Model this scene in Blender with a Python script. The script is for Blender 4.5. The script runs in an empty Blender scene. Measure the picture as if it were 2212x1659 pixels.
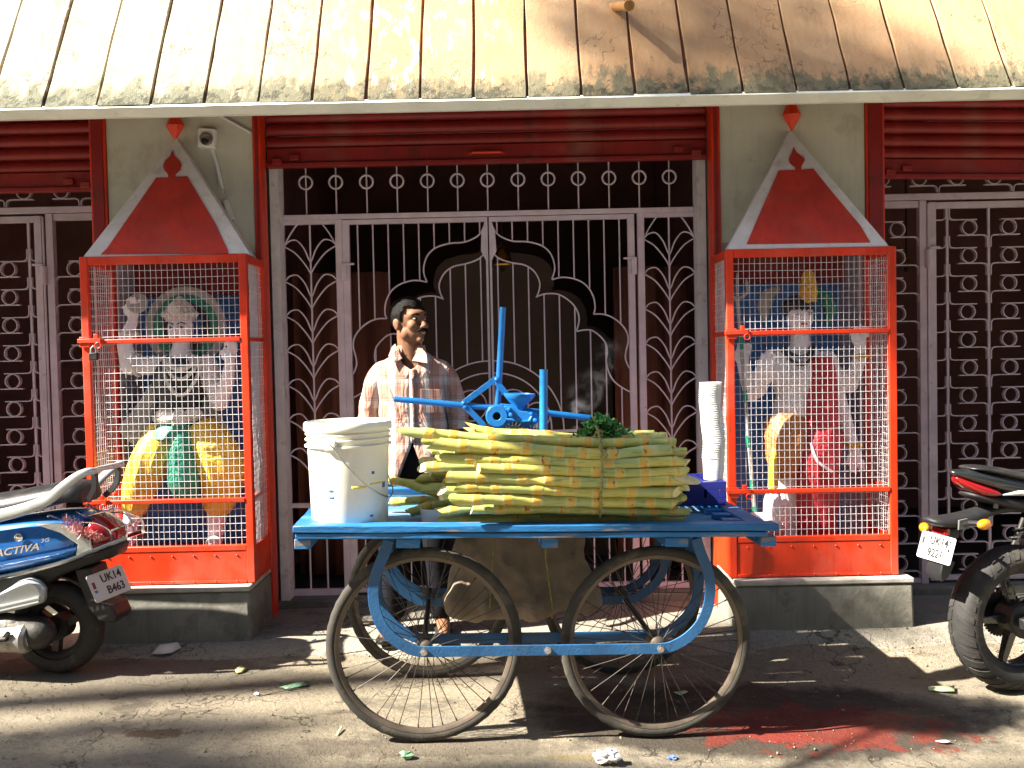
import bpy, bmesh, math, random
from mathutils import Vector, Matrix, noise
PI = math.pi
rad = math.radians
V3 = Vector
COL = bpy.context.scene.collection
SC = bpy.context.scene
random.seed(11)

# ------------------------------------------------------------------ camera
FOC = 1955.0                      # focal length for a 2212 px wide frame
CAM = V3((0, 0, 1.43))
CROT = Matrix.Rotation(PI / 2 - rad(1.757), 3, 'X') @ Matrix.Rotation(rad(-1.2), 3, 'Z')
cam = bpy.data.cameras.new('camera')
cam.sensor_width = 36
cam.lens = FOC / 2212 * 36
cam.clip_start = 0.05
cam.clip_end = 400
cam_o = bpy.data.objects.new('camera', cam)
cam_o.location = CAM
cam_o.rotation_euler = CROT.to_euler()
COL.objects.link(cam_o)
SC.camera = cam_o

# ------------------------------------------------------------------ light
LDIR = V3((1.05, 0.32, -1.0)).normalized()
world = bpy.data.worlds.new('World')
SC.world = world
world.use_nodes = True
wn = world.node_tree
bg = wn.nodes['Background']
sky = wn.nodes.new('ShaderNodeTexSky')
sky.sky_type = 'NISHITA'
sky.sun_disc = False
sky.sun_elevation = math.asin(-LDIR.z)
sky.sun_rotation = math.atan2(-LDIR.x, -LDIR.y)
sky.air_density = 1.0
sky.dust_density = 1.5
wn.links.new(sky.outputs[0], bg.inputs[0])
bg.inputs[1].default_value = 0.05
sun = bpy.data.lights.new('sun', 'SUN')
sun.energy = 5.0
sun.angle = rad(0.53)
sun.color = (1.0, 0.92, 0.80)
sun_o = bpy.data.objects.new('sun', sun)
sun_o.rotation_euler = LDIR.to_track_quat('-Z', 'Y').to_euler()
sun_o.location = (-10, -3, 10)
COL.objects.link(sun_o)
SC.view_settings.view_transform = 'Standard'
SC.view_settings.look = 'None'
SC.view_settings.exposure = 2.35
SC.view_settings.gamma = 1.0
SC.view_settings.use_curve_mapping = False
SC.render.engine = 'CYCLES'
SC.cycles.max_bounces = 8
SC.cycles.transparent_max_bounces = 24

# ------------------------------------------------------------------ survey of the photograph: pixel + distance -> place
def ray(u, v):
    return CROT @ V3(((u - 1106) / FOC, (829.5 - v) / FOC, -1.0))
def P(u, v, Y):
    d = ray(u, v)
    return CAM + d * (Y / d.y)
def PZ(u, v, z):
    d = ray(u, v)
    return CAM + d * ((z - CAM.z) / d.z)
def PP(u, v, p0, n):
    d = ray(u, v)
    return CAM + d * ((p0 - CAM).dot(n) / d.dot(n))
ZO = {'1': (0, 0, .4219), '2': (600, 0, .5425), '3': (1700, 0, .4219), '4': (0, 600, .482), '5': (650, 700, .3617),
      '6': (1150, 700, .3617), '7': (1700, 550, .5425), '8': (2100, 400, .3616), 's': (0, 1100, .4673), 'w': (700, 1250, .3766),
      'x': (1250, 1250, .3768), 'm': (1800, 1100, .4673), 'p': (1040, 730, .2109), 'c': (1600, 900, .2894),
      'k': (1380, 960, .2049), 'b': (740, 990, .1869), 'n': (950, 1000, .1808)}
def zv(k, x, y):
    a, b, s = ZO[k]
    return ((a + x * s) * .8848, (b + y * s) * .8848)
def Q(k, x, y, Y):
    u, v = zv(k, x, y)
    return P(u, v, Y)

# ------------------------------------------------------------------ mesh helpers
class MB:
    def __init__(s):
        s.bm = bmesh.new(); s.mi = 0
    def f(s, vs):
        try:
            fc = s.bm.faces.new(vs)
        except ValueError:
            return None
        fc.material_index = s.mi; fc.smooth = True
        return fc
    def v(s, p):
        return s.bm.verts.new(p)
    def hexa(s, p):
        v = [s.v(q) for q in p]
        for q in ((0, 3, 2, 1), (4, 5, 6, 7), (0, 1, 5, 4), (1, 2, 6, 5), (2, 3, 7, 6), (3, 0, 4, 7)):
            s.f([v[i] for i in q])
        return s
    def box(s, c, d, R=None):
        c = V3(c); p = []
        for z in (-1, 1):
            for x, y in ((-1, -1), (1, -1), (1, 1), (-1, 1)):
                q = V3((x * d[0] / 2, y * d[1] / 2, z * d[2] / 2))
                p.append(c + (R @ q if R else q))
        return s.hexa(p)
    def bx(s, x0, x1, y0, y1, z0, z1):
        return s.box(((x0 + x1) / 2, (y0 + y1) / 2, (z0 + z1) / 2), (x1 - x0, y1 - y0, z1 - z0))
    def bar(s, a, b, w, h, up=(0, 0, 1)):
        a, b = V3(a), V3(b); t = (b - a).normalized(); up = V3(up)
        sd = t.cross(up)
        if sd.length < 1e-5: sd = t.cross(V3((0, 1, 0)))
        sd.normalize(); n = sd.cross(t)
        p = []
        for e in (a, b):
            for i, j in ((-1, -1), (1, -1), (1, 1), (-1, 1)):
                p.append(e + sd * (i * w / 2) + n * (j * h / 2))
        return s.hexa(p)
    def rings(s, R, caps=True, closed=False):
        n = len(R[0])
        vs = [[s.v(p) for p in r] for r in R]
        m = len(vs)
        for i in range(m if closed else m - 1):
            a, b = vs[i], vs[(i + 1) % m]
            for j in range(n):
                s.f((a[j], a[(j + 1) % n], b[(j + 1) % n], b[j]))
        if caps and not closed:
            s.f(list(reversed(vs[0]))); s.f(vs[-1])
        return s
    def tube(s, pts, r, n=8, closed=False, caps=True, ref=None):
        pts = [V3(p) for p in pts]; m = len(pts)
        rs = r if isinstance(r, (list, tuple)) else [r] * m
        R = []; prev = None
        for i, p in enumerate(pts):
            if closed: t = pts[(i + 1) % m] - pts[i - 1]
            else: t = pts[min(i + 1, m - 1)] - pts[max(i - 1, 0)]
            t = t.normalized()
            if prev is None:
                a = V3(ref) if ref else (V3((0, 0, 1)) if abs(t.z) < .9 else V3((0, 1, 0)))
                x = (a - t * a.dot(t)).normalized()
            else:
                x = (prev - t * prev.dot(t)).normalized()
            prev = x; y = t.cross(x)
            R.append([p + (x * math.cos(2 * PI * k / n) + y * math.sin(2 * PI * k / n)) * rs[i] for k in range(n)])
        return s.rings(R, caps, closed)
    def sweep(s, pts, w, d, nrm, closed=False):
        """rectangular section, w across the path in its plane, d along nrm"""
        pts = [V3(p) for p in pts]; m = len(pts); nrm = V3(nrm).normalized(); R = []
        for i, p in enumerate(pts):
            if closed: t = pts[(i + 1) % m] - pts[i - 1]
            else: t = pts[min(i + 1, m - 1)] - pts[max(i - 1, 0)]
            sd = nrm.cross(t.normalized()); sd.normalize()
            R.append([p + sd * (w / 2) + nrm * (d / 2), p - sd * (w / 2) + nrm * (d / 2),
                      p - sd * (w / 2) - nrm * (d / 2), p + sd * (w / 2) - nrm * (d / 2)])
        return s.rings(R, not closed, closed)
    def lathe(s, prof, c=(0, 0, 0), ax=None, n=24, caps=True):
        """prof: (radius, height) pairs"""
        c = V3(c); R = []
        M = ax if ax else Matrix.Identity(3)
        for r, h in prof:
            R.append([c + M @ V3((r * math.cos(2 * PI * k / n), r * math.sin(2 * PI * k / n), h)) for k in range(n)])
        return s.rings(R, caps)
    def torus(s, c, R0, r, ax=None, n=32, m=8, sx=1.0):
        c = V3(c); M = ax if ax else Matrix.Identity(3); R = []
        for i in range(n):
            a = 2 * PI * i / n
            R.append([c + M @ V3(((R0 + r * math.cos(b)) * math.cos(a), (R0 + r * math.cos(b)) * math.sin(a), sx * r * math.sin(b)))
                      for b in [2 * PI * k / m for k in range(m)]])
        return s.rings(R, False, True)
    def ell(s, c, r, R=None, n=14, m=9):
        c = V3(c)
        if not isinstance(r, (tuple, list)): r = (r, r, r)
        top = None; rows = []
        for i in range(m + 1):
            ph = PI * i / m
            if i in (0, m):
                q = V3((0, 0, r[2] * math.cos(ph))); rows.append([s.v(c + (R @ q if R else q))])
            else:
                row = []
                for k in range(n):
                    a = 2 * PI * k / n
                    q = V3((r[0] * math.sin(ph) * math.cos(a), r[1] * math.sin(ph) * math.sin(a), r[2] * math.cos(ph)))
                    row.append(s.v(c + (R @ q if R else q)))
                rows.append(row)
        for i in range(m):
            a, b = rows[i], rows[i + 1]
            for k in range(n):
                k2 = (k + 1) % n
                if len(a) == 1: s.f((a[0], b[k], b[k2]))
                elif len(b) == 1: s.f((a[k], b[0], a[k2]))
                else: s.f((a[k], b[k], b[k2], a[k2]))
        return s
    def cap(s, a, b, ra, rb, n=12):
        """tapered limb with round ends"""
        a, b = V3(a), V3(b)
        t = (b - a).normalized()
        pts = []; rs = []
        for k in range(4):
            q = PI / 2 * k / 4
            pts.append(a - t * ra * math.cos(q)); rs.append(max(ra * math.sin(q), ra * .12))
        pts.append(a); rs.append(ra)
        pts.append(b); rs.append(rb)
        for k in range(1, 5):
            q = PI / 2 * k / 4
            pts.append(b + t * rb * math.sin(q)); rs.append(max(rb * math.cos(q), rb * .12))
        return s.tube(pts, rs, n)
    def prism(s, poly, vec):
        vec = V3(vec)
        a = [s.v(V3(p)) for p in poly]; b = [s.v(V3(p) + vec) for p in poly]
        n = len(poly)
        s.f(list(reversed(a))); s.f(b)
        for i in range(n):
            s.f((a[i], a[(i + 1) % n], b[(i + 1) % n], b[i]))
        return s

FRAME = {}
def root_of(o):
    while o.parent: o = o.parent
    return o
def tag(o, label=None, cat=None, group=None, kind=None):
    if label: o['label'] = label
    if cat: o['category'] = cat
    if group: o['group'] = group
    if kind: o['kind'] = kind
    return o
def thing(name, label, cat, loc=(0, 0, 0), rot=None, group=None, kind=None):
    o = bpy.data.objects.new(name, None)
    COL.objects.link(o)
    M = Matrix.Translation(V3(loc)) @ (rot.to_4x4() if rot else Matrix.Identity(4))
    o.location = V3(loc)
    if rot: o.rotation_euler = rot.to_euler()
    o.empty_display_size = .1
    FRAME[o.name] = M
    return tag(o, label, cat, group, kind)
def mesh_of(mb, mats, frame=None, sharp=38):
    bm = mb.bm
    bmesh.ops.recalc_face_normals(bm, faces=bm.faces[:])
    if frame is not None: bm.transform(frame.inverted())
    me = bpy.data.meshes.new('mesh')
    bm.to_mesh(me); bm.free()
    if sharp: me.set_sharp_from_angle(angle=rad(sharp))
    for m in (mats if isinstance(mats, (list, tuple)) else [mats]): me.materials.append(m)
    return me
def build(mb, name, mats, parent=None, local=False, bevel=0, subd=0, label=None, kind=None, sharp=38, solid=0):
    fr = None
    if parent is not None and not local: fr = FRAME[root_of(parent).name]
    me = mesh_of(mb, mats, fr, sharp)
    o = bpy.data.objects.new(name, me)
    COL.objects.link(o)
    if parent is not None: o.parent = parent
    mods(o, bevel, subd, solid)
    return tag(o, label, None, None, kind)
def mods(o, bevel=0, subd=0, solid=0):
    if solid:
        m = o.modifiers.new('solid', 'SOLIDIFY'); m.thickness = solid; m.offset = 0
    if bevel:
        m = o.modifiers.new('bevel', 'BEVEL'); m.width = bevel; m.segments = 2; m.limit_method = 'ANGLE'; m.angle_limit = rad(40)
    if subd:
        m = o.modifiers.new('subd', 'SUBSURF'); m.levels = subd; m.render_levels = subd
def solo(mb, name, mats, label, cat, group=None, kind=None, bevel=0, subd=0, sharp=38, solid=0):
    """a thing that is a single mesh, its origin at the middle of its base"""
    xs = [v.co for v in mb.bm.verts]
    c = V3(((min(p.x for p in xs) + max(p.x for p in xs)) / 2, (min(p.y for p in xs) + max(p.y for p in xs)) / 2, min(p.z for p in xs)))
    me = mesh_of(mb, mats, Matrix.Translation(c), sharp)
    o = bpy.data.objects.new(name, me); o.location = c
    COL.objects.link(o)
    FRAME[o.name] = Matrix.Translation(c)
    mods(o, bevel, subd, solid)
    return tag(o, label, cat, group, kind)
def inst(src, name, parent, M):
    """another object that shares the mesh of src, M in the frame of the thing"""
    o = bpy.data.objects.new(name, src.data if isinstance(src, bpy.types.Object) else src)
    COL.objects.link(o)
    if parent is not None: o.parent = parent
    o.matrix_local = M
    return o
def remesh(o, voxel, smooth=4, fac=.5):
    """weld the overlapping volumes of o into one continuous skin"""
    m = o.modifiers.new('weld', 'REMESH'); m.mode = 'VOXEL'; m.voxel_size = voxel; m.use_smooth_shade = True
    if smooth:
        k = o.modifiers.new('smooth', 'SMOOTH'); k.iterations = smooth; k.factor = fac
    bpy.context.view_layer.update()
    dg = bpy.context.evaluated_depsgraph_get()
    me = bpy.data.meshes.new_from_object(o.evaluated_get(dg))
    o.modifiers.clear()
    old = o.data
    mts = list(old.materials)
    o.data = me
    me.materials.clear()
    for x in mts: me.materials.append(x)
    return o
def text_mb(s, size, M, ext=.0008, wide=1.0, bold=.018):
    cu = bpy.data.curves.new('lettering', 'FONT')
    cu.body = s; cu.size = size; cu.extrude = ext; cu.align_x = 'CENTER'; cu.align_y = 'CENTER'; cu.resolution_u = 3; cu.offset = size * bold
    t = bpy.data.objects.new('lettering', cu); COL.objects.link(t)
    bpy.context.view_layer.update()
    me = bpy.data.meshes.new_from_object(t.evaluated_get(bpy.context.evaluated_depsgraph_get()))
    bpy.data.objects.remove(t)
    mb = MB(); mb.bm.from_mesh(me)
    mb.bm.transform(M @ Matrix.Diagonal((wide, 1, 1, 1)))
    bpy.data.meshes.remove(me)
    return mb
def axes(x, y, z):
    M = Matrix.Identity(3)
    M.col[0] = x; M.col[1] = y; M.col[2] = z
    return M
def smooth_path(pts, k=4, closed=False):
    """Catmull-Rom"""
    pts = [V3(p) for p in pts]; n = len(pts); out = []
    for i in range(n if closed else n - 1):
        if closed: p0, p1, p2, p3 = pts[i - 1], pts[i], pts[(i + 1) % n], pts[(i + 2) % n]
        else: p0, p1, p2, p3 = pts[max(i - 1, 0)], pts[i], pts[i + 1], pts[min(i + 2, n - 1)]
        for j in range(k):
            t = j / k
            out.append(.5 * ((2 * p1) + (p2 - p0) * t + (2 * p0 - 5 * p1 + 4 * p2 - p3) * t * t + (3 * p1 - p0 - 3 * p2 + p3) * t ** 3))
    if not closed: out.append(pts[-1])
    return out
def split_islands(o):
    """every separate piece of o becomes an object of its own beside it"""
    me = o.data; n = len(me.vertices); p = list(range(n))
    def find(a):
        while p[a] != a: p[a] = p[p[a]]; a = p[a]
        return a
    for e in me.edges:
        a, b = find(e.vertices[0]), find(e.vertices[1])
        if a != b: p[a] = b
    groups = {}
    for f in me.polygons: groups.setdefault(find(f.vertices[0]), []).append(f)
    if len(groups) < 2: return
    base = o.name.split('.')[0]; new = []
    for fs in groups.values():
        ix = {}; vs = []; fc = []
        for f in fs:
            q = []
            for i in f.vertices:
                if i not in ix: ix[i] = len(vs); vs.append(me.vertices[i].co.copy())
                q.append(ix[i])
            fc.append(q)
        m2 = bpy.data.meshes.new('mesh'); m2.from_pydata(vs, [], fc)
        m2.polygons.foreach_set('use_smooth', [True] * len(fc)); m2.set_sharp_from_angle(angle=rad(38))
        for k in me.materials: m2.materials.append(k)
        new.append(m2)
    o.data = new[0]
    for m2 in new[1:]:
        c = o.copy(); c.data = m2; c.name = base; COL.objects.link(c)
AXY = axes(V3((1, 0, 0)), V3((0, 0, 1)), V3((0, -1, 0)))       # lathe axis z -> world -Y

# ------------------------------------------------------------------ materials
def nd(nt, typ, ins=None, **props):
    n = nt.nodes.new(typ)
    for k, v in props.items(): setattr(n, k, v)
    for k, v in (ins or {}).items():
        if isinstance(v, bpy.types.NodeSocket): nt.links.new(v, n.inputs[k])
        else: n.inputs[k].default_value = v
    return n
def mth(nt, op, a, b=0.0, c=0.0, clamp=False):
    n = nd(nt, 'ShaderNodeMath', {0: a, 1: b, 2: c}, operation=op); n.use_clamp = clamp
    return n.outputs[0]
def mixc(nt, fac, a, b, mode='MIX'):
    a = (*a, 1) if isinstance(a, tuple) and len(a) == 3 else a
    b = (*b, 1) if isinstance(b, tuple) and len(b) == 3 else b
    return nd(nt, 'ShaderNodeMix', {0: fac, 6: a, 7: b}, data_type='RGBA', blend_type=mode, clamp_factor=True).outputs[2]
def rmp(nt, fac, lo, hi):
    return nd(nt, 'ShaderNodeMapRange', {0: fac, 1: lo, 2: hi, 3: 0.0, 4: 1.0}, clamp=True).outputs[0]
def nz(nt, co, scale, detail=4, rough=.55, dist=0):
    return nd(nt, 'ShaderNodeTexNoise', {'Vector': co, 'Scale': scale, 'Detail': detail, 'Roughness': rough, 'Distortion': dist}).outputs[0]
def mapn(nt, co, s):
    return nd(nt, 'ShaderNodeMapping', {'Vector': co, 'Scale': s}).outputs[0]
def new_mat(name):
    m = bpy.data.materials.new(name); m.use_nodes = True
    nt = m.node_tree
    b = nt.nodes['Principled BSDF']
    tc = nt.nodes.new('ShaderNodeTexCoord')
    return m, nt, b, tc.outputs['Object']
def setbump(nt, b, h, strength, dist=.01):
    n = nd(nt, 'ShaderNodeBump', {'Height': h, 'Strength': strength, 'Distance': dist})
    nt.links.new(n.outputs[0], b.inputs['Normal'])
def mat(name, col, rough=.6, metal=0.0, var=.18, vs=6, bump=.15, bs=60, dirt=0, dcol=(.1, .08, .06), ds=9, dth=.56, coat=0, trans=0, alpha=1, stretch=(1, 1, 1), spec=.5, streak=0, chip=None):
    m, nt, b, co = new_mat(name)
    co2 = mapn(nt, co, stretch)
    n1 = nz(nt, co2, vs, 5)
    c = mixc(nt, rmp(nt, n1, .3, .7), tuple(x * (1 - var) for x in col), tuple(min(1, x * (1 + var)) for x in col))
    if dirt:
        n2 = nz(nt, co2, ds, 8, .65)
        msk = mth(nt, 'MULTIPLY', rmp(nt, n2, dth, dth + .08), dirt)
        c = mixc(nt, msk, c, dcol)
    if streak:
        n3 = nz(nt, mapn(nt, co, (16, 16, 1.1)), 2.2, 5, .6)
        c = mixc(nt, mth(nt, 'MULTIPLY', rmp(nt, n3, .52, .70), streak), c, tuple(x * .45 for x in col))
        n4 = nz(nt, co, 3.1, 3)
        c = mixc(nt, mth(nt, 'MULTIPLY', rmp(nt, n4, .55, .75), streak * .5), c, (.36, .30, .24))
    if chip:
        n5 = nz(nt, co, 42, 6, .7)
        c = mixc(nt, rmp(nt, n5, .675, .70), c, chip)
    nt.links.new(c, b.inputs['Base Color'])
    rr = mth(nt, 'MULTIPLY_ADD', n1, .3, rough - .15, clamp=True)
    nt.links.new(rr, b.inputs['Roughness'])
    b.inputs['Metallic'].default_value = metal
    b.inputs['Specular IOR Level'].default_value = spec
    if coat:
        b.inputs['Coat Weight'].default_value = coat; b.inputs['Coat Roughness'].default_value = .08
    if trans: b.inputs['Transmission Weight'].default_value = trans
    if alpha < 1: b.inputs['Alpha'].default_value = alpha
    if bump: setbump(nt, b, nz(nt, co2, bs, 4), bump, .006)
    return m

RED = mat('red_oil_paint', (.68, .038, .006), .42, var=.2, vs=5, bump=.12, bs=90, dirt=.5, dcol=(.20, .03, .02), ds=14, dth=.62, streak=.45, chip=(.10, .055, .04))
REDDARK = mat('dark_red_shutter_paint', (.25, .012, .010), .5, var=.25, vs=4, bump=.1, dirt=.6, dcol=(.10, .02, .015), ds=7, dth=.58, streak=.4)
ROOFRED = mat('brick_red_wall_paint', (.50, .036, .022), .75, var=.2, vs=7, bump=.2, bs=120, streak=.3)
MAUVE_DIM = mat('dimmed_mauve_side_gate_paint', (.50, .42, .48), .55, var=.15, vs=10, bump=.1, dirt=.5, dcol=(.16, .11, .10), ds=24, dth=.62)  # darker copy of the gate paint; dimmer light is put into the colour
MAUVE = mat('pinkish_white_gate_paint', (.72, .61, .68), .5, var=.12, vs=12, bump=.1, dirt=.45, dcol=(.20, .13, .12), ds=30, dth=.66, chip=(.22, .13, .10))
WHITEPAINT = mat('white_wall_paint', (.70, .68, .69), .7, var=.12, vs=9, bump=.15, dirt=.5, dcol=(.40, .37, .34), ds=14, dth=.57, streak=.15)
CREAM = mat('cream_plaster', (.56, .56, .47), .85, var=.13, vs=3, bump=.2, bs=70, dirt=.4, dcol=(.36, .34, .27), ds=4, dth=.55, streak=.18)
EAVE = mat('weathered_white_eave', (.68, .70, .62), .8, var=.1, vs=6, bump=.2, bs=60, dirt=.3, dcol=(.34, .36, .30), ds=9)
GROOVE = mat('brown_groove_mortar', (.25, .10, .055), .9, var=.3, vs=20)
CONC = mat('grey_plinth_cement', (.19, .19, .16), .85, var=.22, vs=4, bump=.35, bs=45, dirt=.6, dcol=(.075, .075, .06), ds=4, dth=.53, streak=.4)
CONCTOP = mat('pale_plinth_edge', (.42, .40, .35), .85, var=.2, vs=14, bump=.3, bs=60, dirt=.5, dcol=(.3, .28, .24), ds=20)  # plinth cap in a paler tone than the block
WIRE = mat('galvanised_wire', (.74, .74, .77), .42, .25, var=.15, vs=40, bump=0)
BLUEWALL = mat('blue_niche_paint', (.07, .26, .66), .7, var=.15, vs=6, bump=.1)
GREYWALL = mat('lilac_grey_niche_paint', (.40, .36, .42), .8, var=.12, vs=5)
MAROON = mat('maroon_room_wall', (.20, .085, .075), .9, var=.3, vs=2, bump=0)
TANARCH = mat('ochre_brown_arch', (.10, .068, .048), .8, var=.25, vs=2, bump=0)
DARK = mat('dark_interior', (.03, .024, .022), .9, bump=0)
CURTAIN = mat('maroon_curtain', (.24, .085, .05), .95, var=.35, vs=3, bump=0, stretch=(6, 6, .3))
BRASS = mat('brass', (.7, .42, .10), .3, 1, bump=0)
IRON = mat('dark_iron', (.03, .028, .026), .55, .5, var=.3, vs=30, bump=.2)
STEEL = mat('dull_steel', (.45, .43, .40), .4, .8, var=.25, vs=30, bump=.1, dirt=.5, dcol=(.16, .10, .06), ds=25, dth=.6)
CHROME = mat('chrome', (.72, .72, .72), .12, 1, var=.05, bump=0)
WOODBLUE = mat('worn_blue_wood_paint', (.007, .12, .32), .55, var=.35, vs=5, bump=.4, bs=50, dirt=.85, dcol=(.21, .17, .12), ds=9, dth=.555, stretch=(.5, 2.6, 2.6), chip=(.26, .22, .16))
WOODBLUE2 = mat('dusty_blue_plank_paint', (.05, .20, .38), .6, var=.4, vs=4, bump=.4, bs=50, dirt=.9, dcol=(.24, .17, .13), ds=6, dth=.55, stretch=(.4, 2.5, 2.5))
BARBLUE = mat('blue_iron_bar_paint', (.014, .085, .21), .5, var=.25, vs=7, bump=.3, bs=110, dirt=.5, dcol=(.10, .12, .12), ds=16, dth=.6)
PRESSBLUE = mat('bright_blue_machine_paint', (.018, .20, .56), .33, var=.15, vs=9, bump=.18, bs=90, dirt=.35, dcol=(.012, .05, .11), ds=18, dth=.56, chip=(.05, .05, .05))
MTYRE = mat('black_rubber_tyre', (.022, .021, .020), .75, var=.3, vs=12, bump=.2, bs=120, dirt=.5, dcol=(.085, .075, .055), ds=9, dth=.54)
TYRE = mat('dusty_black_tyre', (.038, .034, .028), .85, var=.35, vs=9, bump=.25, bs=120, dirt=.5, dcol=(.11, .095, .07), ds=7, dth=.54)
RIM = mat('rusty_steel_rim', (.13, .105, .08), .5, .55, var=.3, vs=14, bump=.15, dirt=.5, dcol=(.12, .075, .045), ds=14)
SPOKE = mat('backlit_spoke_steel', (.06, .052, .044), .45, .6, var=.25, vs=20, bump=0)  # base colour darkened so the spokes read as back-lit
BUCKET = mat('white_bucket_plastic', (.78, .77, .68), .42, var=.05, vs=5, bump=.05, dirt=.35, dcol=(.50, .46, .33), ds=6, dth=.6, spec=.4)
PRINT = mat('blue_ink_print', (.04, .16, .42), .6, bump=0)
YTAPE = mat('yellow_tape', (.75, .6, .08), .5, bump=0)
CRATE = mat('navy_crate_plastic', (.014, .018, .15), .35, var=.15, vs=8, bump=.05)
SACK = mat('brown_sackcloth', (.21, .165, .12), .95, var=.35, vs=5, bump=.6, bs=90, dirt=.4, dcol=(.09, .06, .045), ds=4)
ROPE = mat('jute_rope', (.24, .22, .075), .9, var=.3, vs=60, bump=.6, bs=300)
MINT = mat('mint_leaf', (.05, .20, .03), .5, var=.45, vs=25, bump=.2, bs=80)
WHITEPL = mat('white_plastic', (.78, .78, .75), .4, var=.06, bump=0)
BLACKPL = mat('black_plastic', (.012, .012, .013), .55, var=.2, vs=20, bump=.08)
SEATBLK = mat('black_seat_vinyl', (.014, .014, .015), .42, var=.2, dirt=.25, dcol=(.09, .08, .065), ds=5, dth=.52, vs=20, bump=.25, bs=260)
GREYMET = mat('silver_grey_enamel', (.46, .49, .49), .34, .3, var=.1, bump=0, coat=.3, dirt=.3, dcol=(.24, .22, .18), ds=9, dth=.56)
BLUEPAINT = mat('metallic_blue_bodywork', (.010, .12, .40), .28, .35, var=.12, vs=3, bump=0, coat=.7, dirt=.22, dcol=(.16, .17, .16), ds=7, dth=.54)
LAMPRED = mat('red_lamp_lens', (.24, .005, .006), .15, bump=0, coat=.7)
LAMPCLR = mat('clear_lamp_lens', (.45, .45, .40), .2, bump=0, coat=.6, var=.25, vs=40)
AMBER = mat('amber_lens', (.85, .26, .01), .18, bump=.1, bs=200, coat=.6)
PLATE = mat('number_plate_white', (.50, .51, .50), .35, var=.05, bump=0)
INK = mat('black_lettering', (.015, .015, .015), .5, bump=0)
GUSSET = mat('grey_bracket_plastic', (.10, .105, .10), .5, bump=.1)
MOTOBLK = mat('black_bodywork', (.014, .016, .017), .22, var=.2, bump=0, coat=.7)
GRIME = mat('greasy_engine_metal', (.06, .056, .05), .5, .5, var=.4, vs=14, bump=.3)
ALLOY = mat('cvt_alloy', (.36, .35, .32), .42, .6, var=.25, bump=.1, dirt=.6, dcol=(.10, .085, .06), ds=12, dth=.54)
TINSEL = mat('pink_tinsel', (.75, .22, .20), .35, var=.4, vs=90, bump=0)
TINSEL2 = mat('silver_tinsel', (.8, .76, .74), .25, .5, var=.2, bump=0)
SKIN = mat('brown_skin', (.195, .092, .049), .62, var=.14, vs=20, bump=.1, bs=180, spec=.28)
HAIR = mat('black_hair', (.006, .005, .005), .5, var=.4, vs=60, bump=.8, bs=220, spec=.12)
TROUSER = mat('black_trouser_cloth', (.011, .011, .014), .95, var=.3, vs=10, bump=.3, spec=.08)
EYEW = mat('eye_white', (.38, .34, .30), .3, bump=0)
MARBLE = mat('painted_statue_skin', (.72, .68, .71), .45, var=.1, vs=12, bump=.05)
PINKST = mat('pale_pink_statue_hand', (.55, .36, .36), .5, var=.1)
S_BLACK = mat('statue_black_paint', (.02, .02, .024), .4, bump=0)
S_YEL = mat('statue_yellow_cloth_paint', (.68, .48, .04), .5, var=.12, vs=10, bump=.15, bs=30)
S_GRN = mat('statue_green_cloth_paint', (.015, .20, .13), .5, var=.2, vs=12, bump=.15, bs=30)
S_RED = mat('statue_red_cloth_paint', (.38, .02, .03), .5, var=.2, vs=10, bump=.2, bs=25)
S_GREY = mat('statue_grey_shawl_paint', (.30, .29, .28), .6, var=.12)
S_SILV = mat('statue_silver_paint', (.55, .54, .50), .5, .1, var=.25, vs=70, bump=.8, bs=120)
S_GOLD = mat('statue_gold_paint', (.62, .36, .03), .45, .1, var=.3, vs=60, bump=.8, bs=120)
S_LEO = mat('statue_leopard_paint', (.36, .15, .045), .6, var=.2, vs=15, dirt=1, dcol=(.03, .015, .01), ds=26, dth=.62)
LEAFD = mat('shade_tree_leaf', (.05, .10, .025), .6, var=.4, vs=3, bump=0)
BARK = mat('bark', (.12, .09, .06), .9, var=.3, bump=.5)
PAPERW = mat('white_paper', (.66, .65, .62), .8, var=.1, bump=.1)
FOIL = mat('silver_foil', (.6, .6, .58), .3, .6, bump=.3)
WRAPB = mat('blue_wrapper', (.10, .16, .55), .4, var=.5, vs=60, bump=.2)
TICKET = mat('pale_green_ticket', (.42, .50, .26), .8, var=.15, vs=40)
DRYLEAF = mat('dry_yellow_leaf', (.50, .42, .16), .7, var=.2)
GREENSCR = mat('green_white_wrapper', (.22, .40, .24), .5, var=.6, vs=60)
PIPE = mat('rusty_ochre_pipe', (.50, .26, .09), .6, var=.25, vs=10, bump=.2)
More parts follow.
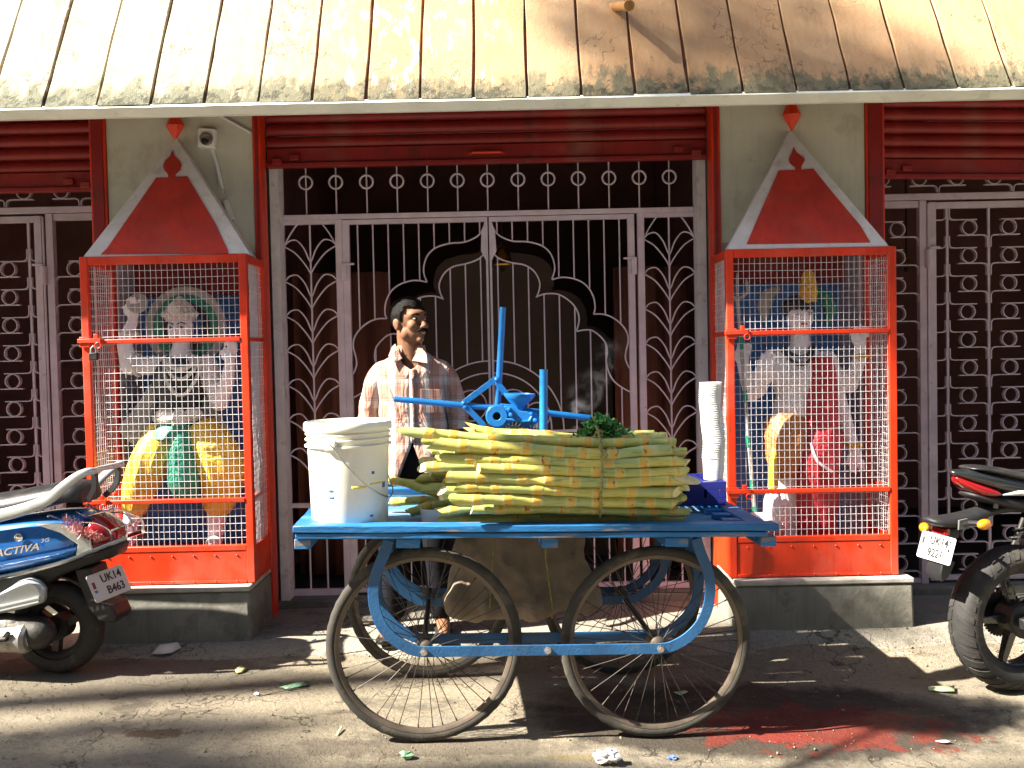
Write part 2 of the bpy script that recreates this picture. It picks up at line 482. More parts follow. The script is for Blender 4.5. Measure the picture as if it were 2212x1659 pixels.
def roof_mat():
    m, nt, b, co = new_mat('peeling_peach_roof_paint')
    geo = nt.nodes.new('ShaderNodeNewGeometry').outputs['Position']
    sx = nd(nt, 'ShaderNodeSeparateXYZ', {0: geo})
    X, Z = sx.outputs[0], sx.outputs[2]
    oi = nt.nodes.new('ShaderNodeObjectInfo').outputs['Random']
    big = nz(nt, geo, 1.3, 5, .6)
    # two repaints: cream on the far left, peach further right
    t = mth(nt, 'ADD', rmp(nt, X, -1.7, -.5), mth(nt, 'MULTIPLY_ADD', big, 1.0, -.5))
    t = mth(nt, 'MULTIPLY_ADD', oi, .25, mth(nt, 'SUBTRACT', t, .12), clamp=True)
    c = mixc(nt, t, (.38, .35, .25), (.45, .265, .13))
    streak = nz(nt, mapn(nt, geo, (14, 3, 2.2)), 3, 6, .65)
    c = mixc(nt, mth(nt, 'MULTIPLY', rmp(nt, streak, .52, .72), .5), c, (.40, .19, .075))
    c = mixc(nt, mth(nt, 'MULTIPLY', rmp(nt, streak, .46, .25), .4), c, (.54, .41, .24))
    # white flakes where the old lime shows, mostly left of the middle
    fl = nz(nt, mapn(nt, geo, (9, 3, 3)), 2.4, 8, .7)
    where = mth(nt, 'MULTIPLY', rmp(nt, X, .1, -.8), rmp(nt, nz(nt, geo, 1.1, 2), .42, .56))
    flk = mth(nt, 'MULTIPLY', rmp(nt, fl, .555, .58), where)
    c = mixc(nt, flk, c, (.74, .74, .70))
    # mould along the eave
    h = nd(nt, 'ShaderNodeMapRange', {0: Z, 1: 2.56, 2: 2.84, 3: 1.0, 4: 0.0}, clamp=True).outputs[0]
    mo = nz(nt, mapn(nt, geo, (5, 3, 2)), 2.6, 8, .72)
    mk = rmp(nt, mth(nt, 'ADD', mth(nt, 'MULTIPLY', h, .54), mo), .72, .86)
    c = mixc(nt, mth(nt, 'MULTIPLY', mk, .85), c, (.095, .105, .065))
    mk2 = rmp(nt, mth(nt, 'ADD', mth(nt, 'MULTIPLY', h, .42), nz(nt, geo, 21, 6, .7)), .80, .93)
    c = mixc(nt, mth(nt, 'MULTIPLY', mk2, .9), c, (.045, .045, .026))
    # hairline cracks
    vo = nd(nt, 'ShaderNodeTexVoronoi', {'Vector': nd(nt, 'ShaderNodeVectorMath', {0: geo, 1: nd(nt, 'ShaderNodeTexNoise', {'Vector': geo, 'Scale': 5.0, 'Detail': 6}).outputs['Color']}, operation='ADD').outputs[0], 'Scale': 2.1}, feature='DISTANCE_TO_EDGE').outputs[0]
    ck = mth(nt, 'MULTIPLY', rmp(nt, vo, .009, .003), rmp(nt, nz(nt, geo, 2.3, 2), .5, .56))
    c = mixc(nt, mth(nt, 'MULTIPLY', ck, .8), c, (.16, .10, .05))
    nt.links.new(c, b.inputs['Base Color'])
    b.inputs['Roughness'].default_value = .85
    hgt = mth(nt, 'ADD', nz(nt, geo, 45, 6, .75), mth(nt, 'MULTIPLY', flk, -.8))
    hgt = mth(nt, 'ADD', hgt, mth(nt, 'MULTIPLY', ck, -2))
    hgt = mth(nt, 'ADD', hgt, mth(nt, 'MULTIPLY', mk2, .8))
    setbump(nt, b, hgt, .55, .008)
    return m
ROOF = roof_mat()

def ground_mat(name, c1, c2, dark, stain=False):
    m, nt, b, co = new_mat(name)
    big = nz(nt, co, .9, 5, .6)
    c = mixc(nt, rmp(nt, big, .32, .68), c1, c2)
    fine = nz(nt, co, 38, 6, .75)
    c = mixc(nt, mth(nt, 'MULTIPLY', rmp(nt, fine, .45, .7), .75), c, tuple(x * 1.7 for x in c1))
    c = mixc(nt, mth(nt, 'MULTIPLY', rmp(nt, nz(nt, co, 75, 4, .7), .57, .64), .7), c, tuple(x * .4 for x in c1))
    pat = nz(nt, mapn(nt, co, (1, 1.6, 1)), 2.3, 7, .68)
    c = mixc(nt, mth(nt, 'MULTIPLY', rmp(nt, pat, .56, .64), .7), c, dark)
    crv = nd(nt, 'ShaderNodeTexVoronoi', {'Vector': nd(nt, 'ShaderNodeVectorMath', {0: co, 1: nd(nt, 'ShaderNodeTexNoise', {'Vector': co, 'Scale': 4.0, 'Detail': 6}).outputs['Color']}, operation='ADD').outputs[0], 'Scale': 1.7}, feature='DISTANCE_TO_EDGE').outputs[0]
    crk = mth(nt, 'MULTIPLY', rmp(nt, crv, .010, .003), rmp(nt, nz(nt, co, 1.7, 2), .48, .55))
    c = mixc(nt, mth(nt, 'MULTIPLY', crk, .75), c, tuple(x * .3 for x in c1))
    grey = nz(nt, mapn(nt, co, (.6, 2.2, 1)), 1.4, 6, .65)
    c = mixc(nt, mth(nt, 'MULTIPLY', rmp(nt, grey, .50, .62), .4), c, (.135, .132, .12))
    rgh = .92
    if stain:
        def blob(cx, cy, rx, ry, sc, amp, off=0.0):
            mp = nd(nt, 'ShaderNodeMapping', {'Vector': co, 'Location': (-cx / rx, -cy / ry, 0), 'Scale': (1 / rx, 1 / ry, 0)}).outputs[0]
            ln = nd(nt, 'ShaderNodeVectorMath', {0: mp}, operation='LENGTH').outputs['Value']
            d = mth(nt, 'ADD', ln, mth(nt, 'MULTIPLY_ADD', nz(nt, co, sc, 8, .72), amp, -amp / 2 + off))
            return rmp(nt, d, 1.0, .78)
        wet_shade = blob(.98, 3.55, 1.02, .44, 3.2, 1.0)  # wet juice patch, spread and darkened to deepen the cart's shadow
        c = mixc(nt, mth(nt, 'MULTIPLY', wet_shade, .88), c, (.024, .019, .014))
        scooter_shade = blob(-1.75, 3.95, .95, .26, 3.2, 1.2)  # dark band painted where the scooter's shadow falls
        c = mixc(nt, mth(nt, 'MULTIPLY', scooter_shade, .45), c, (.03, .025, .018))
        red = blob(1.16, 3.47, .56, .24, 8, 2.8, .05)
        c = mixc(nt, mth(nt, 'MULTIPLY', red, .8), c, (.15, .022, .014))
        red2 = blob(.98, 3.38, .16, .10, 16, 3.0, .2)
        c = mixc(nt, mth(nt, 'MULTIPLY', red2, .8), c, (.17, .022, .014))
        oil = blob(-1.36, 3.36, .15, .055, 16, 3.0, .1)
        c = mixc(nt, mth(nt, 'MULTIPLY', oil, .8), c, (.07, .04, .02))
        oil2 = blob(-.32, 3.26, .55, .10, 5, 2.2)
        c = mixc(nt, mth(nt, 'MULTIPLY', oil2, .6), c, (.075, .06, .045))
        yel = blob(.22, 3.17, .16, .035, 12, 3.0, .1)
        c = mixc(nt, mth(nt, 'MULTIPLY', yel, .4), c, (.20, .15, .035))
        gloss_mask = mth(nt, 'MAXIMUM', wet_shade, red)
        rg = mth(nt, 'MULTIPLY_ADD', mth(nt, 'MULTIPLY', gloss_mask, rmp(nt, pat, .4, .6)), -.5, .92)
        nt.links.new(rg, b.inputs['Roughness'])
    else:
        b.inputs['Roughness'].default_value = rgh
    b.inputs['Specular IOR Level'].default_value = .3
    nt.links.new(c, b.inputs['Base Color'])
    h = mth(nt, 'ADD', mth(nt, 'MULTIPLY', fine, .6), mth(nt, 'MULTIPLY', pat, 1.2))
    h = mth(nt, 'ADD', h, mth(nt, 'MULTIPLY', nz(nt, co, 140, 3, .7), .35))
    h = mth(nt, 'ADD', h, mth(nt, 'MULTIPLY', crk, -1.0))
    setbump(nt, b, h, .9, .016)
    return m
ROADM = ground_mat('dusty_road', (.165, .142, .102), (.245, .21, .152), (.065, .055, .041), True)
PAVEM = ground_mat('dusty_pavement', (.22, .20, .16), (.31, .285, .23), (.11, .095, .07))

def plaid_mat():
    m, nt, b, co = new_mat('checked_shirt_cloth')
    wob = nd(nt, 'ShaderNodeTexNoise', {'Vector': co, 'Scale': 9.0, 'Detail': 3}).outputs['Color']
    wv = nd(nt, 'ShaderNodeVectorMath', {0: wob, 1: (.5, .5, .5)}, operation='SUBTRACT').outputs[0]
    wv = nd(nt, 'ShaderNodeVectorMath', {0: wv, 'Scale': .012}, operation='SCALE').outputs[0]
    cw = nd(nt, 'ShaderNodeVectorMath', {0: co, 1: wv}, operation='ADD').outputs[0]
    sp = nd(nt, 'ShaderNodeSeparateXYZ', {0: cw})
    def band(s, per, off, w, soft=.02):
        f = mth(nt, 'FRACT', mth(nt, 'MULTIPLY_ADD', s, 1 / per, off + 20))
        return rmp(nt, mth(nt, 'ABSOLUTE', mth(nt, 'SUBTRACT', f, .5)), w / 2 + soft, w / 2 - soft)
    x, z = sp.outputs[0], sp.outputs[2]
    c = (.52, .40, .32, 1)
    c = mixc(nt, mth(nt, 'MULTIPLY', band(x, .082, .0, .44), .62), c, (.36, .15, .10))
    c = mixc(nt, mth(nt, 'MULTIPLY', band(z, .105, .1, .45), .45), c, (.36, .16, .11))
    c = mixc(nt, mth(nt, 'MULTIPLY', band(x, .082, .5, .30), .35), c, (.46, .45, .46))
    c = mixc(nt, mth(nt, 'MULTIPLY', band(z, .105, .6, .26), .28), c, (.52, .48, .46))
    for o in (.18, .25, .32):
        c = mixc(nt, mth(nt, 'MULTIPLY', band(x, .082, o, .035, .012), .7), c, (.15, .028, .022))
        c = mixc(nt, mth(nt, 'MULTIPLY', band(z, .105, o + .2, .03, .01), .6), c, (.15, .028, .022))
    nt.links.new(c, b.inputs['Base Color'])
    b.inputs['Roughness'].default_value = .9
    b.inputs['Specular IOR Level'].default_value = .2
    fold = nz(nt, mapn(nt, co, (1.6, 1.6, .55)), 9, 3, .5, 1.2)
    setbump(nt, b, mth(nt, 'ADD', mth(nt, 'MULTIPLY', fold, 3.2), mth(nt, 'MULTIPLY', nz(nt, co, 400, 2), .06)), .5, .018)
    return m
PLAID = plaid_mat()

def cane_mat():
    m, nt, b, co = new_mat('sugarcane_rind')
    at = nd(nt, 'ShaderNodeAttribute', attribute_name='node').outputs['Fac']
    oi = nt.nodes.new('ShaderNodeObjectInfo').outputs['Random']
    st = nz(nt, mapn(nt, co, (2.2, 34, 34)), 3, 5, .65)
    n2 = nz(nt, mapn(nt, co, (1, 3, 3)), 9, 4)
    seg = nd(nt, 'ShaderNodeAttribute', attribute_name='seg').outputs['Fac']
    g = mth(nt, 'ADD', mth(nt, 'MULTIPLY', seg, .6), mth(nt, 'MULTIPLY', n2, .5))
    c = mixc(nt, rmp(nt, g, .2, .85), (.54, .48, .12), (.27, .345, .085))
    c = mixc(nt, mth(nt, 'MULTIPLY', rmp(nt, g, .5, .95), .4), c, (.48, .52, .28))
    c = mixc(nt, mth(nt, 'MULTIPLY', rmp(nt, st, .54, .68), .7), c, (.13, .19, .04))
    c = mixc(nt, mth(nt, 'MULTIPLY', rmp(nt, nz(nt, mapn(nt, co, (3, 50, 50)), 4, 3), .66, .70), .6), c, (.06, .055, .025))
    wax = mth(nt, 'MULTIPLY', rmp(nt, at, .25, .6), .4)
    c = mixc(nt, wax, c, (.55, .55, .30))
    c = mixc(nt, mth(nt, 'MULTIPLY', rmp(nt, mth(nt, 'MULTIPLY_ADD', n2, .3, at), .80, 1.05), .9), c, (.58, .36, .05))
    sp = mth(nt, 'MULTIPLY', rmp(nt, nz(nt, co, 60, 3), .60, .66), rmp(nt, at, .6, .9))
    c = mixc(nt, mth(nt, 'MULTIPLY', sp, .9), c, (.16, .045, .015))
    nt.links.new(c, b.inputs['Base Color'])
    b.inputs['Roughness'].default_value = .30
    setbump(nt, b, st, .22, .004)
    return m
CANE = cane_mat()
FLESH = mat('cut_cane_flesh', (.66, .58, .30), .7, var=.15, vs=60, bump=.3, bs=300)

def cup_mat():
    m, nt, b, co = new_mat('clear_cup_plastic')
    b.inputs['Base Color'].default_value = (.88, .90, .90, 1)
    b.inputs['Roughness'].default_value = .15
    b.inputs['Transmission Weight'].default_value = .35
    b.inputs['IOR'].default_value = 1.3
    return m
CUP = cup_mat()

# ------------------------------------------------------------------ ground
def ss(a, b, x):
    t = min(1, max(0, (x - a) / (b - a))); return t * t * (3 - 2 * t)
def road_z(x, y):
    xx = max(-3, min(3, x - .07))
    tilt = -.030 * xx
    k = ss(4.0, 4.36, y)
    return tilt * (1 - k) + .05 * k
def axis(lo, hi, step, outer):
    a = [lo - o for o in reversed(outer)]
    n = int(round((hi - lo) / step))
    a += [lo + (hi - lo) * i / n for i in range(n + 1)]
    return a + [hi + o for o in outer]
def sheet(name, mt, xs, ys, zf, rough):
    mb = MB()
    vs = [[mb.v((x, y, zf(x, y) + rough * (noise.fractal(V3((x * 2.1, y * 2.1, 3)), 1, 2, 5)))) for x in xs] for y in ys]
    for j in range(len(ys) - 1):
        for i in range(len(xs) - 1):
            mb.f((vs[j][i], vs[j][i + 1], vs[j + 1][i + 1], vs[j + 1][i]))
    o = build(mb, name, mt, sharp=0); o['kind'] = 'structure'
    return o
out = [.6, 2, 6, 20, 60, 120]
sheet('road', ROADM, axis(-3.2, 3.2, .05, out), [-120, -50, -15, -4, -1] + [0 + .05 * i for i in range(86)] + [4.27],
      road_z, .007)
def pave_z(x, y):
    if y < 4.19: return road_z(x, y) - .03 * ss(4.19, 4.12, y)
    k = ss(4.18, 4.35, y)
    return road_z(x, 4.19) * (1 - k) + .078 * k
sheet('pavement', PAVEM, axis(-3.4, 3.4, .05, [.6, 2, 6, 20, 60, 120]), [4.10 + .03 * i for i in range(27)] + [4.95, 5.1, 9, 30, 120],
      lambda x, y: pave_z(x, y + .03 * noise.noise(V3((x * 1.7, 0, 5)))) - (.06 if y > 5 else 0), .005)
PAVZ = .078

# ------------------------------------------------------------------ the temple front
YW, YG = 4.75, 5.0           # wall face, gate plane
YE = 4.105                    # eave edge
def xat(u, v, Y): return P(u, v, Y).x
def zat(u, v, Y): return P(u, v, Y).z
EZ = zat(1106, 211, YE)
XL0, XL1 = xat(230, 300, YW), xat(545, 300, YW)     # left pier
XR0, XR1 = xat(1555, 300, YW), xat(1867, 300, YW)   # right pier
bld = thing('temple_building', 'cream fronted street temple with peeling peach mansard roof and dark rooms behind its gates', 'building', (0, 5.1, 0))
CZT = zat(355, 551, 4.4)     # cage tops (left), used for the niche height
for (x0, x1) in ((XL0, XL1), (XR0, XR1)):
    mb = MB()
    zt = 2.0
    mb.bx(x0, x1, YW, 5.08, zt, 3.7)
    build(mb, 'pier_wall', CREAM, bld)
    for a in (x0, x1 - .04):
        mb = MB(); mb.bx(a, a + .04, YW, 5.08, .05, zt - .001); build(mb, 'niche_jamb', GREYWALL, bld)
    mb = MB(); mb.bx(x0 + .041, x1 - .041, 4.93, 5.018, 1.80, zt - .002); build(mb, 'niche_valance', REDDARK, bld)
    mb = MB(); mb.bx(x0 + .041, x1 - .041, 5.02, 5.075, .05, zt - .002)
    build(mb, 'niche_back', BLUEWALL, bld)
# outer piers, out of frame
for (x0, x1) in ((-8.4, -4.6), (4.6, 5.4)):
    mb = MB(); mb.bx(x0, x1, YW, 5.08, .05, 3.7); build(mb, 'pier_wall', CREAM, bld)
# wall strip over the shutters
for (x0, x1) in ((-4.6, XL0), (XL1, XR0), (XR1, 4.6)):
    mb = MB(); mb.bx(x0 + .001, x1 - .001, 4.96, 5.08, 2.66, 3.7); build(mb, 'lintel_wall', CREAM, bld)
# room
mb = MB(); mb.bx(-5.4, 5.4, 7.4, 7.5, 0, 3.7); build(mb, 'room_back_wall', MAROON, bld)
for x in (-5.5, 5.4):
    mb = MB(); mb.bx(x, x + .1, 5.08, 7.5, 0, 3.7); build(mb, 'room_side_wall', MAROON, bld)
mb = MB(); mb.bx(-5.5, 5.5, 5.08, 7.5, 3.2, 3.7); build(mb, 'room_ceiling', MAROON, bld)
mb = MB(); mb.bx(-5.5, 5.5, 5.09, 7.5, .02, .115); build(mb, 'room_floor', DARK, bld)
for (x0, x1) in ((-5.4, XL0), (XL1, XR0), (XR1, 5.4)):
    mb = MB(); mb.bx(x0 + .001, x1 - .001, 4.90, 5.089, .03, .122); build(mb, 'threshold', CONC, bld, bevel=.008)
for x in ((XL0 + XL1) / 2, (XR0 + XR1) / 2):
    mb = MB(); mb.bx(x - .3, x + .3, 5.085, 7.39, .12, 3.19); build(mb, 'partition_wall', MAROON, bld)
# dark brown cusped arch standing in the middle room
mb = MB()
arch = []
for q in ((1105, 990), (1112, 1020), (1140, 1060), (1200, 1085), (1265, 1088), (1330, 1105), (1370, 1140), (1388, 1190), (1387, 1230), (1375, 1258)):
    arch.append(q)
pts = []
YA = 5.9
for zx, zy in arch: 
    u, v = zv('2', zx, zy); pts.append((u, v + 26))
for zx, zy in ((1430, 1248), (1490, 1260), (1535, 1290), (1562, 1340), (1568, 1390), (1560, 1415)):
    u, v = zv('2', zx, zy); pts.append((u - 14, v + 26))
for zx, zy in ((880, 185), (940, 205), (1000, 250), (1040, 310), (1048, 370), (1035, 430), (1030, 480)):
    u, v = zv('6', zx, zy); pts.append((u - 24, v + 26))
poly = [P(u, v, YA) for u, v in pts]
cx = P(1064, 480, YA).x
left = [V3((2 * cx - p.x, YA, p.z)) for p in reversed(poly)]
poly = [V3((poly[-1].x, YA, .116))] + list(reversed(poly)) + list(reversed(left)) + [V3((left[0].x, YA, .116))]
mb.prism(poly, (0, .05, 0)); build(mb, 'cusped_arch_panel', TANARCH, bld)
# curtains of the middle room
def curtain(x0, x1, y, z0, z1, label):
    mb = MB(); n = int((x1 - x0) / .018); top = []; bot = []
    for i in range(n + 1):
        x = x0 + (x1 - x0) * i / n
        dy = .022 * math.sin(i * .85) + .012 * math.sin(i * .37 + 1)
        top.append(mb.v((x, y + dy, z1))); bot.append(mb.v((x, y + dy * 1.3, z0)))
    for i in range(n): mb.f((bot[i], bot[i + 1], top[i + 1], top[i]))
    solo(mb, 'curtain', CURTAIN, label, 'curtain', 'curtains behind the middle gate', solid=.004)
curtain(-1.30, -.72, 5.42, .14, 1.95, 'dark striped maroon curtain behind the leaf-scroll panel nearer the vendor')
curtain(.62, 1.06, 5.42, .14, 1.95, 'dark striped maroon curtain behind the leaf-scroll panel nearer the cups')
# brass bells
def bell(name, p, r, label):
    t = thing(name, label, 'bell', p)
    mb = MB()
    mb.lathe([(r * .98, 0), (r, r * .12), (r * .8, r * .4), (r * .62, r * 1.0), (r * .5, r * 1.4), (r * .2, r * 1.7), (.008, r * 1.75)], p, n=20)
    build(mb, 'bell_body', BRASS, t)
    mb = MB(); mb.tube([V3(p) + V3((0, 0, r * 1.7)), V3(p) + V3((0, 0, 3.2 - p[2]))], .006, 6); build(mb, 'chain', IRON, t)
    mb = MB(); mb.ell(V3(p) + V3((0, 0, -.02)), .015); build(mb, 'clapper', IRON, t)
bell('temple_bell', P(1086, 575, 5.5), .075, 'brass bell hanging in the dark behind the arch of the middle gate')
bell('temple_bell', P(1958, 575, 5.5), .028, 'small brass bell glinting in the dark room behind the gate next to the red-draped statue')
# shrine image shapes dimly seen through the gate
t = thing('shrine_image', 'garlanded dark idol on a stepped altar in the unlit room behind the gate', 'shrine', (-.08, 6.5, .12))
mb = MB(); mb.bx(-.6, .44, 6.3, 6.8, .116, .7); mb.bx(-.4, .24, 6.4, 6.8, .69, .95); build(mb, 'altar', MAROON, t, bevel=.01)
mb = MB(); mb.lathe([(.16, .95), (.2, 1.1), (.13, 1.35), (.17, 1.5), (.09, 1.62), (.06, 1.66)], (-.08, 6.6, 0), n=18)
mb.ell((-.08, 6.58, 1.75), (.1, .1, .13)); build(mb, 'idol', TANARCH, t)
mb = MB(); mb.torus((-.08, 6.7, 1.78), .3, .014, AXY, 40, 6); build(mb, 'halo_ring', BRASS, t)
mb = MB(); mb.tube([(-.2, 6.45, 1.5), (-.17, 6.42, 1.25), (-.08, 6.41, 1.12), (.01, 6.42, 1.25), (.04, 6.45, 1.5)], .022, 8); build(mb, 'garland', S_RED, t)

# ------------------------------------------------------------------ the far side of the street, behind the viewer
t = thing('opposite_building', 'plain three-storey shop row across the street, facing the temple', 'building', (0, -6.2, 0))
OPW = mat('opposite_wall_render', (.26, .28, .31), .9)
mb = MB(); mb.bx(-22, 22, -10, -5.8, -.02, 11.4); build(mb, 'wall', OPW, t)
mb = MB(); mb.bx(-22.2, 22.2, -10.2, -5.4, 11.4, 11.7); build(mb, 'cornice', CONC, t, bevel=.02)
for i in range(14):
    x = -19.5 + i * 3
    mb = MB(); mb.bx(x - 1.15, x + 1.15, -5.82, -5.74, .05, 2.4); build(mb, 'shop_shutter', CONC, t, bevel=.01)
    for z in (3.6, 6.3):
        mb = MB(); mb.bx(x - .6, x + .6, -5.83, -5.75, z, z + 1.3); w_ = build(mb, 'window', WHITEPAINT, t, bevel=.01)
        mb = MB(); mb.bx(x - .52, x + .52, -5.76, -5.742, z + .08, z + 1.22); build(mb, 'pane', DARK, w_)

# ------------------------------------------------------------------ roof: sloping painted panels, grooves, eave
SL = V3((0, math.cos(rad(62.0)), math.sin(rad(62.0))))
NR = V3((0, -SL.z, SL.y))
wp, gp = .2425, .011
x0 = -.145 - 34 * wp
RL = 2.0
E0 = V3((0, YE, EZ))
base_mb = MB()
for i in range(53):
    xa, xb = x0 + i * wp + gp / 2, x0 + (i + 1) * wp - gp / 2
    mb = MB(); nv = 12
    r0 = []; jl = [random.uniform(-.003, .003) for _ in range(nv + 1)]; jr = [random.uniform(-.003, .003) for _ in range(nv + 1)]
    dz = random.uniform(-.003, .003)
    for k in range(nv + 1):
        s = RL * (k / nv) ** 1.4
        o = E0 + SL * (s + .002 + (random.uniform(-.004, .004) if k == 0 else 0)) + NR * dz
        r0.append([V3((xa + jl[k], o.y, o.z)), V3((xb + jr[k], o.y, o.z)),
                   V3((xb + jr[k], o.y, o.z)) - NR * .018, V3((xa + jl[k], o.y, o.z)) - NR * .018])
    mb.rings(r0); build(mb, 'roof_panel', ROOF, bld, bevel=.003)
pb = [E0 + SL * .004 - NR * .019, E0 + SL * RL - NR * .019, E0 + SL * RL - NR * .06, E0 + SL * .03 - NR * .06]
mb = MB(); mb.prism([V3((-8.4, p.y, p.z)) for p in pb], (12.8, 0, 0)); build(mb, 'roof_slab', GROOVE, bld)
mb = MB()
ez2 = EZ - .041
prof = [(YE - .003, EZ - .009), (YE + .007, EZ + .006), (YE + .075, EZ + .03), (YE + .10, EZ - .03), (YE + .05, ez2), (YE + .03, ez2 - .002)]
rr = []
for i in range(321):
    x = -8.4 + .04 * i
    j = noise.noise(V3((x * 9, 0, 0))) * .0035; j2 = noise.noise(V3((x * 3, 7, 0))) * .004
    rr.append([V3((x, y + (j if k < 2 else 0), z + (j if k < 2 else j2 if k > 3 else 0))) for k, (y, z) in enumerate(prof)])
mb.rings(rr); build(mb, 'eave_lip', EAVE, bld)
mb = MB(); mb.bx(-8.4, 4.4, 4.98, 5.08, 3.7, EZ + RL * SL.z); build(mb, 'upper_wall', CREAM, bld)

# pipe end poking over the roof
pe = E0 + SL * .01 + NR * .002
pB, pS = PP(1328, 14, pe, NR), PP(1470, 132, pe, NR)
k_ = .30
for _ in range(40):
    pT = pS - LDIR * k_
    d = (pT - pB)
    if d.dot(NR) < .17: k_ += .01
pT = pB + (pT - pB)
mb = MB()
mb.tube([pB - d.normalized() * .02, pT], .021, 12)
mb.tube([pT - d.normalized() * .028, pT], .026, 12)
solo(mb, 'roof_pipe', PIPE, 'rusty ochre pipe end sticking out of the peach roof', 'pipe')

# ------------------------------------------------------------------ roller shutters
def shutter(x0, x1, zb, zt, Y, label, tilt=0.0, handle=True):
    cx = (x0 + x1) / 2
    t = thing('roller_shutter', label, 'shutter', (cx, Y, zb), Matrix.Rotation(tilt, 3, 'Y'), 'half-raised red roller shutters')
    w = x1 - x0
    def prof(z, h):
        return [(0, z), (-.012, z + h * .12), (-.02, z + h * .4), (-.016, z + h * .75), (-.004, z + h * .93), (.006, z + h * .93), (.006, z)]
    hb = .105
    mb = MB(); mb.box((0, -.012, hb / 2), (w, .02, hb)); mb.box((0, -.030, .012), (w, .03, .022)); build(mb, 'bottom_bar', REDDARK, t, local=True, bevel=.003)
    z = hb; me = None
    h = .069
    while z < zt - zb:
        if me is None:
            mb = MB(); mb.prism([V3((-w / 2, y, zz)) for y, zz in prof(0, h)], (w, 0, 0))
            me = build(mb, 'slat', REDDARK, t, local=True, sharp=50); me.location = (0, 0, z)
        else:
            o = inst(me, 'slat', t, Matrix.Translation((0, 0, z)))
        z += h
    for sx in (-1, 1):
        for dx_, y_, z_ in ((.06, -.045, .03), (.15, -.04, .05)):
            mb = MB(); mb.box((sx * (w / 2 - dx_), y_, z_), (.05, .02, .03)); build(mb, 'lock_lug', REDDARK, t, local=True, bevel=.003)
    if handle:
        mb = MB(); mb.tube([(-.09, -.02, .055), (-.075, -.05, .055), (.075, -.05, .055), (.09, -.02, .055)], .008, 8); build(mb, 'lift_handle', RED, t, local=True)
XG0, XG1 = xat(570, 260, 4.82), xat(1528, 240, 4.82)
shutter(XG0 + .002, XG1 - .002, zat(1050, 355, 4.86), 2.95, 4.87, 'wide red roller shutter rolled up above the middle gate behind the vendor')
XA = xat(217, 300, 4.82)
shutter(-4.5, xat(206, 300, 4.82) - .002, zat(120, 416, 4.86), 2.95, 4.87, 'red roller shutter rolled up above the gate behind the scooter')
XB = xat(1897, 300, 4.82)
shutter(XB + .003, 4.55, zat(2050, 382, 4.86) - .035, 2.95, 4.87, 'red roller shutter hanging askew above the gate behind the motorcycle', tilt=rad(1.4), handle=False)
# red guide posts
def guide(x0, x1, label):
    t = thing('shutter_guide', label, 'shutter rail', ((x0 + x1) / 2, 4.82, PAVZ), None, 'red shutter guide posts')
    mb = MB(); mb.bx(x0, x1, YW - .012, 4.842, .04, 3.6); build(mb, 'post', RED, t, bevel=.004)
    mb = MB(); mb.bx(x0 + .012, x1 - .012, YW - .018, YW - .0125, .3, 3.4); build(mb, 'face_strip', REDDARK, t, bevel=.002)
guide(xat(205, 350, 4.8), XL0 - .003, 'red guide post between the scooter gate and the cage of the green and yellow statue')
guide(XL1 + .003, XG0, 'red guide post between the green and yellow statue and the middle gate')
guide(XG1, XR0 - .003, 'red guide post between the middle gate and the stack of cups')
guide(XR1 + .003, XB, 'red guide post beside the red-draped statue, toward the motorcycle')
# cream jambs behind the guides
for x0, x1 in ((XG0 - .002, XG0 + .045), (XG1 - .045, XG1 + .002)):
    mb = MB(); mb.bx(x0, x1, 4.90, 4.975, .123, 2.66); build(mb, 'gate_jamb', WHITEPAINT, bld)
# ------------------------------------------------------------------ middle gate
NY = V3((0, -1, 0))
def gx(u, v): return P(u, v, YG).x
def gz(u, v): return P(u, v, YG).z
gate = thing('scrollwork_gate', 'wide pinkish white iron gate with arch scrolls and a ring row behind the vendor', 'gate', (gx(1056, 1290), YG, .122))
ZB, ZBAR, ZTOP = .125, gz(1056, 462), 2.62
fx = [gx(604, 420), gx(1505, 410)]                  # outer posts
sp = [gx(735, 600), gx(1385, 600)]                  # posts beside the leaves
ls = [gx(754, 600), gx(1364, 600)]                  # outer stiles of the leaves
cxg = gx(1057, 600)
zmid = gz(1056, 934)
mb = MB()
for x in fx:
    mb = MB(); mb.bx(x - .019, x + .019, YG - .02, YG + .02, ZB - .004, ZTOP); build(mb, 'gate_post', MAUVE, gate, bevel=.003)
mb = MB(); mb.bx(fx[0] + .0195, fx[1] - .0195, YG - .018, YG + .018, ZBAR - .014, ZBAR + .014); build(mb, 'transom_beam', MAUVE, gate, bevel=.003)
R_ = .0055
ringme = None
rxs = [zv('2', x, 823 - 26 * i / 12) for i, x in enumerate((270, 405, 543, 680, 817, 952, 1087, 1225, 1360, 1496, 1634, 1770, 1905))]
for u, v in rxs:
    p = P(u, v, YG)
    mb = MB(); mb.tube([(p.x, YG + .004, ZBAR + .0145), (p.x, YG + .004, ZTOP)], R_ * .8, 6)
    b = build(mb, 'transom_bar', MAUVE, gate)
    mb = MB(); mb.torus((p.x, YG - .004, p.z), .036, .0055, AXY, 24, 6); build(mb, 'ring', MAUVE, b)
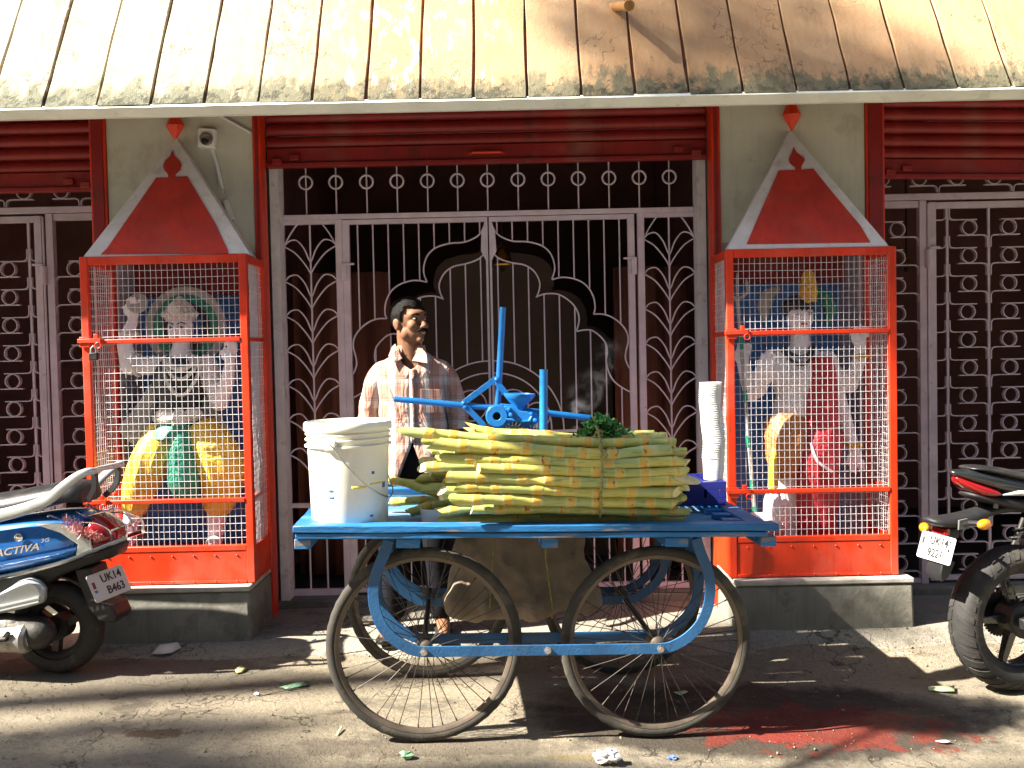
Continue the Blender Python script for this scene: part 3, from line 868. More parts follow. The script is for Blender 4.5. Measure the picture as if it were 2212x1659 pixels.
# the side panels with leaf scrolls
def side_panel(xa, xb, mirror):
    z1 = ZBAR - .0145; xm = (xa + xb) / 2; hw = (xb - xa) / 2
    mb = MB()
    mb.bx(xa, xb, YG - .014, YG + .014, z1 - .024, z1 - .001)
    pn = build(mb, 'side_panel', MAUVE, gate)
    z_low = gz(735, 1090)
    mb = MB(); mb.bx(xa, xb, YG - .014, YG + .014, ZB, ZB + .034); build(mb, 'rail', MAUVE, pn)
    mb = MB(); mb.bx(xa, xb, YG - .011, YG + .011, z_low - .012, z_low + .012); build(mb, 'rail', MAUVE, pn)
    mb = MB(); mb.tube([(xm, YG, z_low + .013), (xm, YG, z1 - .025)], R_, 6); build(mb, 'stem', MAUVE, pn)
    for k in (-1, 1):
        mb = MB(); mb.tube([(xm + k * hw * .34, YG, ZB + .035), (xm + k * hw * .34, YG, z_low - .013)], R_, 6); build(mb, 'bar', MAUVE, pn)
    per = gz(735, 700) - gz(735, 775)
    z0 = gz(680, 530) if not mirror else gz(1440, 514)      # where the first leaves leave the frame
    mb = MB()
    aa = [V3((xa + (xm - xa) * t, YG, z0 + .155 * math.sin(PI / 2 * t) ** .9)) for t in [i / 10 for i in range(11)]]
    mb.sweep(aa, .007, .011, NY); mb.sweep([V3((2 * xm - p.x, p.y, p.z)) for p in aa], .007, .011, NY)
    build(mb, 'arch_scroll', MAUVE, pn)
    me = None; k = 0
    def leaf(h, drop, pw):
        up = smooth_path([(-hw, YG, 0), (-hw * .82, YG, h), (-hw * .52, YG, h * 1.15), (-hw * .24, YG, -.018), (-hw * .07, YG, -.075), (0, YG, -.092)], 5)
        dn = smooth_path([(-hw, YG, -.006), (-hw * .62, YG, -.038), (-hw * .32, YG, -.085), (-hw * .1, YG, -.13), (0, YG, -.158)], 5)
        return up, dn
    while z0 - k * per - .16 > z_low:
        if me is None:
            mb = MB(); up, dn = leaf(.024, 0, 0)
            for c in (up, dn):
                for s in (1, -1):
                    mb.sweep([V3((s * p.x, 0, p.z)) for p in c], .0068, .010, NY)
            me = build(mb, 'leaf_scroll', MAUVE, pn, local=True)
            me.matrix_local = FRAME[gate.name].inverted() @ Matrix.Translation((xm, YG - .001, z0))
        else:
            inst(me, 'leaf_scroll', pn, FRAME[gate.name].inverted() @ Matrix.Translation((xm, YG - .001 - .0004 * (k % 2), z0 - k * per)))
        k += 1
side_panel(fx[0] + .0195, sp[0] - .0195, False)
side_panel(sp[1] + .0195, fx[1] - .0195, True)
for x in sp:
    mb = MB(); mb.bx(x - .019, x + .019, YG - .02, YG + .02, ZB - .004, ZBAR - .0145); build(mb, 'inner_post', MAUVE, gate, bevel=.003)
# leaves
OUT = [('2', q) for q in ((1105, 992), (1112, 1022), (1140, 1060), (1200, 1085), (1265, 1088), (1330, 1105), (1370, 1140), (1388, 1190), (1387, 1225), (1376, 1256))]
OUT2 = [('2', q) for q in ((1376, 1258), (1430, 1248), (1490, 1260), (1535, 1290), (1562, 1340), (1568, 1390), (1561, 1414))]
OUT3 = [('6', q) for q in ((822, 186), (880, 185), (940, 205), (1000, 250), (1040, 310), (1048, 370), (1035, 430), (1030, 480), (1042, 520), (1058, 552))]
INN = [('2', q) for q in ((1103, 1122), (1116, 1142), (1145, 1166), (1200, 1183), (1255, 1193), (1298, 1222), (1322, 1268), (1320, 1305), (1309, 1335))]
INN2 = [('6', q) for q in ((437, 70), (500, 48), (580, 50), (640, 80), (690, 125), (720, 180), (725, 235), (708, 300))]
INN3 = [('6', q) for q in ((710, 302), (760, 292), (810, 295), (860, 330), (900, 380), (912, 440), (905, 500), (920, 570), (950, 630), (1000, 675), (1060, 710))]
zL1, zL0 = ZBAR - .019, ZB + .012
cusps = []
def gpath(lst):
    return [Q(k, q[0], q[1], YG) for k, q in lst]
outer_pl = [smooth_path(gpath(l), 4) for l in (OUT, OUT2, OUT3)]
inner_pl = [smooth_path(gpath(l), 4) for l in (INN, INN2, INN3)]
xst = ls[1] - .018
sc = (xst - cxg - .012) / (outer_pl[2][-1].x - cxg - .012)
def norm(pl):
    return [[V3((cxg + .012 + (p.x - cxg - .012) * (1 + (sc - 1) * min(1, max(0, (p.x - cxg) / (xst - cxg))) ** 2), YG, p.z)) for p in c] for c in pl]
outer_pl, inner_pl = norm(outer_pl), norm(inner_pl)
def hits(pl, x):
    r = []
    for c in pl:
        for a, b in zip(c, c[1:]):
            if (a.x - x) * (b.x - x) <= 0 and abs(a.x - b.x) > 1e-7:
                r.append(a.z + (b.z - a.z) * (x - a.x) / (b.x - a.x))
    return r
arcR = .395
def leafgate(s):
    mir = lambda p: V3((cxg + s * (p.x - cxg), p.y, p.z))
    xi, xo = cxg + .006, ls[1] - .0
    mb = MB()
    def bx(xa, xb, y0, y1, z0, z1):
        a, b = sorted((cxg + s * (xa - cxg), cxg + s * (xb - cxg))); mb.bx(a, b, y0, y1, z0, z1)
    bx(ls[1] - .018, ls[1] + .018, YG - .016, YG + .016, zL0, zL1)
    bx(cxg + .004, cxg + .016, YG - .014, YG + .014, zL0, zL1 - .0245)
    bx(cxg + .004, ls[1] - .0185, YG - .014, YG + .014, zL1 - .024, zL1)
    bx(cxg + .0165, ls[1] - .0185, YG - .013, YG + .013, zL0, zL0 + .026)
    bx(cxg + .0165, ls[1] - .0185, YG - .008, YG + .008, zmid - .007, zmid + .007)
    lf = build(mb, 'gate_leaf', MAUVE, gate)
    for nm, pl in (('outer_arch_scroll', outer_pl), ('inner_arch_scroll', inner_pl)):
        mb = MB()
        for c in pl: mb.sweep([mir(p) for p in c], .0074, .012, NY)
        build(mb, nm, MAUVE, lf)
    for k in range(9):
        x = cxg + .047 + k * (xst - cxg - .047 - .045) / 8.0
        oh = hits(outer_pl, x); ih = hits(inner_pl, x)
        mb = MB(); seg = []
        if oh: seg.append((max(oh), zL1 - .025))
        lo = zmid + .007
        dx = x - cxg
        if dx < arcR: lo = max(lo, zmid + math.sqrt(arcR * arcR - dx * dx))
        if ih and max(ih) > lo: seg.append((lo, max(ih)))
        elif not ih and not oh: seg.append((lo, zL1 - .025))
        seg.append((zL0 + .027, zmid - .008))
        for a, b in seg:
            if b - a > .01: mb.tube([mir(V3((x, YG + .002, a))), mir(V3((x, YG + .002, b)))], .0043, 6)
        build(mb, 'bar', MAUVE, lf)
    mb = MB()
    for r in (arcR, arcR * .83):
        mb.sweep([mir(V3((cxg + .0165 + (r - .0165) * math.sin(a), YG - .003, zmid + .008 + (r - .008) * math.cos(a)))) for a in [PI / 2 * i / 24 for i in range(25)]], .0075, .011, NY)
    mb.torus(mir(V3((cxg + .115, YG - .003, zmid + .15))), .085, .004, AXY, 28, 6)
    mb.torus(mir(V3((cxg + .25, YG - .003, zmid + .09))), .07, .004, AXY, 28, 6)
    build(mb, 'rosette_scroll', MAUVE, lf)
    # pointed plate at the crown of the arch
    mb = MB(); q = [Q('2', *c, YG) for c in ((1098, 990), (1122, 1040), (1128, 1130), (1104, 1172))]
    mb.prism([V3((cxg + s * .0165, YG - .016, zL1 - .025))] + [mir(V3((max(p.x, cxg + .017), YG - .016, p.z))) for p in q[1:3]] + [V3((cxg + s * .0165, YG - .016, q[3].z))], (0, .006, 0)); build(mb, 'crown_plate', MAUVE, lf)
    z = gz(740, 590); xx = cxg + s * (ls[1] - cxg + .012)
    mb = MB(); mb.box((xx, YG - .03, z), (.03, .02, .085)); mb.box((xx - s * .02, YG - .03, z + .046), (.075, .014, .012)); build(mb, 'hinge', MAUVE, lf, bevel=.003)
    mb = MB(); mb.box((xx, YG - .03, zmid - .50), (.03, .02, .12)); build(mb, 'hinge', MAUVE, lf, bevel=.003)
leafgate(1); leafgate(-1)

# ------------------------------------------------------------------ the two side gates: flat-bar grilles with rings
def flat_bracket_meshes(w):
    pass
def ring_gate(name_label, x_first, col_step, ncol, z_rings, per, nrow, xfix, xstile, x_end, zbeam, side, partial_ring_x, x_pier):
    """side=+1: hinge posts on the left of the leaf (right gate)"""
    t = thing('ring_grille_gate', name_label, 'gate', ((xfix + x_end) / 2, YG, .122), None, 'side gates of rings and flat bars')
    xlo, xhi = sorted((x_pier, x_end))
    mb = MB(); mb.bx(xlo, xhi, YG - .018, YG + .018, zbeam - .0, zbeam + .036); build(mb, 'transom_beam', MAUVE_DIM, t, bevel=.003)
    mb = MB(); mb.bx(xfix - .02, xfix + .02, YG - .02, YG + .02, .12, zbeam - .001); build(mb, 'gate_post', MAUVE_DIM, t, bevel=.003)
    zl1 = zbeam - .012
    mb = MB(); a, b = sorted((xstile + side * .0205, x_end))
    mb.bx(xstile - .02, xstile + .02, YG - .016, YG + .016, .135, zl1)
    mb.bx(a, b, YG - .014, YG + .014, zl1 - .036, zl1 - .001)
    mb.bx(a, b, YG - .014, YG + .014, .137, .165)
    lf = build(mb, 'leaf_frame', MAUVE_DIM, t, bevel=.002)
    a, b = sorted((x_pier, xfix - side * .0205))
    mb = MB(); mb.bx(a, b, YG - .014, YG + .014, zbeam - .04, zbeam - .004); pf = build(mb, 'side_frame', MAUVE_DIM, t)
    mb = MB(); mb.bx(a, b, YG - .014, YG + .014, .125, .15); build(mb, 'rail', MAUVE_DIM, pf)
    Mi = FRAME[t.name].inverted()
    cols = [x_first + side * i * col_step for i in range(ncol)]
    for x in cols:
        mb = MB(); mb.bx(x - .006, x + .006, YG - .006, YG + .006, .166, zl1 - .037); build(mb, 'column_bar', MAUVE_DIM, lf)
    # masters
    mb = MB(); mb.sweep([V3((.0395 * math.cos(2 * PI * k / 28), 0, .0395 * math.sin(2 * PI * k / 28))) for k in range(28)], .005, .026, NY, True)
    rme = mesh_of(mb, MAUVE_DIM)
    def hook(sx, sz, L):
        c = [V3((sx * .0095, 0, sz * .066)), V3((sx * .0095, 0, sz * .022)), V3((sx * .014, 0, sz * .008)), V3((sx * .026, 0, sz * .001)), V3((sx * .045, 0, 0)), V3((sx * L, 0, 0))]
        m = MB(); m.sweep(c, .0058, .022, NY); return mesh_of(m, MAUVE_DIM)
    up = {sx: hook(sx, 1, col_step * .70) for sx in (1, -1)}
    dn = {sx: hook(sx, -1, col_step * .74) for sx in (1, -1)}
    half = col_step / 2
    flip = lambda i: (i % 2 == 0)
    xs_ring = [x + side * half for x in cols]
    for r in range(nrow):
        z = z_rings - r * per
        if z < .2: break
        for i, xr in enumerate(xs_ring):
            j = random.uniform(-.006, .006)
            inst(rme, 'ring', lf, Mi @ Matrix.Translation((xr + j, YG, z)))
            inst(up[side] if flip(i) else dn[side], 'flat_bracket', lf, Mi @ Matrix.Translation((cols[i], YG, z + (.0425 if flip(i) else -.0425))))
            if i + 1 < len(cols):
                inst(dn[-side] if flip(i) else up[-side], 'flat_bracket', lf, Mi @ Matrix.Translation((cols[i + 1], YG, z + (-.0425 if flip(i) else .0425))))
        # stubs between stile and first column
        m = MB()
        c = [V3((-side * .0095, 0, .066)), V3((-side * .0095, 0, .022)), V3((-side * .014, 0, .008)), V3((-side * .026, 0, .001)), V3((-side * (abs(x_first - xstile) - .021), 0, 0))]
        if r == 0:
            m.sweep(c, .0058, .022, NY); stub = mesh_of(m, MAUVE_DIM)
        else: m.bm.free()
        inst(stub, 'flat_bracket', lf, Mi @ Matrix.Translation((x_first, YG, z + .0425)))
        # fixed side strip
        zz = z - .004
        if abs(partial_ring_x - x_pier) > .03:
            inst(rme, 'ring', pf, Mi @ Matrix.Translation((partial_ring_x, YG, zz)))
            xe = xfix - side * .021
            if r == 0:
                m = MB(); L = abs(xe - partial_ring_x)
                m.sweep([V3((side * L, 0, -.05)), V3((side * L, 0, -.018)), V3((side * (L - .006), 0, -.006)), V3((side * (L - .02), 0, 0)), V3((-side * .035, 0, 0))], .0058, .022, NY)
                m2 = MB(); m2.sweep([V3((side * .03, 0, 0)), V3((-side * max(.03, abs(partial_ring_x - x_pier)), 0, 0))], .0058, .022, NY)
                pa, pb = mesh_of(m, MAUVE_DIM), mesh_of(m2, MAUVE_DIM)
            inst(pa, 'flat_bracket', pf, Mi @ Matrix.Translation((partial_ring_x, YG, zz - .0425)))
            inst(pb, 'flat_bracket', pf, Mi @ Matrix.Translation((partial_ring_x, YG, zz + .0425)))
    # transom row of rings
    n = int(abs(x_end - x_pier) / .2)
    for i in range(n):
        x = x_pier + side * (.085 + i * .205)
        inst(rme, 'ring', t, Mi @ Matrix.Translation((x, YG, zbeam + .12)))
        mb = MB(); s = 1 if i % 2 else -1
        mb.sweep([V3((x - s * .05, YG, zbeam + .078)), V3((x + s * .075, YG, zbeam + .078)), V3((x + s * .09, YG, zbeam + .073)), V3((x + s * .097, YG, zbeam + .06)), V3((x + s * .097, YG, zbeam + .037))], .0058, .022, NY)
        build(mb, 'flat_bracket', MAUVE_DIM, t)
    mb = MB(); mb.tube([(xlo, YG, zbeam + .165), (xhi, YG, zbeam + .165)], .005, 6); build(mb, 'top_rod', MAUVE_DIM, t)
    mb = MB(); zh = zbeam - .31 if side > 0 else zbeam - .33
    mb.tube([((xfix + xstile) / 2, YG - .026, zh - .06), ((xfix + xstile) / 2, YG - .026, zh + .04)], .017, 10)
    mb.bar(((xfix + xstile) / 2, YG - .03, zh + .045), ((xfix + xstile) / 2 + side * .06, YG - .03, zh + .048), .012, .012)
    mb.tube([((xfix + xstile) / 2, YG - .02, .2), ((xfix + xstile) / 2, YG - .02, zl1 - .01)], .006, 6)
    build(mb, 'hinge', MAUVE_DIM, t)
a8 = lambda x, y: Q('8', x, y, YG)
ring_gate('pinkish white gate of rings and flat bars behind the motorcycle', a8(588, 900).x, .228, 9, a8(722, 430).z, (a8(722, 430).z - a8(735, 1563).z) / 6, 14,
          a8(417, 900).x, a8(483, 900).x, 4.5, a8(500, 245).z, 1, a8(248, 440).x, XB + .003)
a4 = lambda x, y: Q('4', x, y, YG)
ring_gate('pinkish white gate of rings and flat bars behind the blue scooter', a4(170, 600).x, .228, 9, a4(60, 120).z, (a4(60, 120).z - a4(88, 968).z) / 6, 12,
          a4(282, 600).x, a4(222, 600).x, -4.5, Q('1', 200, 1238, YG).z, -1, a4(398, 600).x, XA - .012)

# ------------------------------------------------------------------ wire cages on cement plinths
YC = 4.40
def cage(x0, x1, zb, zt, zpan, bars, label, plab, px0, px1, roof_pts, inset, diamond, YAP):
    d = YW - YC
    # plinth
    t = thing('cement_plinth', plab, 'plinth', ((px0 + px1) / 2, (YC + YW) / 2, PAVZ))
    mb = MB()
    n = 12; rr = []
    for z, o in ((.03, .006), (.10, .004), (zb - .05, .0), (zb - .03, -.004)):
        rr.append([V3((px0 - o, YC - .05 - o, z)), V3((px1 + o, YC - .05 - o, z)), V3((px1 + o, YW - .002, z)), V3((px0 - o, YW - .002, z))])
    mb.rings(rr); build(mb, 'plinth_block', CONC, t, bevel=.012)
    mb = MB(); mb.bx(px0 - .004, px1 + .004, YC - .054, YW - .003, zb - .029, zb - .004); build(mb, 'plinth_cap', CONCTOP, t, bevel=.006)
    # cage frame
    t = thing('shrine_cage', label, 'cage', ((x0 + x1) / 2, (YC + YW) / 2, zb))
    w = .038
    for xa in (x0, x1 - w):
        mb = MB(); mb.bx(xa, xa + w, YC, YC + .036, zb, zt); build(mb, 'corner_post', RED, t, bevel=.004)
        xb = xa if xa == x0 else xa + w - .03
        mb = MB(); mb.bx(xb, xb + .03, YW - .034, YW - .004, zb, zt); build(mb, 'wall_post', RED, t, bevel=.004)
    mb = MB(); mb.bx(x0 + w + .001, x1 - w - .001, YC + .001, YC + .034, zt - .04, zt - .0005); build(mb, 'top_rail', RED, t, bevel=.004)
    for xa in (x0, x1 - w):
        mb = MB(); mb.bx(xa + .002, xa + w - .002, YC + .037, YW - .035, zt - .04, zt - .001); build(mb, 'side_rail', RED, t, bevel=.004)
        for bz in bars:
            mb = MB(); mb.bx(xa + .006, xa + .024, YC + .037, YW - .035, bz - .010, bz + .010); build(mb, 'side_rail', RED, t, bevel=.003)
    for bz in bars:
        mb = MB(); mb.bx(x0 + w + .001, x1 - w - .001, YC - .004, YC + .022, bz - .0105, bz + .0105); build(mb, 'door_rail', RED, t, bevel=.003)
    mb = MB(); mb.bx(x0 + w + .001, x1 - w - .001, YC + .003, YC + .03, zpan - .001, zpan + .028); build(mb, 'bottom_rail', RED, t, bevel=.004)
    mb = MB(); mb.bx(x0 + w + .001, x1 - w - .001, YC + .006, YC + .012, zb + .001, zpan - .002)
    mb.bx(x0 + w + .002, x1 - w - .002, YC - .001, YC + .0055, zb + .002, zb + .016)
    for k in range(7):
        xx = x0 + w + .05 + k * (x1 - x0 - 2 * w - .1) / 6
        mb.ell((xx, YC + .004, zpan - .022), .005, n=6, m=4); mb.ell((xx, YC - .002, zb + .012), .005, n=6, m=4)
    build(mb, 'base_panel', RED, t, bevel=.0015)
    mb = MB()
    for xa in (x0 + .004, x1 - .009): mb.bx(xa, xa + .005, YC + .037, YW - .035, zb + .001, zpan + .02)
    build(mb, 'side_base_panel', RED, t)
    # woven wire: front, both sides
    def wires(o, ux, W, z0, z1, nx, nz_, nrm):
        mb = MB(); rng = random.Random(int(W * 1000) + nx)
        wav = lambda a, b, k: .0022 * noise.noise(V3((a * 3, b * 3, k * 1.7)))
        for i in range(nx + 1):
            f = i / nx * W; jit = rng.uniform(-.0015, .0015)
            pts = []
            m = nz_ // 2
            for k in range(m + 1):
                z = z0 + (z1 - z0) * k / m
                pts.append(o + ux * (f + jit + .6 * wav(f, z, 1)) + V3((0, 0, z)) + nrm * (.0012 * (1 if k % 2 else -1) + 1.5 * wav(f, z, 2)))
            mb.tube(pts, .0012, 4, caps=False)
        for k in range(nz_ + 1):
            z = z0 + (z1 - z0) * k / nz_; jit = rng.uniform(-.0015, .0015)
            pts = []
            m = max(6, nx // 2)
            for i in range(m + 1):
                f = i / m * W
                pts.append(o + ux * f + V3((0, 0, z + jit + wav(f, z, 3))) + nrm * (.0012 * (-1 if i % 2 else 1) + 1.5 * wav(f, z, 2)))
            mb.tube(pts, .0012, 4, caps=False)
        return mb
    W = x1 - x0 - 2 * w
    build(wires(V3((x0 + w, YC + .018, 0)), V3((1, 0, 0)), W, zpan + .025, zt - .035, int(W / .0262), int((zt - zpan) / .0365), NY), 'front_wire_mesh', WIRE, t, sharp=0)
    for xa, nn in ((x0 + .015, -1), (x1 - .015, 1)):
        build(wires(V3((xa, YC + .03, 0)), V3((0, 1, 0)), d - .06, zpan + .02, zt - .035, int(d / .0262), int((zt - zpan) / .0365), V3((nn, 0, 0))), 'side_wire_mesh', WIRE, t, sharp=0)
    # latches
    mb = MB(); hx = x0 - .012 if True else x1
    build_latch = []
    for bz in bars:
        mb = MB()
        mb.bar((x0 - .012, YC - .014, bz + .004), (x0 + .10, YC - .016, bz + .006), .014, .02)
        mb.box((x0 + .02, YC - .010, bz - .001), (.05, .012, .05)); mb.box((x0 + .075, YC - .010, bz + .012), (.02, .014, .05))
        mb.torus((x0 + .092, YC - .03, bz - .018), .014, .0035, AXY, 14, 6)
        build(mb, 'sliding_bolt', RED, t, bevel=.002)
    # pyramid roof: pale sheet with painted inset, its apex against the wall
    zr = zt + .001
    L, Rr, A = roof_pts
    pl, pr = V3((x0 + .004, YC + .012, zr)), V3((x1 - .004, YC + .012, zr))
    pl.x, pr.x = L, Rr
    ap = V3((A[0], YAP, A[1]))
    wl, wr = V3((pl.x + .05, YW - .004, zr)), V3((pr.x - .05, YW - .004, zr))
    mb = MB()
    apb = V3((ap.x, YW - .003, ap.z + .005))
    v = [mb.v(q) for q in (pl, pr, wr, wl, ap, apb)]
    for q in ((0, 1, 4), (1, 2, 5, 4), (3, 0, 4, 5), (0, 3, 2, 1), (2, 3, 5)): mb.f([v[i] for i in q])
    rf = build(mb, 'pyramid_roof', WHITEPAINT, t, sharp=20)
    nr = (pr - pl).cross(ap - pl).normalized()
    if nr.y > 0: nr = -nr
    poly = []
    for (u, vv) in inset:
        poly.append(PP(u, vv, pl, nr) + nr * .0015)
    mb = MB(); mb.prism(poly, nr * .003); build(mb, 'painted_inset', ROOFRED, rf)
    # diamond finial
    (ux0, uy), (ux1, _), (utx, uty), (ubx, uby) = diamond
    a, b = P(ux0, uy, YW - .04), P(ux1, uy, YW - .04)
    tp, bt = P(utx, uty, YW - .04), P(ubx, uby, YW - .04)
    c = (a + b) / 2; r = (b - a).length / 2
    mb = MB(); rr = []
    for z, q in ((c.z - .014 + (c.z - bt.z) * .95, .32), (c.z - .014, 1), (bt.z - .014, .06)):
        rr.append([V3((c.x + r * q * math.cos(PI / 3 * k + PI / 6 * 0), YW - .04 + r * q * .8 * math.sin(PI / 3 * k), z)) for k in range(6)])
    mb.rings(rr)
    build(mb, 'diamond_finial', RED, t, sharp=15)
    return t
S1 = lambda l: [zv('1', *q) for q in l]
S3 = lambda l: [zv('3', *q) for q in l]
zb1 = zat(400, 1262, YC); zt1 = zat(355, 551, YC)
cL = (P(178, 780, YC).x, P(540, 870, YC).x)
ap1 = P(*zv('1', 1020, 800), YW - .05)
cage(cL[0], cL[1], zb1, zt1, P(400, 1192, YC).z, [P(370, 735, YC).z, P(370, 1083, YC).z],
     'red framed wire mesh cage holding the green and yellow statue, padlocked at its upper bar',
     'grey cement plinth under the cage with the green and yellow statue', P(200, 1320, YC).x, P(546, 1320, YC).x,
     (P(*zv('1', 475, 1478), YC).x, P(*zv('1', 1440, 1470), YC).x, (ap1.x, ap1.z)),
     S1([(585, 1474), (620, 1440), (905, 1030), (975, 1030), (973, 1010), (950, 985), (945, 960), (958, 930), (985, 905), (1000, 872), (1012, 905), (1040, 930), (1052, 955), (1046, 985), (1018, 1010), (1017, 1026), (1085, 1022), (1250, 1300), (1320, 1450), (1322, 1469)]),
     S1([(958, 712), (1068, 710), (1008, 662), (1025, 798)]), YW - .05)
zb2 = zat(1765, 1245, YC); zt2 = zat(1747, 535, YC)
cR = (P(1572, 890, YC).x, P(1939, 886, YC).x)
ap2 = P(*zv('3', 548, 757), YW - .05)
cage(cR[0], cR[1], zb2, zt2, P(1765, 1170, YC).z, [P(1750, 717, YC).z, P(1750, 1060, YC).z],
     'red framed wire mesh cage holding the red-draped statue, two sliding bolts on its post',
     'grey cement plinth with pale edge under the cage with the red-draped statue', P(1586, 1300, YC).x, P(1964, 1300, YC).x,
     (P(*zv('3', 178, 1424), YC).x, P(*zv('3', 1120, 1405), YC).x, (ap2.x, ap2.z)),
     S3([(290, 1414), (330, 1320), (475, 988), (572, 986), (570, 972), (540, 945), (535, 920), (552, 885), (562, 852), (580, 885), (622, 915), (627, 930), (608, 965), (606, 985), (675, 978), (790, 1120), (950, 1310), (1005, 1404)]),
     S3([(497, 650), (607, 645), (552, 585), (548, 744)]), YW - .05)
# padlock on the left cage
p = Q('4', 474, 556, YC - .03)
t = thing('padlock', 'dark padlock hanging from the bolt of the cage with the green and yellow statue', 'padlock', (p.x, p.y, p.z - .02))
mb = MB(); mb.box(p + V3((0, 0, -.004)), (.042, .018, .036)); build(mb, 'lock_body', IRON, t, bevel=.004)
mb = MB(); mb.tube([p + V3((-.013, 0, .012)), p + V3((-.012, 0, .034)), p + V3((0, 0, .046)), p + V3((.012, 0, .034)), p + V3((.013, 0, .012))], .0035, 6); build(mb, 'shackle', STEEL, t)

# ------------------------------------------------------------------ little camera box and conduit on the left pier
t = thing('wall_lamp_box', 'white square socket box with a dark round eye on the cream wall', 'socket box', Q('1', 1205, 870, YW))
c = Q('1', 1208, 808, YW)
mb = MB(); mb.box(c + V3((0, -.022, 0)), (.085, .044, .098), Matrix.Rotation(rad(4), 3, 'Y')); build(mb, 'box_body', WHITEPL, t, bevel=.004)
mb = MB(); mb.lathe([(.034, 0), (.034, .012), (.024, .013), (.022, .002)], Q('1', 1196, 806, YW - .044), AXY, 20); build(mb, 'socket_ring', STEEL, t)
mb = MB(); mb.lathe([(.016, 0), (.016, .02), (.010, .026)], Q('1', 1190, 822, YW - .046), AXY, 14); build(mb, 'lamp_eye', BLACKPL, t)
mb = MB(); mb.tube([Q('1', 1228, 862, YW - .012), Q('1', 1255, 960, YW - .012), Q('1', 1285, 1095, YW - .012)], .011, 8); 
mb.tube([Q('1', 1285, 1095, YW - .012), Q('1', 1298, 1130, YW - .03), Q('1', 1312, 1105, YW - .05), Q('1', 1285, 1090, YW - .03)], .003, 6); build(mb, 'conduit', WHITEPAINT, t)
mb = MB(); mb.bar(Q('1', 1305, 1160, YW - .012), Q('1', 1345, 1268, YW - .012), .024, .02, (0, 1, 0)); build(mb, 'junction_strip', WHITEPAINT, t, bevel=.002)
mb = MB(); mb.tube([Q('1', 1240, 655, YW - .012), Q('1', 1340, 705, YW - .012), Q('1', 1452, 768, YW - .012)], .008, 8)
solo(mb, 'wall_conduit', WHITEPAINT, 'thin white conduit slanting across the cream wall under the eave', 'conduit')

# ------------------------------------------------------------------ painted statues behind the mesh
YS = 4.68
def limb(mb, pts, rs, n=12):
    for i in range(len(pts) - 1): mb.cap(pts[i], pts[i + 1], rs[i], rs[i + 1], n)
def fingers(mb, p, d, side, s=.014, n=4):
    d = V3(d).normalized(); side = V3(side).normalized()
    for k in range(n):
        a = p + side * ((k - (n - 1) / 2) * s * 1.5)
        L = (.055, .065, .06, .048)[k]
        mb.cap(a, a + d * L, s * .62, s * .5, 8)
    mb.cap(p - side * s * 2.4 - d * .03, p - side * s * 3.8 + d * .015, s * .65, s * .5, 8)
def face(t, c, h, turn=0.0):
    """painted eyes, brows and mouth on a head of half-height h centred on c, looking to -Y"""
    mb = MB()
    for s in (-1, 1):
        mb.ell(c + V3((s * h * .33, -h * .80, h * .10)), (h * .19, h * .04, h * .085))
    build(mb, 'eye', EYEW, t)
    mb = MB()
    for s in (-1, 1):
        mb.ell(c + V3((s * h * .33, -h * .838, h * .10)), (h * .08, h * .02, h * .08), n=8, m=6)
        mb.tube(smooth_path([c + V3((s * h * .10, -h * .86, h * .28)), c + V3((s * h * .32, -h * .84, h * .40)), c + V3((s * h * .58, -h * .68, h * .30))], 3), h * .035, 6)
    build(mb, 'painted_brow', S_BLACK, t)
    mb = MB(); mb.ell(c + V3((0, -h * .80, -h * .48)), (h * .2, h * .07, h * .055)); build(mb, 'lips', S_RED, t)
def q4(x, y, Y=YS): return Q('4', x, y, Y)
# --- statue in green and yellow
t = thing('painted_statue', 'painted statue in yellow trousers and green sash with a crown, one arm raised', 'statue', (q4(920, 1400).x, YS, zb1))
hc = q4(915, 425)
mb = MB()
mb.ell(hc, (.066, .07, .086)); mb.ell(hc + V3((0, -.068, -.008)), (.012, .016, .024))
limb(mb, [hc + V3((0, .01, -.06)), q4(915, 560)], [.042, .055])
mb.ell(q4(915, 680), (.135, .085, .15)); mb.ell(q4(912, 800), (.105, .075, .10)); mb.ell(q4(912, 590), (.12, .06, .05))
limb(mb, [q4(790, 605), q4(655, 610, YS - .05), q4(630, 490, YS - .07), q4(672, 385, YS - .06)], [.052, .046, .038, .028])
limb(mb, [q4(1050, 600), q4(1110, 790, YS - .02), q4(1150, 690, YS - .07), q4(1165, 600, YS - .08)], [.052, .05, .038, .028])
h1, h2 = q4(675, 350, YS - .06), q4(1165, 570, YS - .08)
mb.ell(h1, (.03, .022, .042)); fingers(mb, h1 + V3((0, 0, .03)), (.1, -.2, 1), (1, 0, 0))
mb.ell(h2, (.03, .022, .042)); fingers(mb, h2 + V3((0, 0, .03)), (.2, -.2, 1), (1, 0, 0))
limb(mb, [q4(860, 960), q4(745, 1100, YS - .06), q4(680, 1330, YS - .03), q4(650, 1480, YS - .03)], [.08, .075, .05, .036])
limb(mb, [q4(985, 960), q4(1110, 1150, YS - .05), q4(1100, 1340), q4(1090, 1480)], [.09, .09, .055, .04])
for q in (q4(640, 1500, YS - .06), q4(1085, 1500, YS - .05)): mb.ell(q, (.04, .085, .028))
body = build(mb, 'statue_body', MARBLE, t); remesh(body, .009, 3)
face(t, hc, .086)
mb = MB(); mb.ell(q4(910, 690, YS), (.143, .093, .16)); mb.ell(q4(910, 800), (.112, .083, .10)); build(mb, 'dark_tunic', S_BLACK, t)
mb = MB(); mb.torus(hc + V3((.01, .05, .015)), .19, .022, AXY, 40, 8, .5); build(mb, 'halo_rim', S_GREY, t)
mb = MB(); mb.torus(hc + V3((.01, .055, .015)), .15, .026, AXY, 40, 8, .4); build(mb, 'halo_band', S_GRN, t)
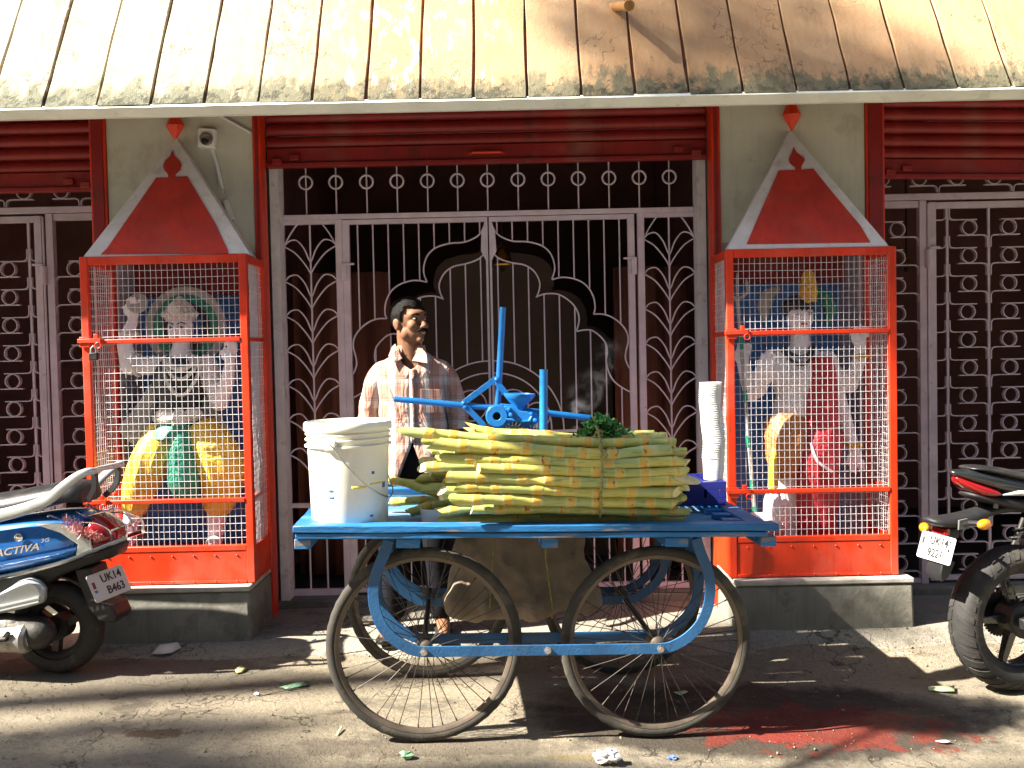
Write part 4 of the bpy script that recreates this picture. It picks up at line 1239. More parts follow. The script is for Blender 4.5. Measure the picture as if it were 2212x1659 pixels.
mb = MB(); mb.torus(hc + V3((.01, .06, .015)), .11, .026, AXY, 40, 8, .4); build(mb, 'hair', S_BLACK, t)
mb = MB(); mb.lathe([(.072, 0), (.082, .02), (.078, .05), (.06, .08), (.03, .105), (.012, .125)], hc + V3((0, .0, .045)), n=20)
for k in range(9):
    a = PI + PI * k / 8; mb.ell(hc + V3((.08 * math.cos(a), .08 * math.sin(a), .078)), .016, n=8, m=6)
mb.ell(hc + V3((-.0, -.075, .10)), (.03, .02, .045)); build(mb, 'crown', S_SILV, t)
for k, (wd, dp) in enumerate(((.085, .10), (.10, .18), (.07, .05))):
    mb = MB(); c = q4(912, 575, YS - .095)
    mb.tube(smooth_path([c + V3((-wd, .05, 0)), c + V3((-wd * .8, .01, -dp * .5)), c + V3((-wd * .35, -.008, -dp * .92)), c + V3((0, -.012, -dp)), c + V3((wd * .35, -.008, -dp * .92)), c + V3((wd * .8, .01, -dp * .5)), c + V3((wd, .05, 0))], 4), .010 if k < 2 else .014, 8); build(mb, 'necklace', S_SILV, t)
mb = MB(); mb.torus(q4(912, 872, YS), .115, .02, None, 30, 8); mb.ell(q4(908, 880, YS - .12), (.038, .02, .062))
for s in (-1, 1): mb.ell(q4(908 + s * 70, 850, YS - .105), (.05, .02, .028))
build(mb, 'belt', S_SILV, t)
mb = MB(); mb.lathe([(.10, .03), (.135, .0), (.15, -.05), (.12, -.06)], q4(912, 920), n=26); build(mb, 'sash_skirt', S_GRN, t)
def cloth_leg(pts, rs):
    m = MB(); rr = []
    pp = smooth_path(pts, 5); n = 22
    for i, p in enumerate(pp):
        f = i / (len(pp) - 1) * (len(rs) - 1); k = min(int(f), len(rs) - 2); r = rs[k] + (rs[k + 1] - rs[k]) * (f - k)
        tt = (pp[min(i + 1, len(pp) - 1)] - pp[max(0, i - 1)]).normalized(); xx = V3((1, 0, 0)); xx = (xx - tt * xx.dot(tt)).normalized(); yy = tt.cross(xx)
        rr.append([p + (xx * math.cos(2 * PI * j / n) + yy * math.sin(2 * PI * j / n)) * (r * (1 + .05 * math.sin(j * 2.9 + i * .5))) for j in range(n)])
    m.rings(rr); return m
build(cloth_leg([q4(850, 955), q4(770, 1080, YS - .06), q4(705, 1240, YS - .04), q4(680, 1345, YS - .03)], [.10, .10, .085, .055]), 'yellow_trouser_leg', S_YEL, t)
build(cloth_leg([q4(1000, 950), q4(1110, 1100, YS - .05), q4(1120, 1230, YS - .04), q4(1100, 1340)], [.115, .125, .105, .06]), 'yellow_trouser_leg', S_YEL, t)
build(cloth_leg([q4(915, 915, YS - .10), q4(920, 1050, YS - .13), q4(935, 1190, YS - .13), q4(955, 1290, YS - .12)], [.045, .065, .085, .05]), 'green_sash', S_GRN, t)
def sheetstrip(edge_a, edge_b, th):
    m = MB(); n = len(edge_a)
    a = [m.v(p) for p in edge_a]; b = [m.v(p) for p in edge_b]
    for i in range(n - 1): m.f((a[i], b[i], b[i + 1], a[i + 1]))
    return m
m = sheetstrip([q4(780, 640, YS + .03), q4(700, 800, YS + .03), q4(600, 900, YS + .0), q4(585, 935, YS)], [q4(800, 760, YS + .02), q4(780, 900, YS + .03), q4(735, 1020, YS), q4(690, 1030, YS - .02)], 0)
build(m, 'grey_shawl', S_GREY, t, solid=.02, subd=2)
m = sheetstrip([q4(1030, 640, YS + .03), q4(1080, 820, YS + .03), q4(1200, 960, YS)], [q4(1000, 780, YS + .03), q4(1050, 930, YS + .03), q4(1215, 1120, YS)], 0)
build(m, 'grey_shawl', S_GREY, t, solid=.02, subd=2)
mb = MB(); mb.torus(q4(655, 445, YS - .065), .036, .013, None, 20, 8); mb.torus(q4(700, 605, YS - .04), .052, .012, axes(V3((0, 1, 0)), V3((0, 0, 1)), V3((1, 0, 0))), 20, 8); mb.torus(q4(1080, 690, YS), .054, .012, None, 20, 8)
build(mb, 'bangle', S_SILV, t)
mb = MB(); mb.lathe([(.05, 0), (.055, .012), (.05, .02)], q4(700, 275, YS - .05) - V3((0, 0, .02)), axes(V3((1, 0, 0)), V3((0, .3, 1)).normalized(), V3((0, -1, .3)).normalized()), 24); 
build(mb, 'held_disc', S_GREY, t)
mb = MB(); mb.bx(cL[0] + .05, cL[1] - .05, YC + .07, YW + .2, zb1 + .001, zb1 + .10); build(mb, 'statue_base', S_RED, t, bevel=.01)
# --- statue in red drape
def q7(x, y, Y=YS): return Q('7', x, y, Y)
t = thing('painted_statue', 'pale painted statue in a red drape with a yellow crest, holding a slim staff', 'statue', (q7(480, 1350).x, YS, zb2))
hc = q7(465, 408)
mb = MB()
mb.ell(hc, (.070, .072, .092)); mb.ell(hc + V3((.012, -.07, -.008)), (.013, .016, .026))
limb(mb, [hc + V3((0, .01, -.06)), q7(470, 560)], [.045, .055])
mb.ell(q7(450, 680), (.135, .085, .15)); mb.ell(q7(440, 820), (.11, .08, .11)); mb.ell(q7(455, 585), (.13, .06, .045))
limb(mb, [q7(330, 610), q7(275, 740, YS - .03), q7(300, 650, YS - .11)], [.05, .046, .034])
limb(mb, [q7(330, 600, YS + .04), q7(250, 760, YS), q7(215, 640, YS - .05)], [.046, .042, .034])
limb(mb, [q7(590, 610), q7(640, 800, YS - .01), q7(700, 980, YS - .05)], [.055, .045, .034])
limb(mb, [q7(590, 640, YS + .04), q7(690, 720, YS + .02), q7(735, 600, YS - .03), q7(735, 560, YS - .03)], [.05, .042, .034, .03])
for c, d in ((q7(318, 650, YS - .12), (.1, -.1, 1)), (q7(210, 610, YS - .06), (.1, 0, 1)), (q7(715, 1030, YS - .06), (.1, -.1, -1)), (q7(738, 530, YS - .04), (.1, -.1, 1))):
    mb.ell(c, (.034, .022, .048)); fingers(mb, c + V3(d).normalized() * .035, d, (1, 0, 0), .015)
limb(mb, [q7(410, 940), q7(400, 1130, YS - .05), q7(420, 1320, YS - .02), q7(425, 1400, YS - .02)], [.08, .062, .045, .036])
limb(mb, [q7(500, 940), q7(530, 1130, YS - .05), q7(530, 1330), q7(530, 1400)], [.08, .065, .045, .036])
for c in (q7(425, 1405, YS - .06), q7(530, 1405, YS - .05)): mb.ell(c, (.04, .085, .028))
body = build(mb, 'statue_body', MARBLE, t); remesh(body, .009, 3)
face(t, hc, .092)
mb = MB(); mb.lathe([(.075, 0), (.072, .03), (.05, .05)], hc + V3((0, .005, .03)), n=20); mb.ell(hc + V3((-.005, .02, .04)), (.085, .07, .07)); build(mb, 'hair', S_BLACK, t)
mb = MB(); mb.lathe([(.042, 0), (.046, .05), (.04, .10), (.03, .145), (.012, .165)], q7(505, 345, YS - .02), n=14)
for k in range(8): mb.ell(q7(500 + 18 * math.sin(k * 2.1), 340 - k * 11, YS - .055), .014, n=8, m=6)
build(mb, 'yellow_crest', S_GOLD, t)
for s, pts in ((-1, [(375, 285), (330, 310), (305, 365), (310, 430)]), (1, [(530, 290), (580, 330), (600, 385), (590, 445)])):
    m = MB(); pp = smooth_path([q7(x, y, YS + .05) for x, y in pts], 4)
    m.tube(pp, [.012 + .026 * math.sin(PI * i / (len(pp) - 1)) for i in range(len(pp))], 10); build(m, 'ear_leaf', S_GRN if s > 0 else S_GREY, t)
build(cloth_leg([q7(560, 590, YS - .03), q7(565, 720, YS - .04), q7(560, 850, YS - .05), q7(575, 960, YS - .06)], [.06, .075, .085, .085]), 'red_drape', S_RED, t)
build(cloth_leg([q7(560, 930, YS - .03), q7(530, 1060, YS - .06), q7(535, 1200, YS - .05), q7(540, 1380, YS - .03)], [.12, .125, .115, .10]), 'red_skirt', S_RED, t)
build(cloth_leg([q7(400, 880, YS - .04), q7(400, 960, YS - .08), q7(395, 1050, YS - .09), q7(400, 1130, YS - .08)], [.10, .105, .09, .055]), 'leopard_skin_wrap', S_LEO, t)
mb = MB(); mb.tube(smooth_path([q7(515, 980, YS - .15), q7(545, 1060, YS - .19), q7(610, 1110, YS - .18)], 4), .008, 6); mb.tube(smooth_path([q7(440, 580, YS - .085), q7(430, 760, YS - .11), q7(450, 850, YS - .10)], 4), .006, 6); build(mb, 'white_cord', MARBLE, t)
mb = MB()
for w_, dp in ((.07, .05), (.085, .09)):
    c = q7(468, 548, YS - .085)
    mb.tube(smooth_path([c + V3((-w_, .05, 0)), c + V3((-w_ * .6, 0, -dp * .7)), c + V3((0, -.012, -dp)), c + V3((w_ * .6, 0, -dp * .7)), c + V3((w_, .05, 0))], 4), .009, 8)
build(mb, 'bead_necklace', S_BLACK, t)
st = MB(); a, b = q7(185, 330, YS - .09), q7(262, 1290, YS - .09)
st.tube([a + (b - a) * (k / 12) for k in range(13)], .010, 8); sb_ = build(st, 'staff', S_GREY, t)
for k in (2.5, 5.5, 8, 10.5, 12):
    m = MB(); c = a + (b - a) * (k / 12); dd = (b - a).normalized() * .03; m.tube([c - dd, c + dd], .0125, 8); build(m, 'staff_band', S_GRN, sb_)
m = MB()
for s in (-1, 0, 1):
    m.tube(smooth_path([a, a + V3((s * .05, 0, .03)), a + V3((s * .045, 0, .10 + (.03 if s == 0 else 0)))], 3), [.008] * 6 + [.002], 6)
build(m, 'staff_prong', S_GREY, sb_)
mb = MB(); mb.torus(q7(738, 590, YS - .03), .036, .010, None, 20, 8); mb.torus(q7(705, 990, YS - .05), .038, .011, None, 20, 8); build(mb, 'gold_bangle', S_GOLD, t)
mb = MB(); mb.tube(smooth_path([q7(345, 1180, YS - .14), q7(348, 1060, YS - .15), q7(362, 960, YS - .13)], 4), [.026, .026, .024, .022, .02, .018, .015, .012, .008], 10); build(mb, 'ivory_horn', S_YEL, t)
mb = MB(); mb.ell(q7(345, 1290, YS - .12), (.05, .06, .13)); mb.ell(q7(300, 1345, YS - .12), (.07, .07, .06)); build(mb, 'white_drapery', MARBLE, t)
mb = MB(); mb.ell(q7(265, 1330, YS - .10), (.06, .05, .045)); mb.ell(q7(355, 1370, YS - .13), (.05, .05, .04)); build(mb, 'pink_offering', PINKST, t)
mb = MB(); mb.bx(cR[0] + .05, cR[1] - .05, YC + .07, YW + .2, zb2 + .001, zb2 + .06); build(mb, 'statue_base', S_RED, t, bevel=.01)
# ------------------------------------------------------------------ the handcart
YAW, TILT = rad(3.9), rad(1.7)
CROT3 = Matrix.Rotation(YAW, 3, 'Z') @ Matrix.Rotation(TILT, 3, 'Y')
CO = V3((.071, 3.664, .004))
cart = thing('handcart', 'blue wooden four-wheeled handcart with big spoked bicycle wheels, loaded with sugarcane', 'cart', CO, CROT3)
MC = FRAME[cart.name]
DT = .797                        # top of the planks
def deck(x, y):
    lx = (x - CO.x) * math.cos(YAW) + (y - CO.y) * math.sin(YAW)
    return CO.z + DT - math.sin(TILT) * lx
DX0, DX1, DY0, DY1 = -.905, .832, -.462, .50
def lb(name, x0, x1, y0, y1, z0, z1, m, bev=.003):
    mb = MB(); mb.bx(x0, x1, y0, y1, z0, z1); return build(mb, name, m, cart, local=True, bevel=bev)
def board(name, x0, x1, y0, y1, z0, z1, m, seed):
    """a sawn board with slightly uneven edges"""
    rg = random.Random(seed); mb = MB(); rr = []
    n = 14; along = (x1 - x0) > (y1 - y0)
    for i in range(n + 1):
        f = i / n; j = [rg.uniform(-.0016, .0016) for _ in range(4)]
        if along:
            x = x0 + (x1 - x0) * f
            rr.append([V3((x, y0 + j[0], z0 + j[1])), V3((x, y1 + j[2], z0 + j[1])), V3((x, y1 + j[2], z1 + j[3])), V3((x, y0 + j[0], z1 + j[3]))])
        else:
            y = y0 + (y1 - y0) * f
            rr.append([V3((x0 + j[0], y, z0 + j[1])), V3((x1 + j[2], y, z0 + j[1])), V3((x1 + j[2], y, z1 + j[3])), V3((x0 + j[0], y, z1 + j[3]))])
    mb.rings(rr); return build(mb, name, m, cart, local=True, bevel=.003)
npl = 10; pw = (DY1 - DY0) / npl
for i in range(npl):
    board('plank', DX0 + .004 + random.uniform(0, .006), DX1 - .03 - random.uniform(0, .01), DY0 + i * pw + .001 + (.004 if i else 0), DY0 + (i + 1) * pw - .005, DT - .021, DT - random.uniform(0, .002), WOODBLUE2 if i else WOODBLUE, 100 + i)
board('edge_board', DX0, DX1, DY0 - .003, DY0 + .068, DT + .0015, DT + .0265, WOODBLUE, 1)
board('edge_board', DX0, DX1, DY1 - .068, DY1 + .003, DT + .0015, DT + .0265, WOODBLUE, 2)
board('edge_board', DX0 + .001, DX0 + .075, DY0 + .0695, DY1 - .0695, DT + .0015, DT + .026, WOODBLUE, 3)
board('edge_board', DX1 - .10, DX1 - .028, DY0 + .0695, DY1 - .0695, DT + .0015, DT + .026, WOODBLUE, 4)
for k in range(7):
    y = DY0 + .11 + k * .115
    lb('cleat', DX1 - .17, DX1 - .102, y, y + .05, DT + .0015, DT + .022, WOODBLUE, .002)
for x, w in ((-.872, .058), (-.505, .084), (0.0, .06), (.46, .084), (.80, .058)):
    board('cross_batten', x - w / 2, x + w / 2, DY0 + .012, DY1 - .012, DT - .058, DT - .0225, WOODBLUE, int(x * 100) + 300)
for y in (-.12, .16):
    lb('long_beam', -.80, .80, y - .03, y + .03, DT - .080, DT - .0595, WOODBLUE)
RW = .36
AXW = axes(V3((1, 0, 0)), V3((0, 0, 1)), V3((0, -1, 0)))
spoke_me = None
def wheel(wx, wy, ph, name_i):
    c = V3((wx, wy, RW))
    mb = MB()
    n = 96; prof = []
    for k in range(12):
        b = 2 * PI * k / 12
        prof.append((RW - .0205 + .0205 * math.cos(b), .0175 * math.sin(b)))
    rr = []
    for i in range(n):
        a = 2 * PI * i / n
        bump = .0012 if i % 2 else -.0006
        rr.append([c + AXW @ V3(((r + (bump if r > RW - .012 else 0)) * math.cos(a), (r + (bump if r > RW - .012 else 0)) * math.sin(a), h)) for r, h in prof])
    mb.rings(rr, False, True)
    w = build(mb, 'wheel', TYRE, cart, local=True)
    mb = MB(); pr = [(.322, -.014), (.326, -.015), (.330, -.012), (.322, -.006), (.316, -.003), (.316, .003), (.322, .006), (.330, .012), (.326, .015), (.322, .014), (.312, .008), (.310, 0), (.312, -.008)]
    mb.rings([[c + AXW @ V3((r * math.cos(2 * PI * i / 64), r * math.sin(2 * PI * i / 64), h)) for r, h in pr] for i in range(64)], False, True)
    build(mb, 'rim', RIM, w, local=True)
    mb = MB(); mb.lathe([(.010, -.085), (.010, -.05), (.020, -.048), (.030, -.040), (.030, -.036), (.017, -.030), (.017, .030), (.030, .036), (.030, .040), (.020, .048), (.010, .05), (.010, .085)], c, AXW, 18); build(mb, 'hub', RIM, w, local=True)
    global spoke_me
    if spoke_me is None:
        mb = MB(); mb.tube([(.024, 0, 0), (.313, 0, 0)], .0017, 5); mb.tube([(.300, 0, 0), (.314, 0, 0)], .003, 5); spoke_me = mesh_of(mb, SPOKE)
    for k in range(36):
        a = 2 * PI * (k + .3 * ((k // 2) % 2)) / 36 + ph
        fl = .036 if k % 2 else -.036
        tw = .07 * (1 if (k // 2) % 2 else -1)
        p0 = c + AXW @ V3((.026 * math.cos(a + tw * 3), .026 * math.sin(a + tw * 3), fl))
        p1 = c + AXW @ V3((.313 * math.cos(a), .313 * math.sin(a), 0))
        x = (p1 - p0).normalized(); y = x.cross(V3((0, 1, 0))).normalized(); z = x.cross(y)
        M = Matrix.Translation(p0 - x * .024) @ axes(x, y, z).to_4x4()
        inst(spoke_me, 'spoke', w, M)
    return w
WXL, WX, WY = .447, .415, .335
wheel(-WXL, -WY, .05, 0); wheel(WX, -WY, .12, 1); wheel(-WXL, WY, .2, 2); wheel(WX, WY, .31, 3)
# bent flat iron bars that carry the axles
half = [(-.128, .405), (-.142, .36), (-.170, .29), (-.182, .233), (-.176, .157), (-.148, .09), (-.098, .038), (-.04, .007), (0.0, 0.0)]
path = smooth_path([V3((-WXL + a, 0, RW - .003 + b)) for a, b in half], 4)
full = path + [V3((0, 0, RW - .003))] + [V3((-p.x - WXL + WX, 0, p.z)) for p in reversed(path)]
for wy in (-WY, WY):
    for o in (-.075, .075):
        mb = MB(); mb.sweep([p + V3((0, wy + o, 0)) for p in full], .039, .007, V3((0, -1, 0))); br = build(mb, 'axle_bar', BARBLUE, cart, local=True, bevel=.0015)
        for bx_ in (-WXL, 0, WX):
            mb = MB(); mb.lathe([(.013, 0), (.013, .006), (.008, .0065), (.008, .014)], (bx_, wy + o - .0037 if o < 0 else wy + o + .0175, RW - .003), AXW, 8); build(mb, 'bolt', STEEL, br, local=True)
for bx_ in (-WXL, WX):
    mb = MB(); mb.tube([(bx_, -WY + .09, RW), (bx_, WY - .09, RW)], .011, 10); build(mb, 'axle', IRON, cart, local=True)

# ------------------------------------------------------------------ bucket
bp = P(757, 1128, 3.34); bp.z = deck(bp.x, bp.y) + .001
t = thing('bucket', 'big white plastic paint bucket with lid and wire handle on the cart', 'bucket', bp)
prof = [(.128, .004), (.136, 0), (.139, .006), (.147, .27), (.149, .292), (.1585, .293), (.1585, .299), (.149, .300), (.149, .316), (.1565, .317), (.1565, .322), (.149, .323), (.1495, .336), (.1555, .337), (.1555, .342), (.1495, .343), (.15, .356)]
mb = MB(); mb.lathe(prof, bp, n=56); build(mb, 'bucket_body', BUCKET, t, sharp=30)
mb = MB(); mb.lathe([(.1515, .350), (.159, .351), (.161, .356), (.161, .372), (.157, .381), (.150, .383), (.146, .379), (.143, .368), (.135, .366), (.01, .368)], bp, n=56); build(mb, 'lid', BUCKET, t, sharp=30)
lug = bp + V3((-.035, -.152, .305))
Ml = Matrix.Rotation(rad(-13), 3, 'Z')
mb = MB(); mb.box(lug, (.042, .02, .036), Ml); build(mb, 'handle_lug', BUCKET, t, bevel=.004)
mb = MB(); mb.tube(smooth_path([lug + V3((-.006, -.014, .008)), lug + V3((.008, -.016, -.004)), lug + V3((.06, -.012, -.075)), lug + V3((.12, .018, -.145)), lug + V3((.168, .075, -.19)), lug + V3((.187, .152, -.205)), lug + V3((.18, .23, -.17)), lug + V3((.10, .315, -.02))], 5), .0028, 6); build(mb, 'wire_handle', STEEL, t)
def on_bucket(ang, z, w, h, m, name, steps=6):
    r = .1385 + (.0085 * z / .27) + .0006; mb = MB(); vs = []
    for i in range(steps + 1):
        a = ang + (i / steps - .5) * w / r
        x, y = r * math.sin(a), -r * math.cos(a)
        vs.append((mb.v(bp + V3((x, y, z - h / 2))), mb.v(bp + V3((x, y, z + h / 2)))))
    for i in range(steps): mb.f((vs[i][0], vs[i + 1][0], vs[i + 1][1], vs[i][1]))
    build(mb, name, m, t, solid=.0004)
for k in range(3): on_bucket(-.33 + k * .045, .142, .0048, .009 + .002 * (k % 2), PRINT, 'printed_mark')
on_bucket(-.285, .118, .019, .0085, PRINT, 'printed_mark')
on_bucket(.80, .20, .012, .01, PRINT, 'printed_mark'); on_bucket(1.2, .15, .02, .02, PRINT, 'printed_mark'); on_bucket(.75, .045, .014, .008, PRINT, 'printed_mark')
on_bucket(.42, .152, .055, .008, YTAPE, 'tape_strip'); on_bucket(.95, .160, .07, .006, YTAPE, 'tape_strip')

# ------------------------------------------------------------------ sugarcane
def cane(pts, r, label, seed, group=None, cutL=0.5, cutR=0.3, kink=.0052):
    rg = random.Random(seed)
    pts = [V3(p) for p in pts]
    L = sum((b - a).length for a, b in zip(pts, pts[1:]))
    sp_ = smooth_path(pts, 24)
    acc = [0]
    for a, b in zip(sp_, sp_[1:]): acc.append(acc[-1] + (b - a).length)
    def at(s):
        for i in range(len(acc) - 1):
            if acc[i + 1] >= s: 
                f = (s - acc[i]) / max(1e-6, acc[i + 1] - acc[i]); return sp_[i].lerp(sp_[i + 1], f)
        return sp_[-1]
    st = []                             # (s, radius, node, seg)
    s = -rg.uniform(0, .09); seg = rg.random()
    T = acc[-1]
    nodes = []
    while s < T + .02:
        nodes.append(s); s += rg.uniform(.075, .15)
    for a, b in zip(nodes, nodes[1:]):
        seg = rg.random(); d = b - a
        for f, rr, nv in ((0, 1.055, 1), (.010 / d, 1.07, .95), (.022 / d, .99, .45), (.25, .955, .0), (.5, .965, 0), (.8, .99, .05), (1 - .018 / d, 1.04, .5), (1 - .008 / d, 1.08, .95)):
            q = a + d * f
            if 0 <= q <= T: st.append((q, r * rr, nv, seg))
    if not st or st[0][0] > .004: st.insert(0, (0, r * .97, 0, seg))
    if st[-1][0] < T - .004: st.append((T, r * .97, 0, seg))
    off = {}
    mb = MB(); bm = mb.bm
    ln = bm.verts.layers.float.new('node'); lsg = bm.verts.layers.float.new('seg')
    n = 12; R = []; prev = None
    ci, cj = rg.uniform(0, 6.28), rg.uniform(0, 6.28)
    for i, (q, rr, nv, sg) in enumerate(st):
        p = at(q); tt = (at(min(q + .01, T)) - at(max(q - .01, 0))).normalized()
        w = noise.noise_vector(V3((q * 7 + seed * 3.1, seed, 0))) * kink
        p = p + V3((0, w.y, w.z))
        x = V3((0, 0, 1)); x = (x - tt * x.dot(tt)).normalized(); y = tt.cross(x)
        ring = []
        for k in range(n):
            a = 2 * PI * k / n
            o = x * math.cos(a) + y * math.sin(a)
            sh = 0
            if i == 0: sh = cutL * r * math.cos(a - ci) * 1.4 
            if i == len(st) - 1: sh = cutR * r * math.cos(a - cj) * 1.4
            v = bm.verts.new(p + o * rr + tt * sh); v[ln] = nv; v[lsg] = sg; ring.append(v)
        R.append(ring)
    for a, b in zip(R, R[1:]):
        for k in range(n): mb.f((a[k], a[(k + 1) % n], b[(k + 1) % n], b[k]))
    mb.mi = 1
    mb.f(list(reversed(R[0]))); mb.f(R[-1])
    return solo(mb, 'sugarcane', [CANE, FLESH], label, 'sugarcane', group or 'sugarcane stalks tied in the bundle', sharp=50)
YB, RB = 3.385, .158
zbc = deck(.31, YB) + .029 + RB + .005
rows = [  # left end, mid at the rope, right end  (survey), label
    ((885, 935), 957, (1454, 957), 'topmost cane of the bundle front, its sharp tip pointing at the vendor', 1.6, .3),
    ((936, 957), 984, (1452, 972), 'thick pale cane second from the top, sagging across the bundle front', .8, .2),
    ((964, 990), 1003, (1467, 996), 'cane third from the top of the bundle front with a split pale end', 1.0, .6),
    ((1032, 1012), 1021, (1474, 1018), 'cane fourth from the top, starting short behind its neighbours', .3, .9),
    ((968, 1031), 1042, (1485, 1036), 'cane fifth from the top, cut to a long slant over the crate', .4, 1.9),
    ((990, 1052), 1062, (1463, 1062), 'dark green cane sixth from the top of the bundle front', .6, .8),
    ((984, 1078), 1083, (1456, 1085), 'pale thick-ended cane seventh from the top', .9, .9),
    ((1020, 1100), 1102, (1485, 1108), 'knobbly yellow cane eighth from the top with close nodes', .3, .4),
    ((955, 1126), 1121, (1478, 1122), 'cane second from the bottom, its end jutting out over the white tray', .6, .5),
    ((1014, 1132), 1137, (1459, 1133), 'lowest cane, lying on the front board of the cart', .6, 1.4),
]
used = []
for i, (l, mv, rt, lab, cl, cr) in enumerate(rows):
    Y = YB - RB
    for _ in range(4):
        z = P(1285, mv, Y).z
        Y = YB - math.sqrt(max(.0004, RB * RB - (z - zbc) ** 2))
    yl, yr = YB + (Y - YB) * 1.12 - (.03 if i in (1, 6) else 0), YB + (Y - YB) * 1.1
    pl_, pm, pr_ = P(l[0], l[1], yl - .04), P(1285, mv, Y), P(rt[0], rt[1], yr + .05)
    if i == 9: pm.z = max(pm.z, deck(.3, pm.y) + .049); pr_.z = max(pr_.z, deck(.6, pr_.y) + .045)
    q1 = pl_.lerp(pm, .5) + V3((0, 0, .004 if i else -.004)); q2 = pm.lerp(pr_, .5)
    cane([pl_, q1, pm, q2, pr_], (.0190, .0228, .0196, .0182, .0206, .0212, .0224, .0176, .0208, .0196)[i], lab, 10 + i, cutL=cl, cutR=cr)
# canes inside and behind
k = 0; rg = random.Random(4)
dz0 = .043
for iz in range(-4, 5):
    for iy in range(-4, 5):
        dy = iy * .046 + (.023 if iz % 2 else 0); dz = iz * .040
        if math.hypot(dy, dz) > RB + .004: continue
        front = -math.sqrt(max(0, RB * RB - dz * dz))
        if dy < front + .036: continue
        z = zbc + dz
        xm = .31
        xl = xm - rg.uniform(.46, .66); xr = xm + rg.uniform(.235, .33)
        sp_l = 1.15 + rg.uniform(0, .15)
        A = V3((xl, YB + dy * sp_l + .02, zbc + dz * sp_l - rg.uniform(-.01, .02)))
        B = V3((xm, YB + dy, z)); Cc = V3((xr, YB + dy * 1.06 + .03, zbc + dz * 1.04 - .004))
        A.z = max(A.z, deck(A.x, A.y) + .05 + 0.0); Cc.z = max(Cc.z, deck(Cc.x, Cc.y) + .05)
        cane([A, A.lerp(B, .5) + V3((0, 0, .004)), B, B.lerp(Cc, .5), Cc], rg.uniform(.0165, .0200), 'cane stalk packed inside the tied bundle behind its front row', 50 + k, 'canes packed inside the bundle', cutL=rg.uniform(.2, 1.2), cutR=rg.uniform(.2, 1))
        k += 1
# the two uppermost at the back, with their tips standing proud
cane([P(1018, 925, 3.44), P(1100, 939, 3.44), P(1240, 947, 3.44), P(1330, 953, 3.45)], .019, 'cane on the back of the bundle rising to a cut tip under the blue press', 201, cutL=1.3)
cane([P(1108, 937, 3.50), P(1180, 944, 3.50), P(1300, 955, 3.50)], .018, 'short cane lying behind the bundle top, before the upright blue pipe', 202, cutL=.9)
cane([P(1320, 953, 3.42), P(1380, 948, 3.42), P(1441, 944, 3.42)], .019, 'short thick cane with a round cut end, beside the mint on the bundle top', 203, cutR=.2)
cane([P(1290, 950, 3.47), P(1340, 942, 3.47), P(1410, 938, 3.47)], .017, 'cane behind the mint on the bundle top', 204)
# loose ones sprawling to the left
loose = [([(842, 1039), (895, 1046), (950, 1049), (1100, 1050)], 3.56, 'loose grey-green cane by the bucket, uppermost of the shaded stray ends'),
         ([(901, 1036), (969, 1024), (1100, 1015)], 3.52, 'loose cane end rising from under the vendor side of the bundle'),
         ([(841, 1084), (930, 1081), (1060, 1082)], 3.58, 'loose cane lying flat on the blue planks beside the bucket'),
         ([(885, 1107), (930, 1091), (991, 1079), (1080, 1072)], 3.42, 'loose shaded cane with a blunt dark end, crossing the planks at a slant'),
         ([(880, 1043), (935, 1062), (985, 1068), (1090, 1070)], 3.48, 'loose bent cane between the uppermost and the slanting stray ends'),
         ([(958, 1071), (1010, 1068), (1100, 1066)], 3.30, 'short sunlit cane end resting above the pale seventh cane'),
         ([(968, 1043), (1030, 1034), (1100, 1030)], 3.36, 'sunlit cane end with a ragged pale cut behind the fifth cane')]
for i, (vs, Y, lab) in enumerate(loose):
    pp = []
    for j, (u, v) in enumerate(vs):
        p = P(u, v, Y - .02 * j if Y > 3.4 else Y); p.z = max(p.z, deck(p.x, p.y) + .019); pp.append(p)
    cane(pp, .0175, lab, 300 + i, 'loose sugarcane ends', cutL=.8)
# rope round the bundle
t = thing('rope', 'green-brown jute rope tied round the sugarcane bundle in a bow', 'rope', (.31, YB, zbc - RB))
lp = []
for i in range(44):
    a = 2 * PI * i / 44
    lp.append(V3((.312 + .004 * math.sin(a * 3), YB + (RB + .0245) * math.cos(a), max(zbc + (RB + .0245) * math.sin(a), deck(.31, 3.3) + .0085))))
mb = MB()
def twist(mb, pts, r, closed=False):
    for ph in (0, PI):
        q = []; m = len(pts)
        for i, p in enumerate(pts):
            tt = (pts[(i + 1) % m] - pts[i - 1]).normalized() if closed or 0 < i < m - 1 else (pts[min(i + 1, m - 1)] - pts[max(i - 1, 0)]).normalized()
            x = V3((.3, 1, .2)); x = (x - tt * x.dot(tt)).normalized(); y = tt.cross(x); a = i * 1.1 + ph
            q.append(p + (x * math.cos(a) + y * math.sin(a)) * r * .55)
        mb.tube(q, r * .62, 6, closed=closed)
twist(mb, smooth_path(lp, 4, True), .0052, True); build(mb, 'rope_loop', ROPE, t)
kn = P(1283, 954, YB - .06)
kn = V3((kn.x, YB - .03, zbc + RB + .02)); kn = P(1288, 950, 3.33)
mb = MB(); mb.ell(kn, (.014, .013, .012)); twist(mb, smooth_path([kn + V3((-.012, 0, -.01)), kn + V3((.0, -.014, .012)), kn + V3((.013, 0, -.008)), kn + V3((0, .012, .01)), kn + V3((-.012, 0, -.01))], 6), .004); build(mb, 'knot', ROPE, t)
mb = MB()
K = lambda x, y, Y=3.30: Q('k', x, y, Y)
twist(mb, smooth_path([K(310, 610), K(340, 520), K(385, 450), K(435, 460), K(430, 530), K(370, 600), K(320, 615)], 6), .0036)
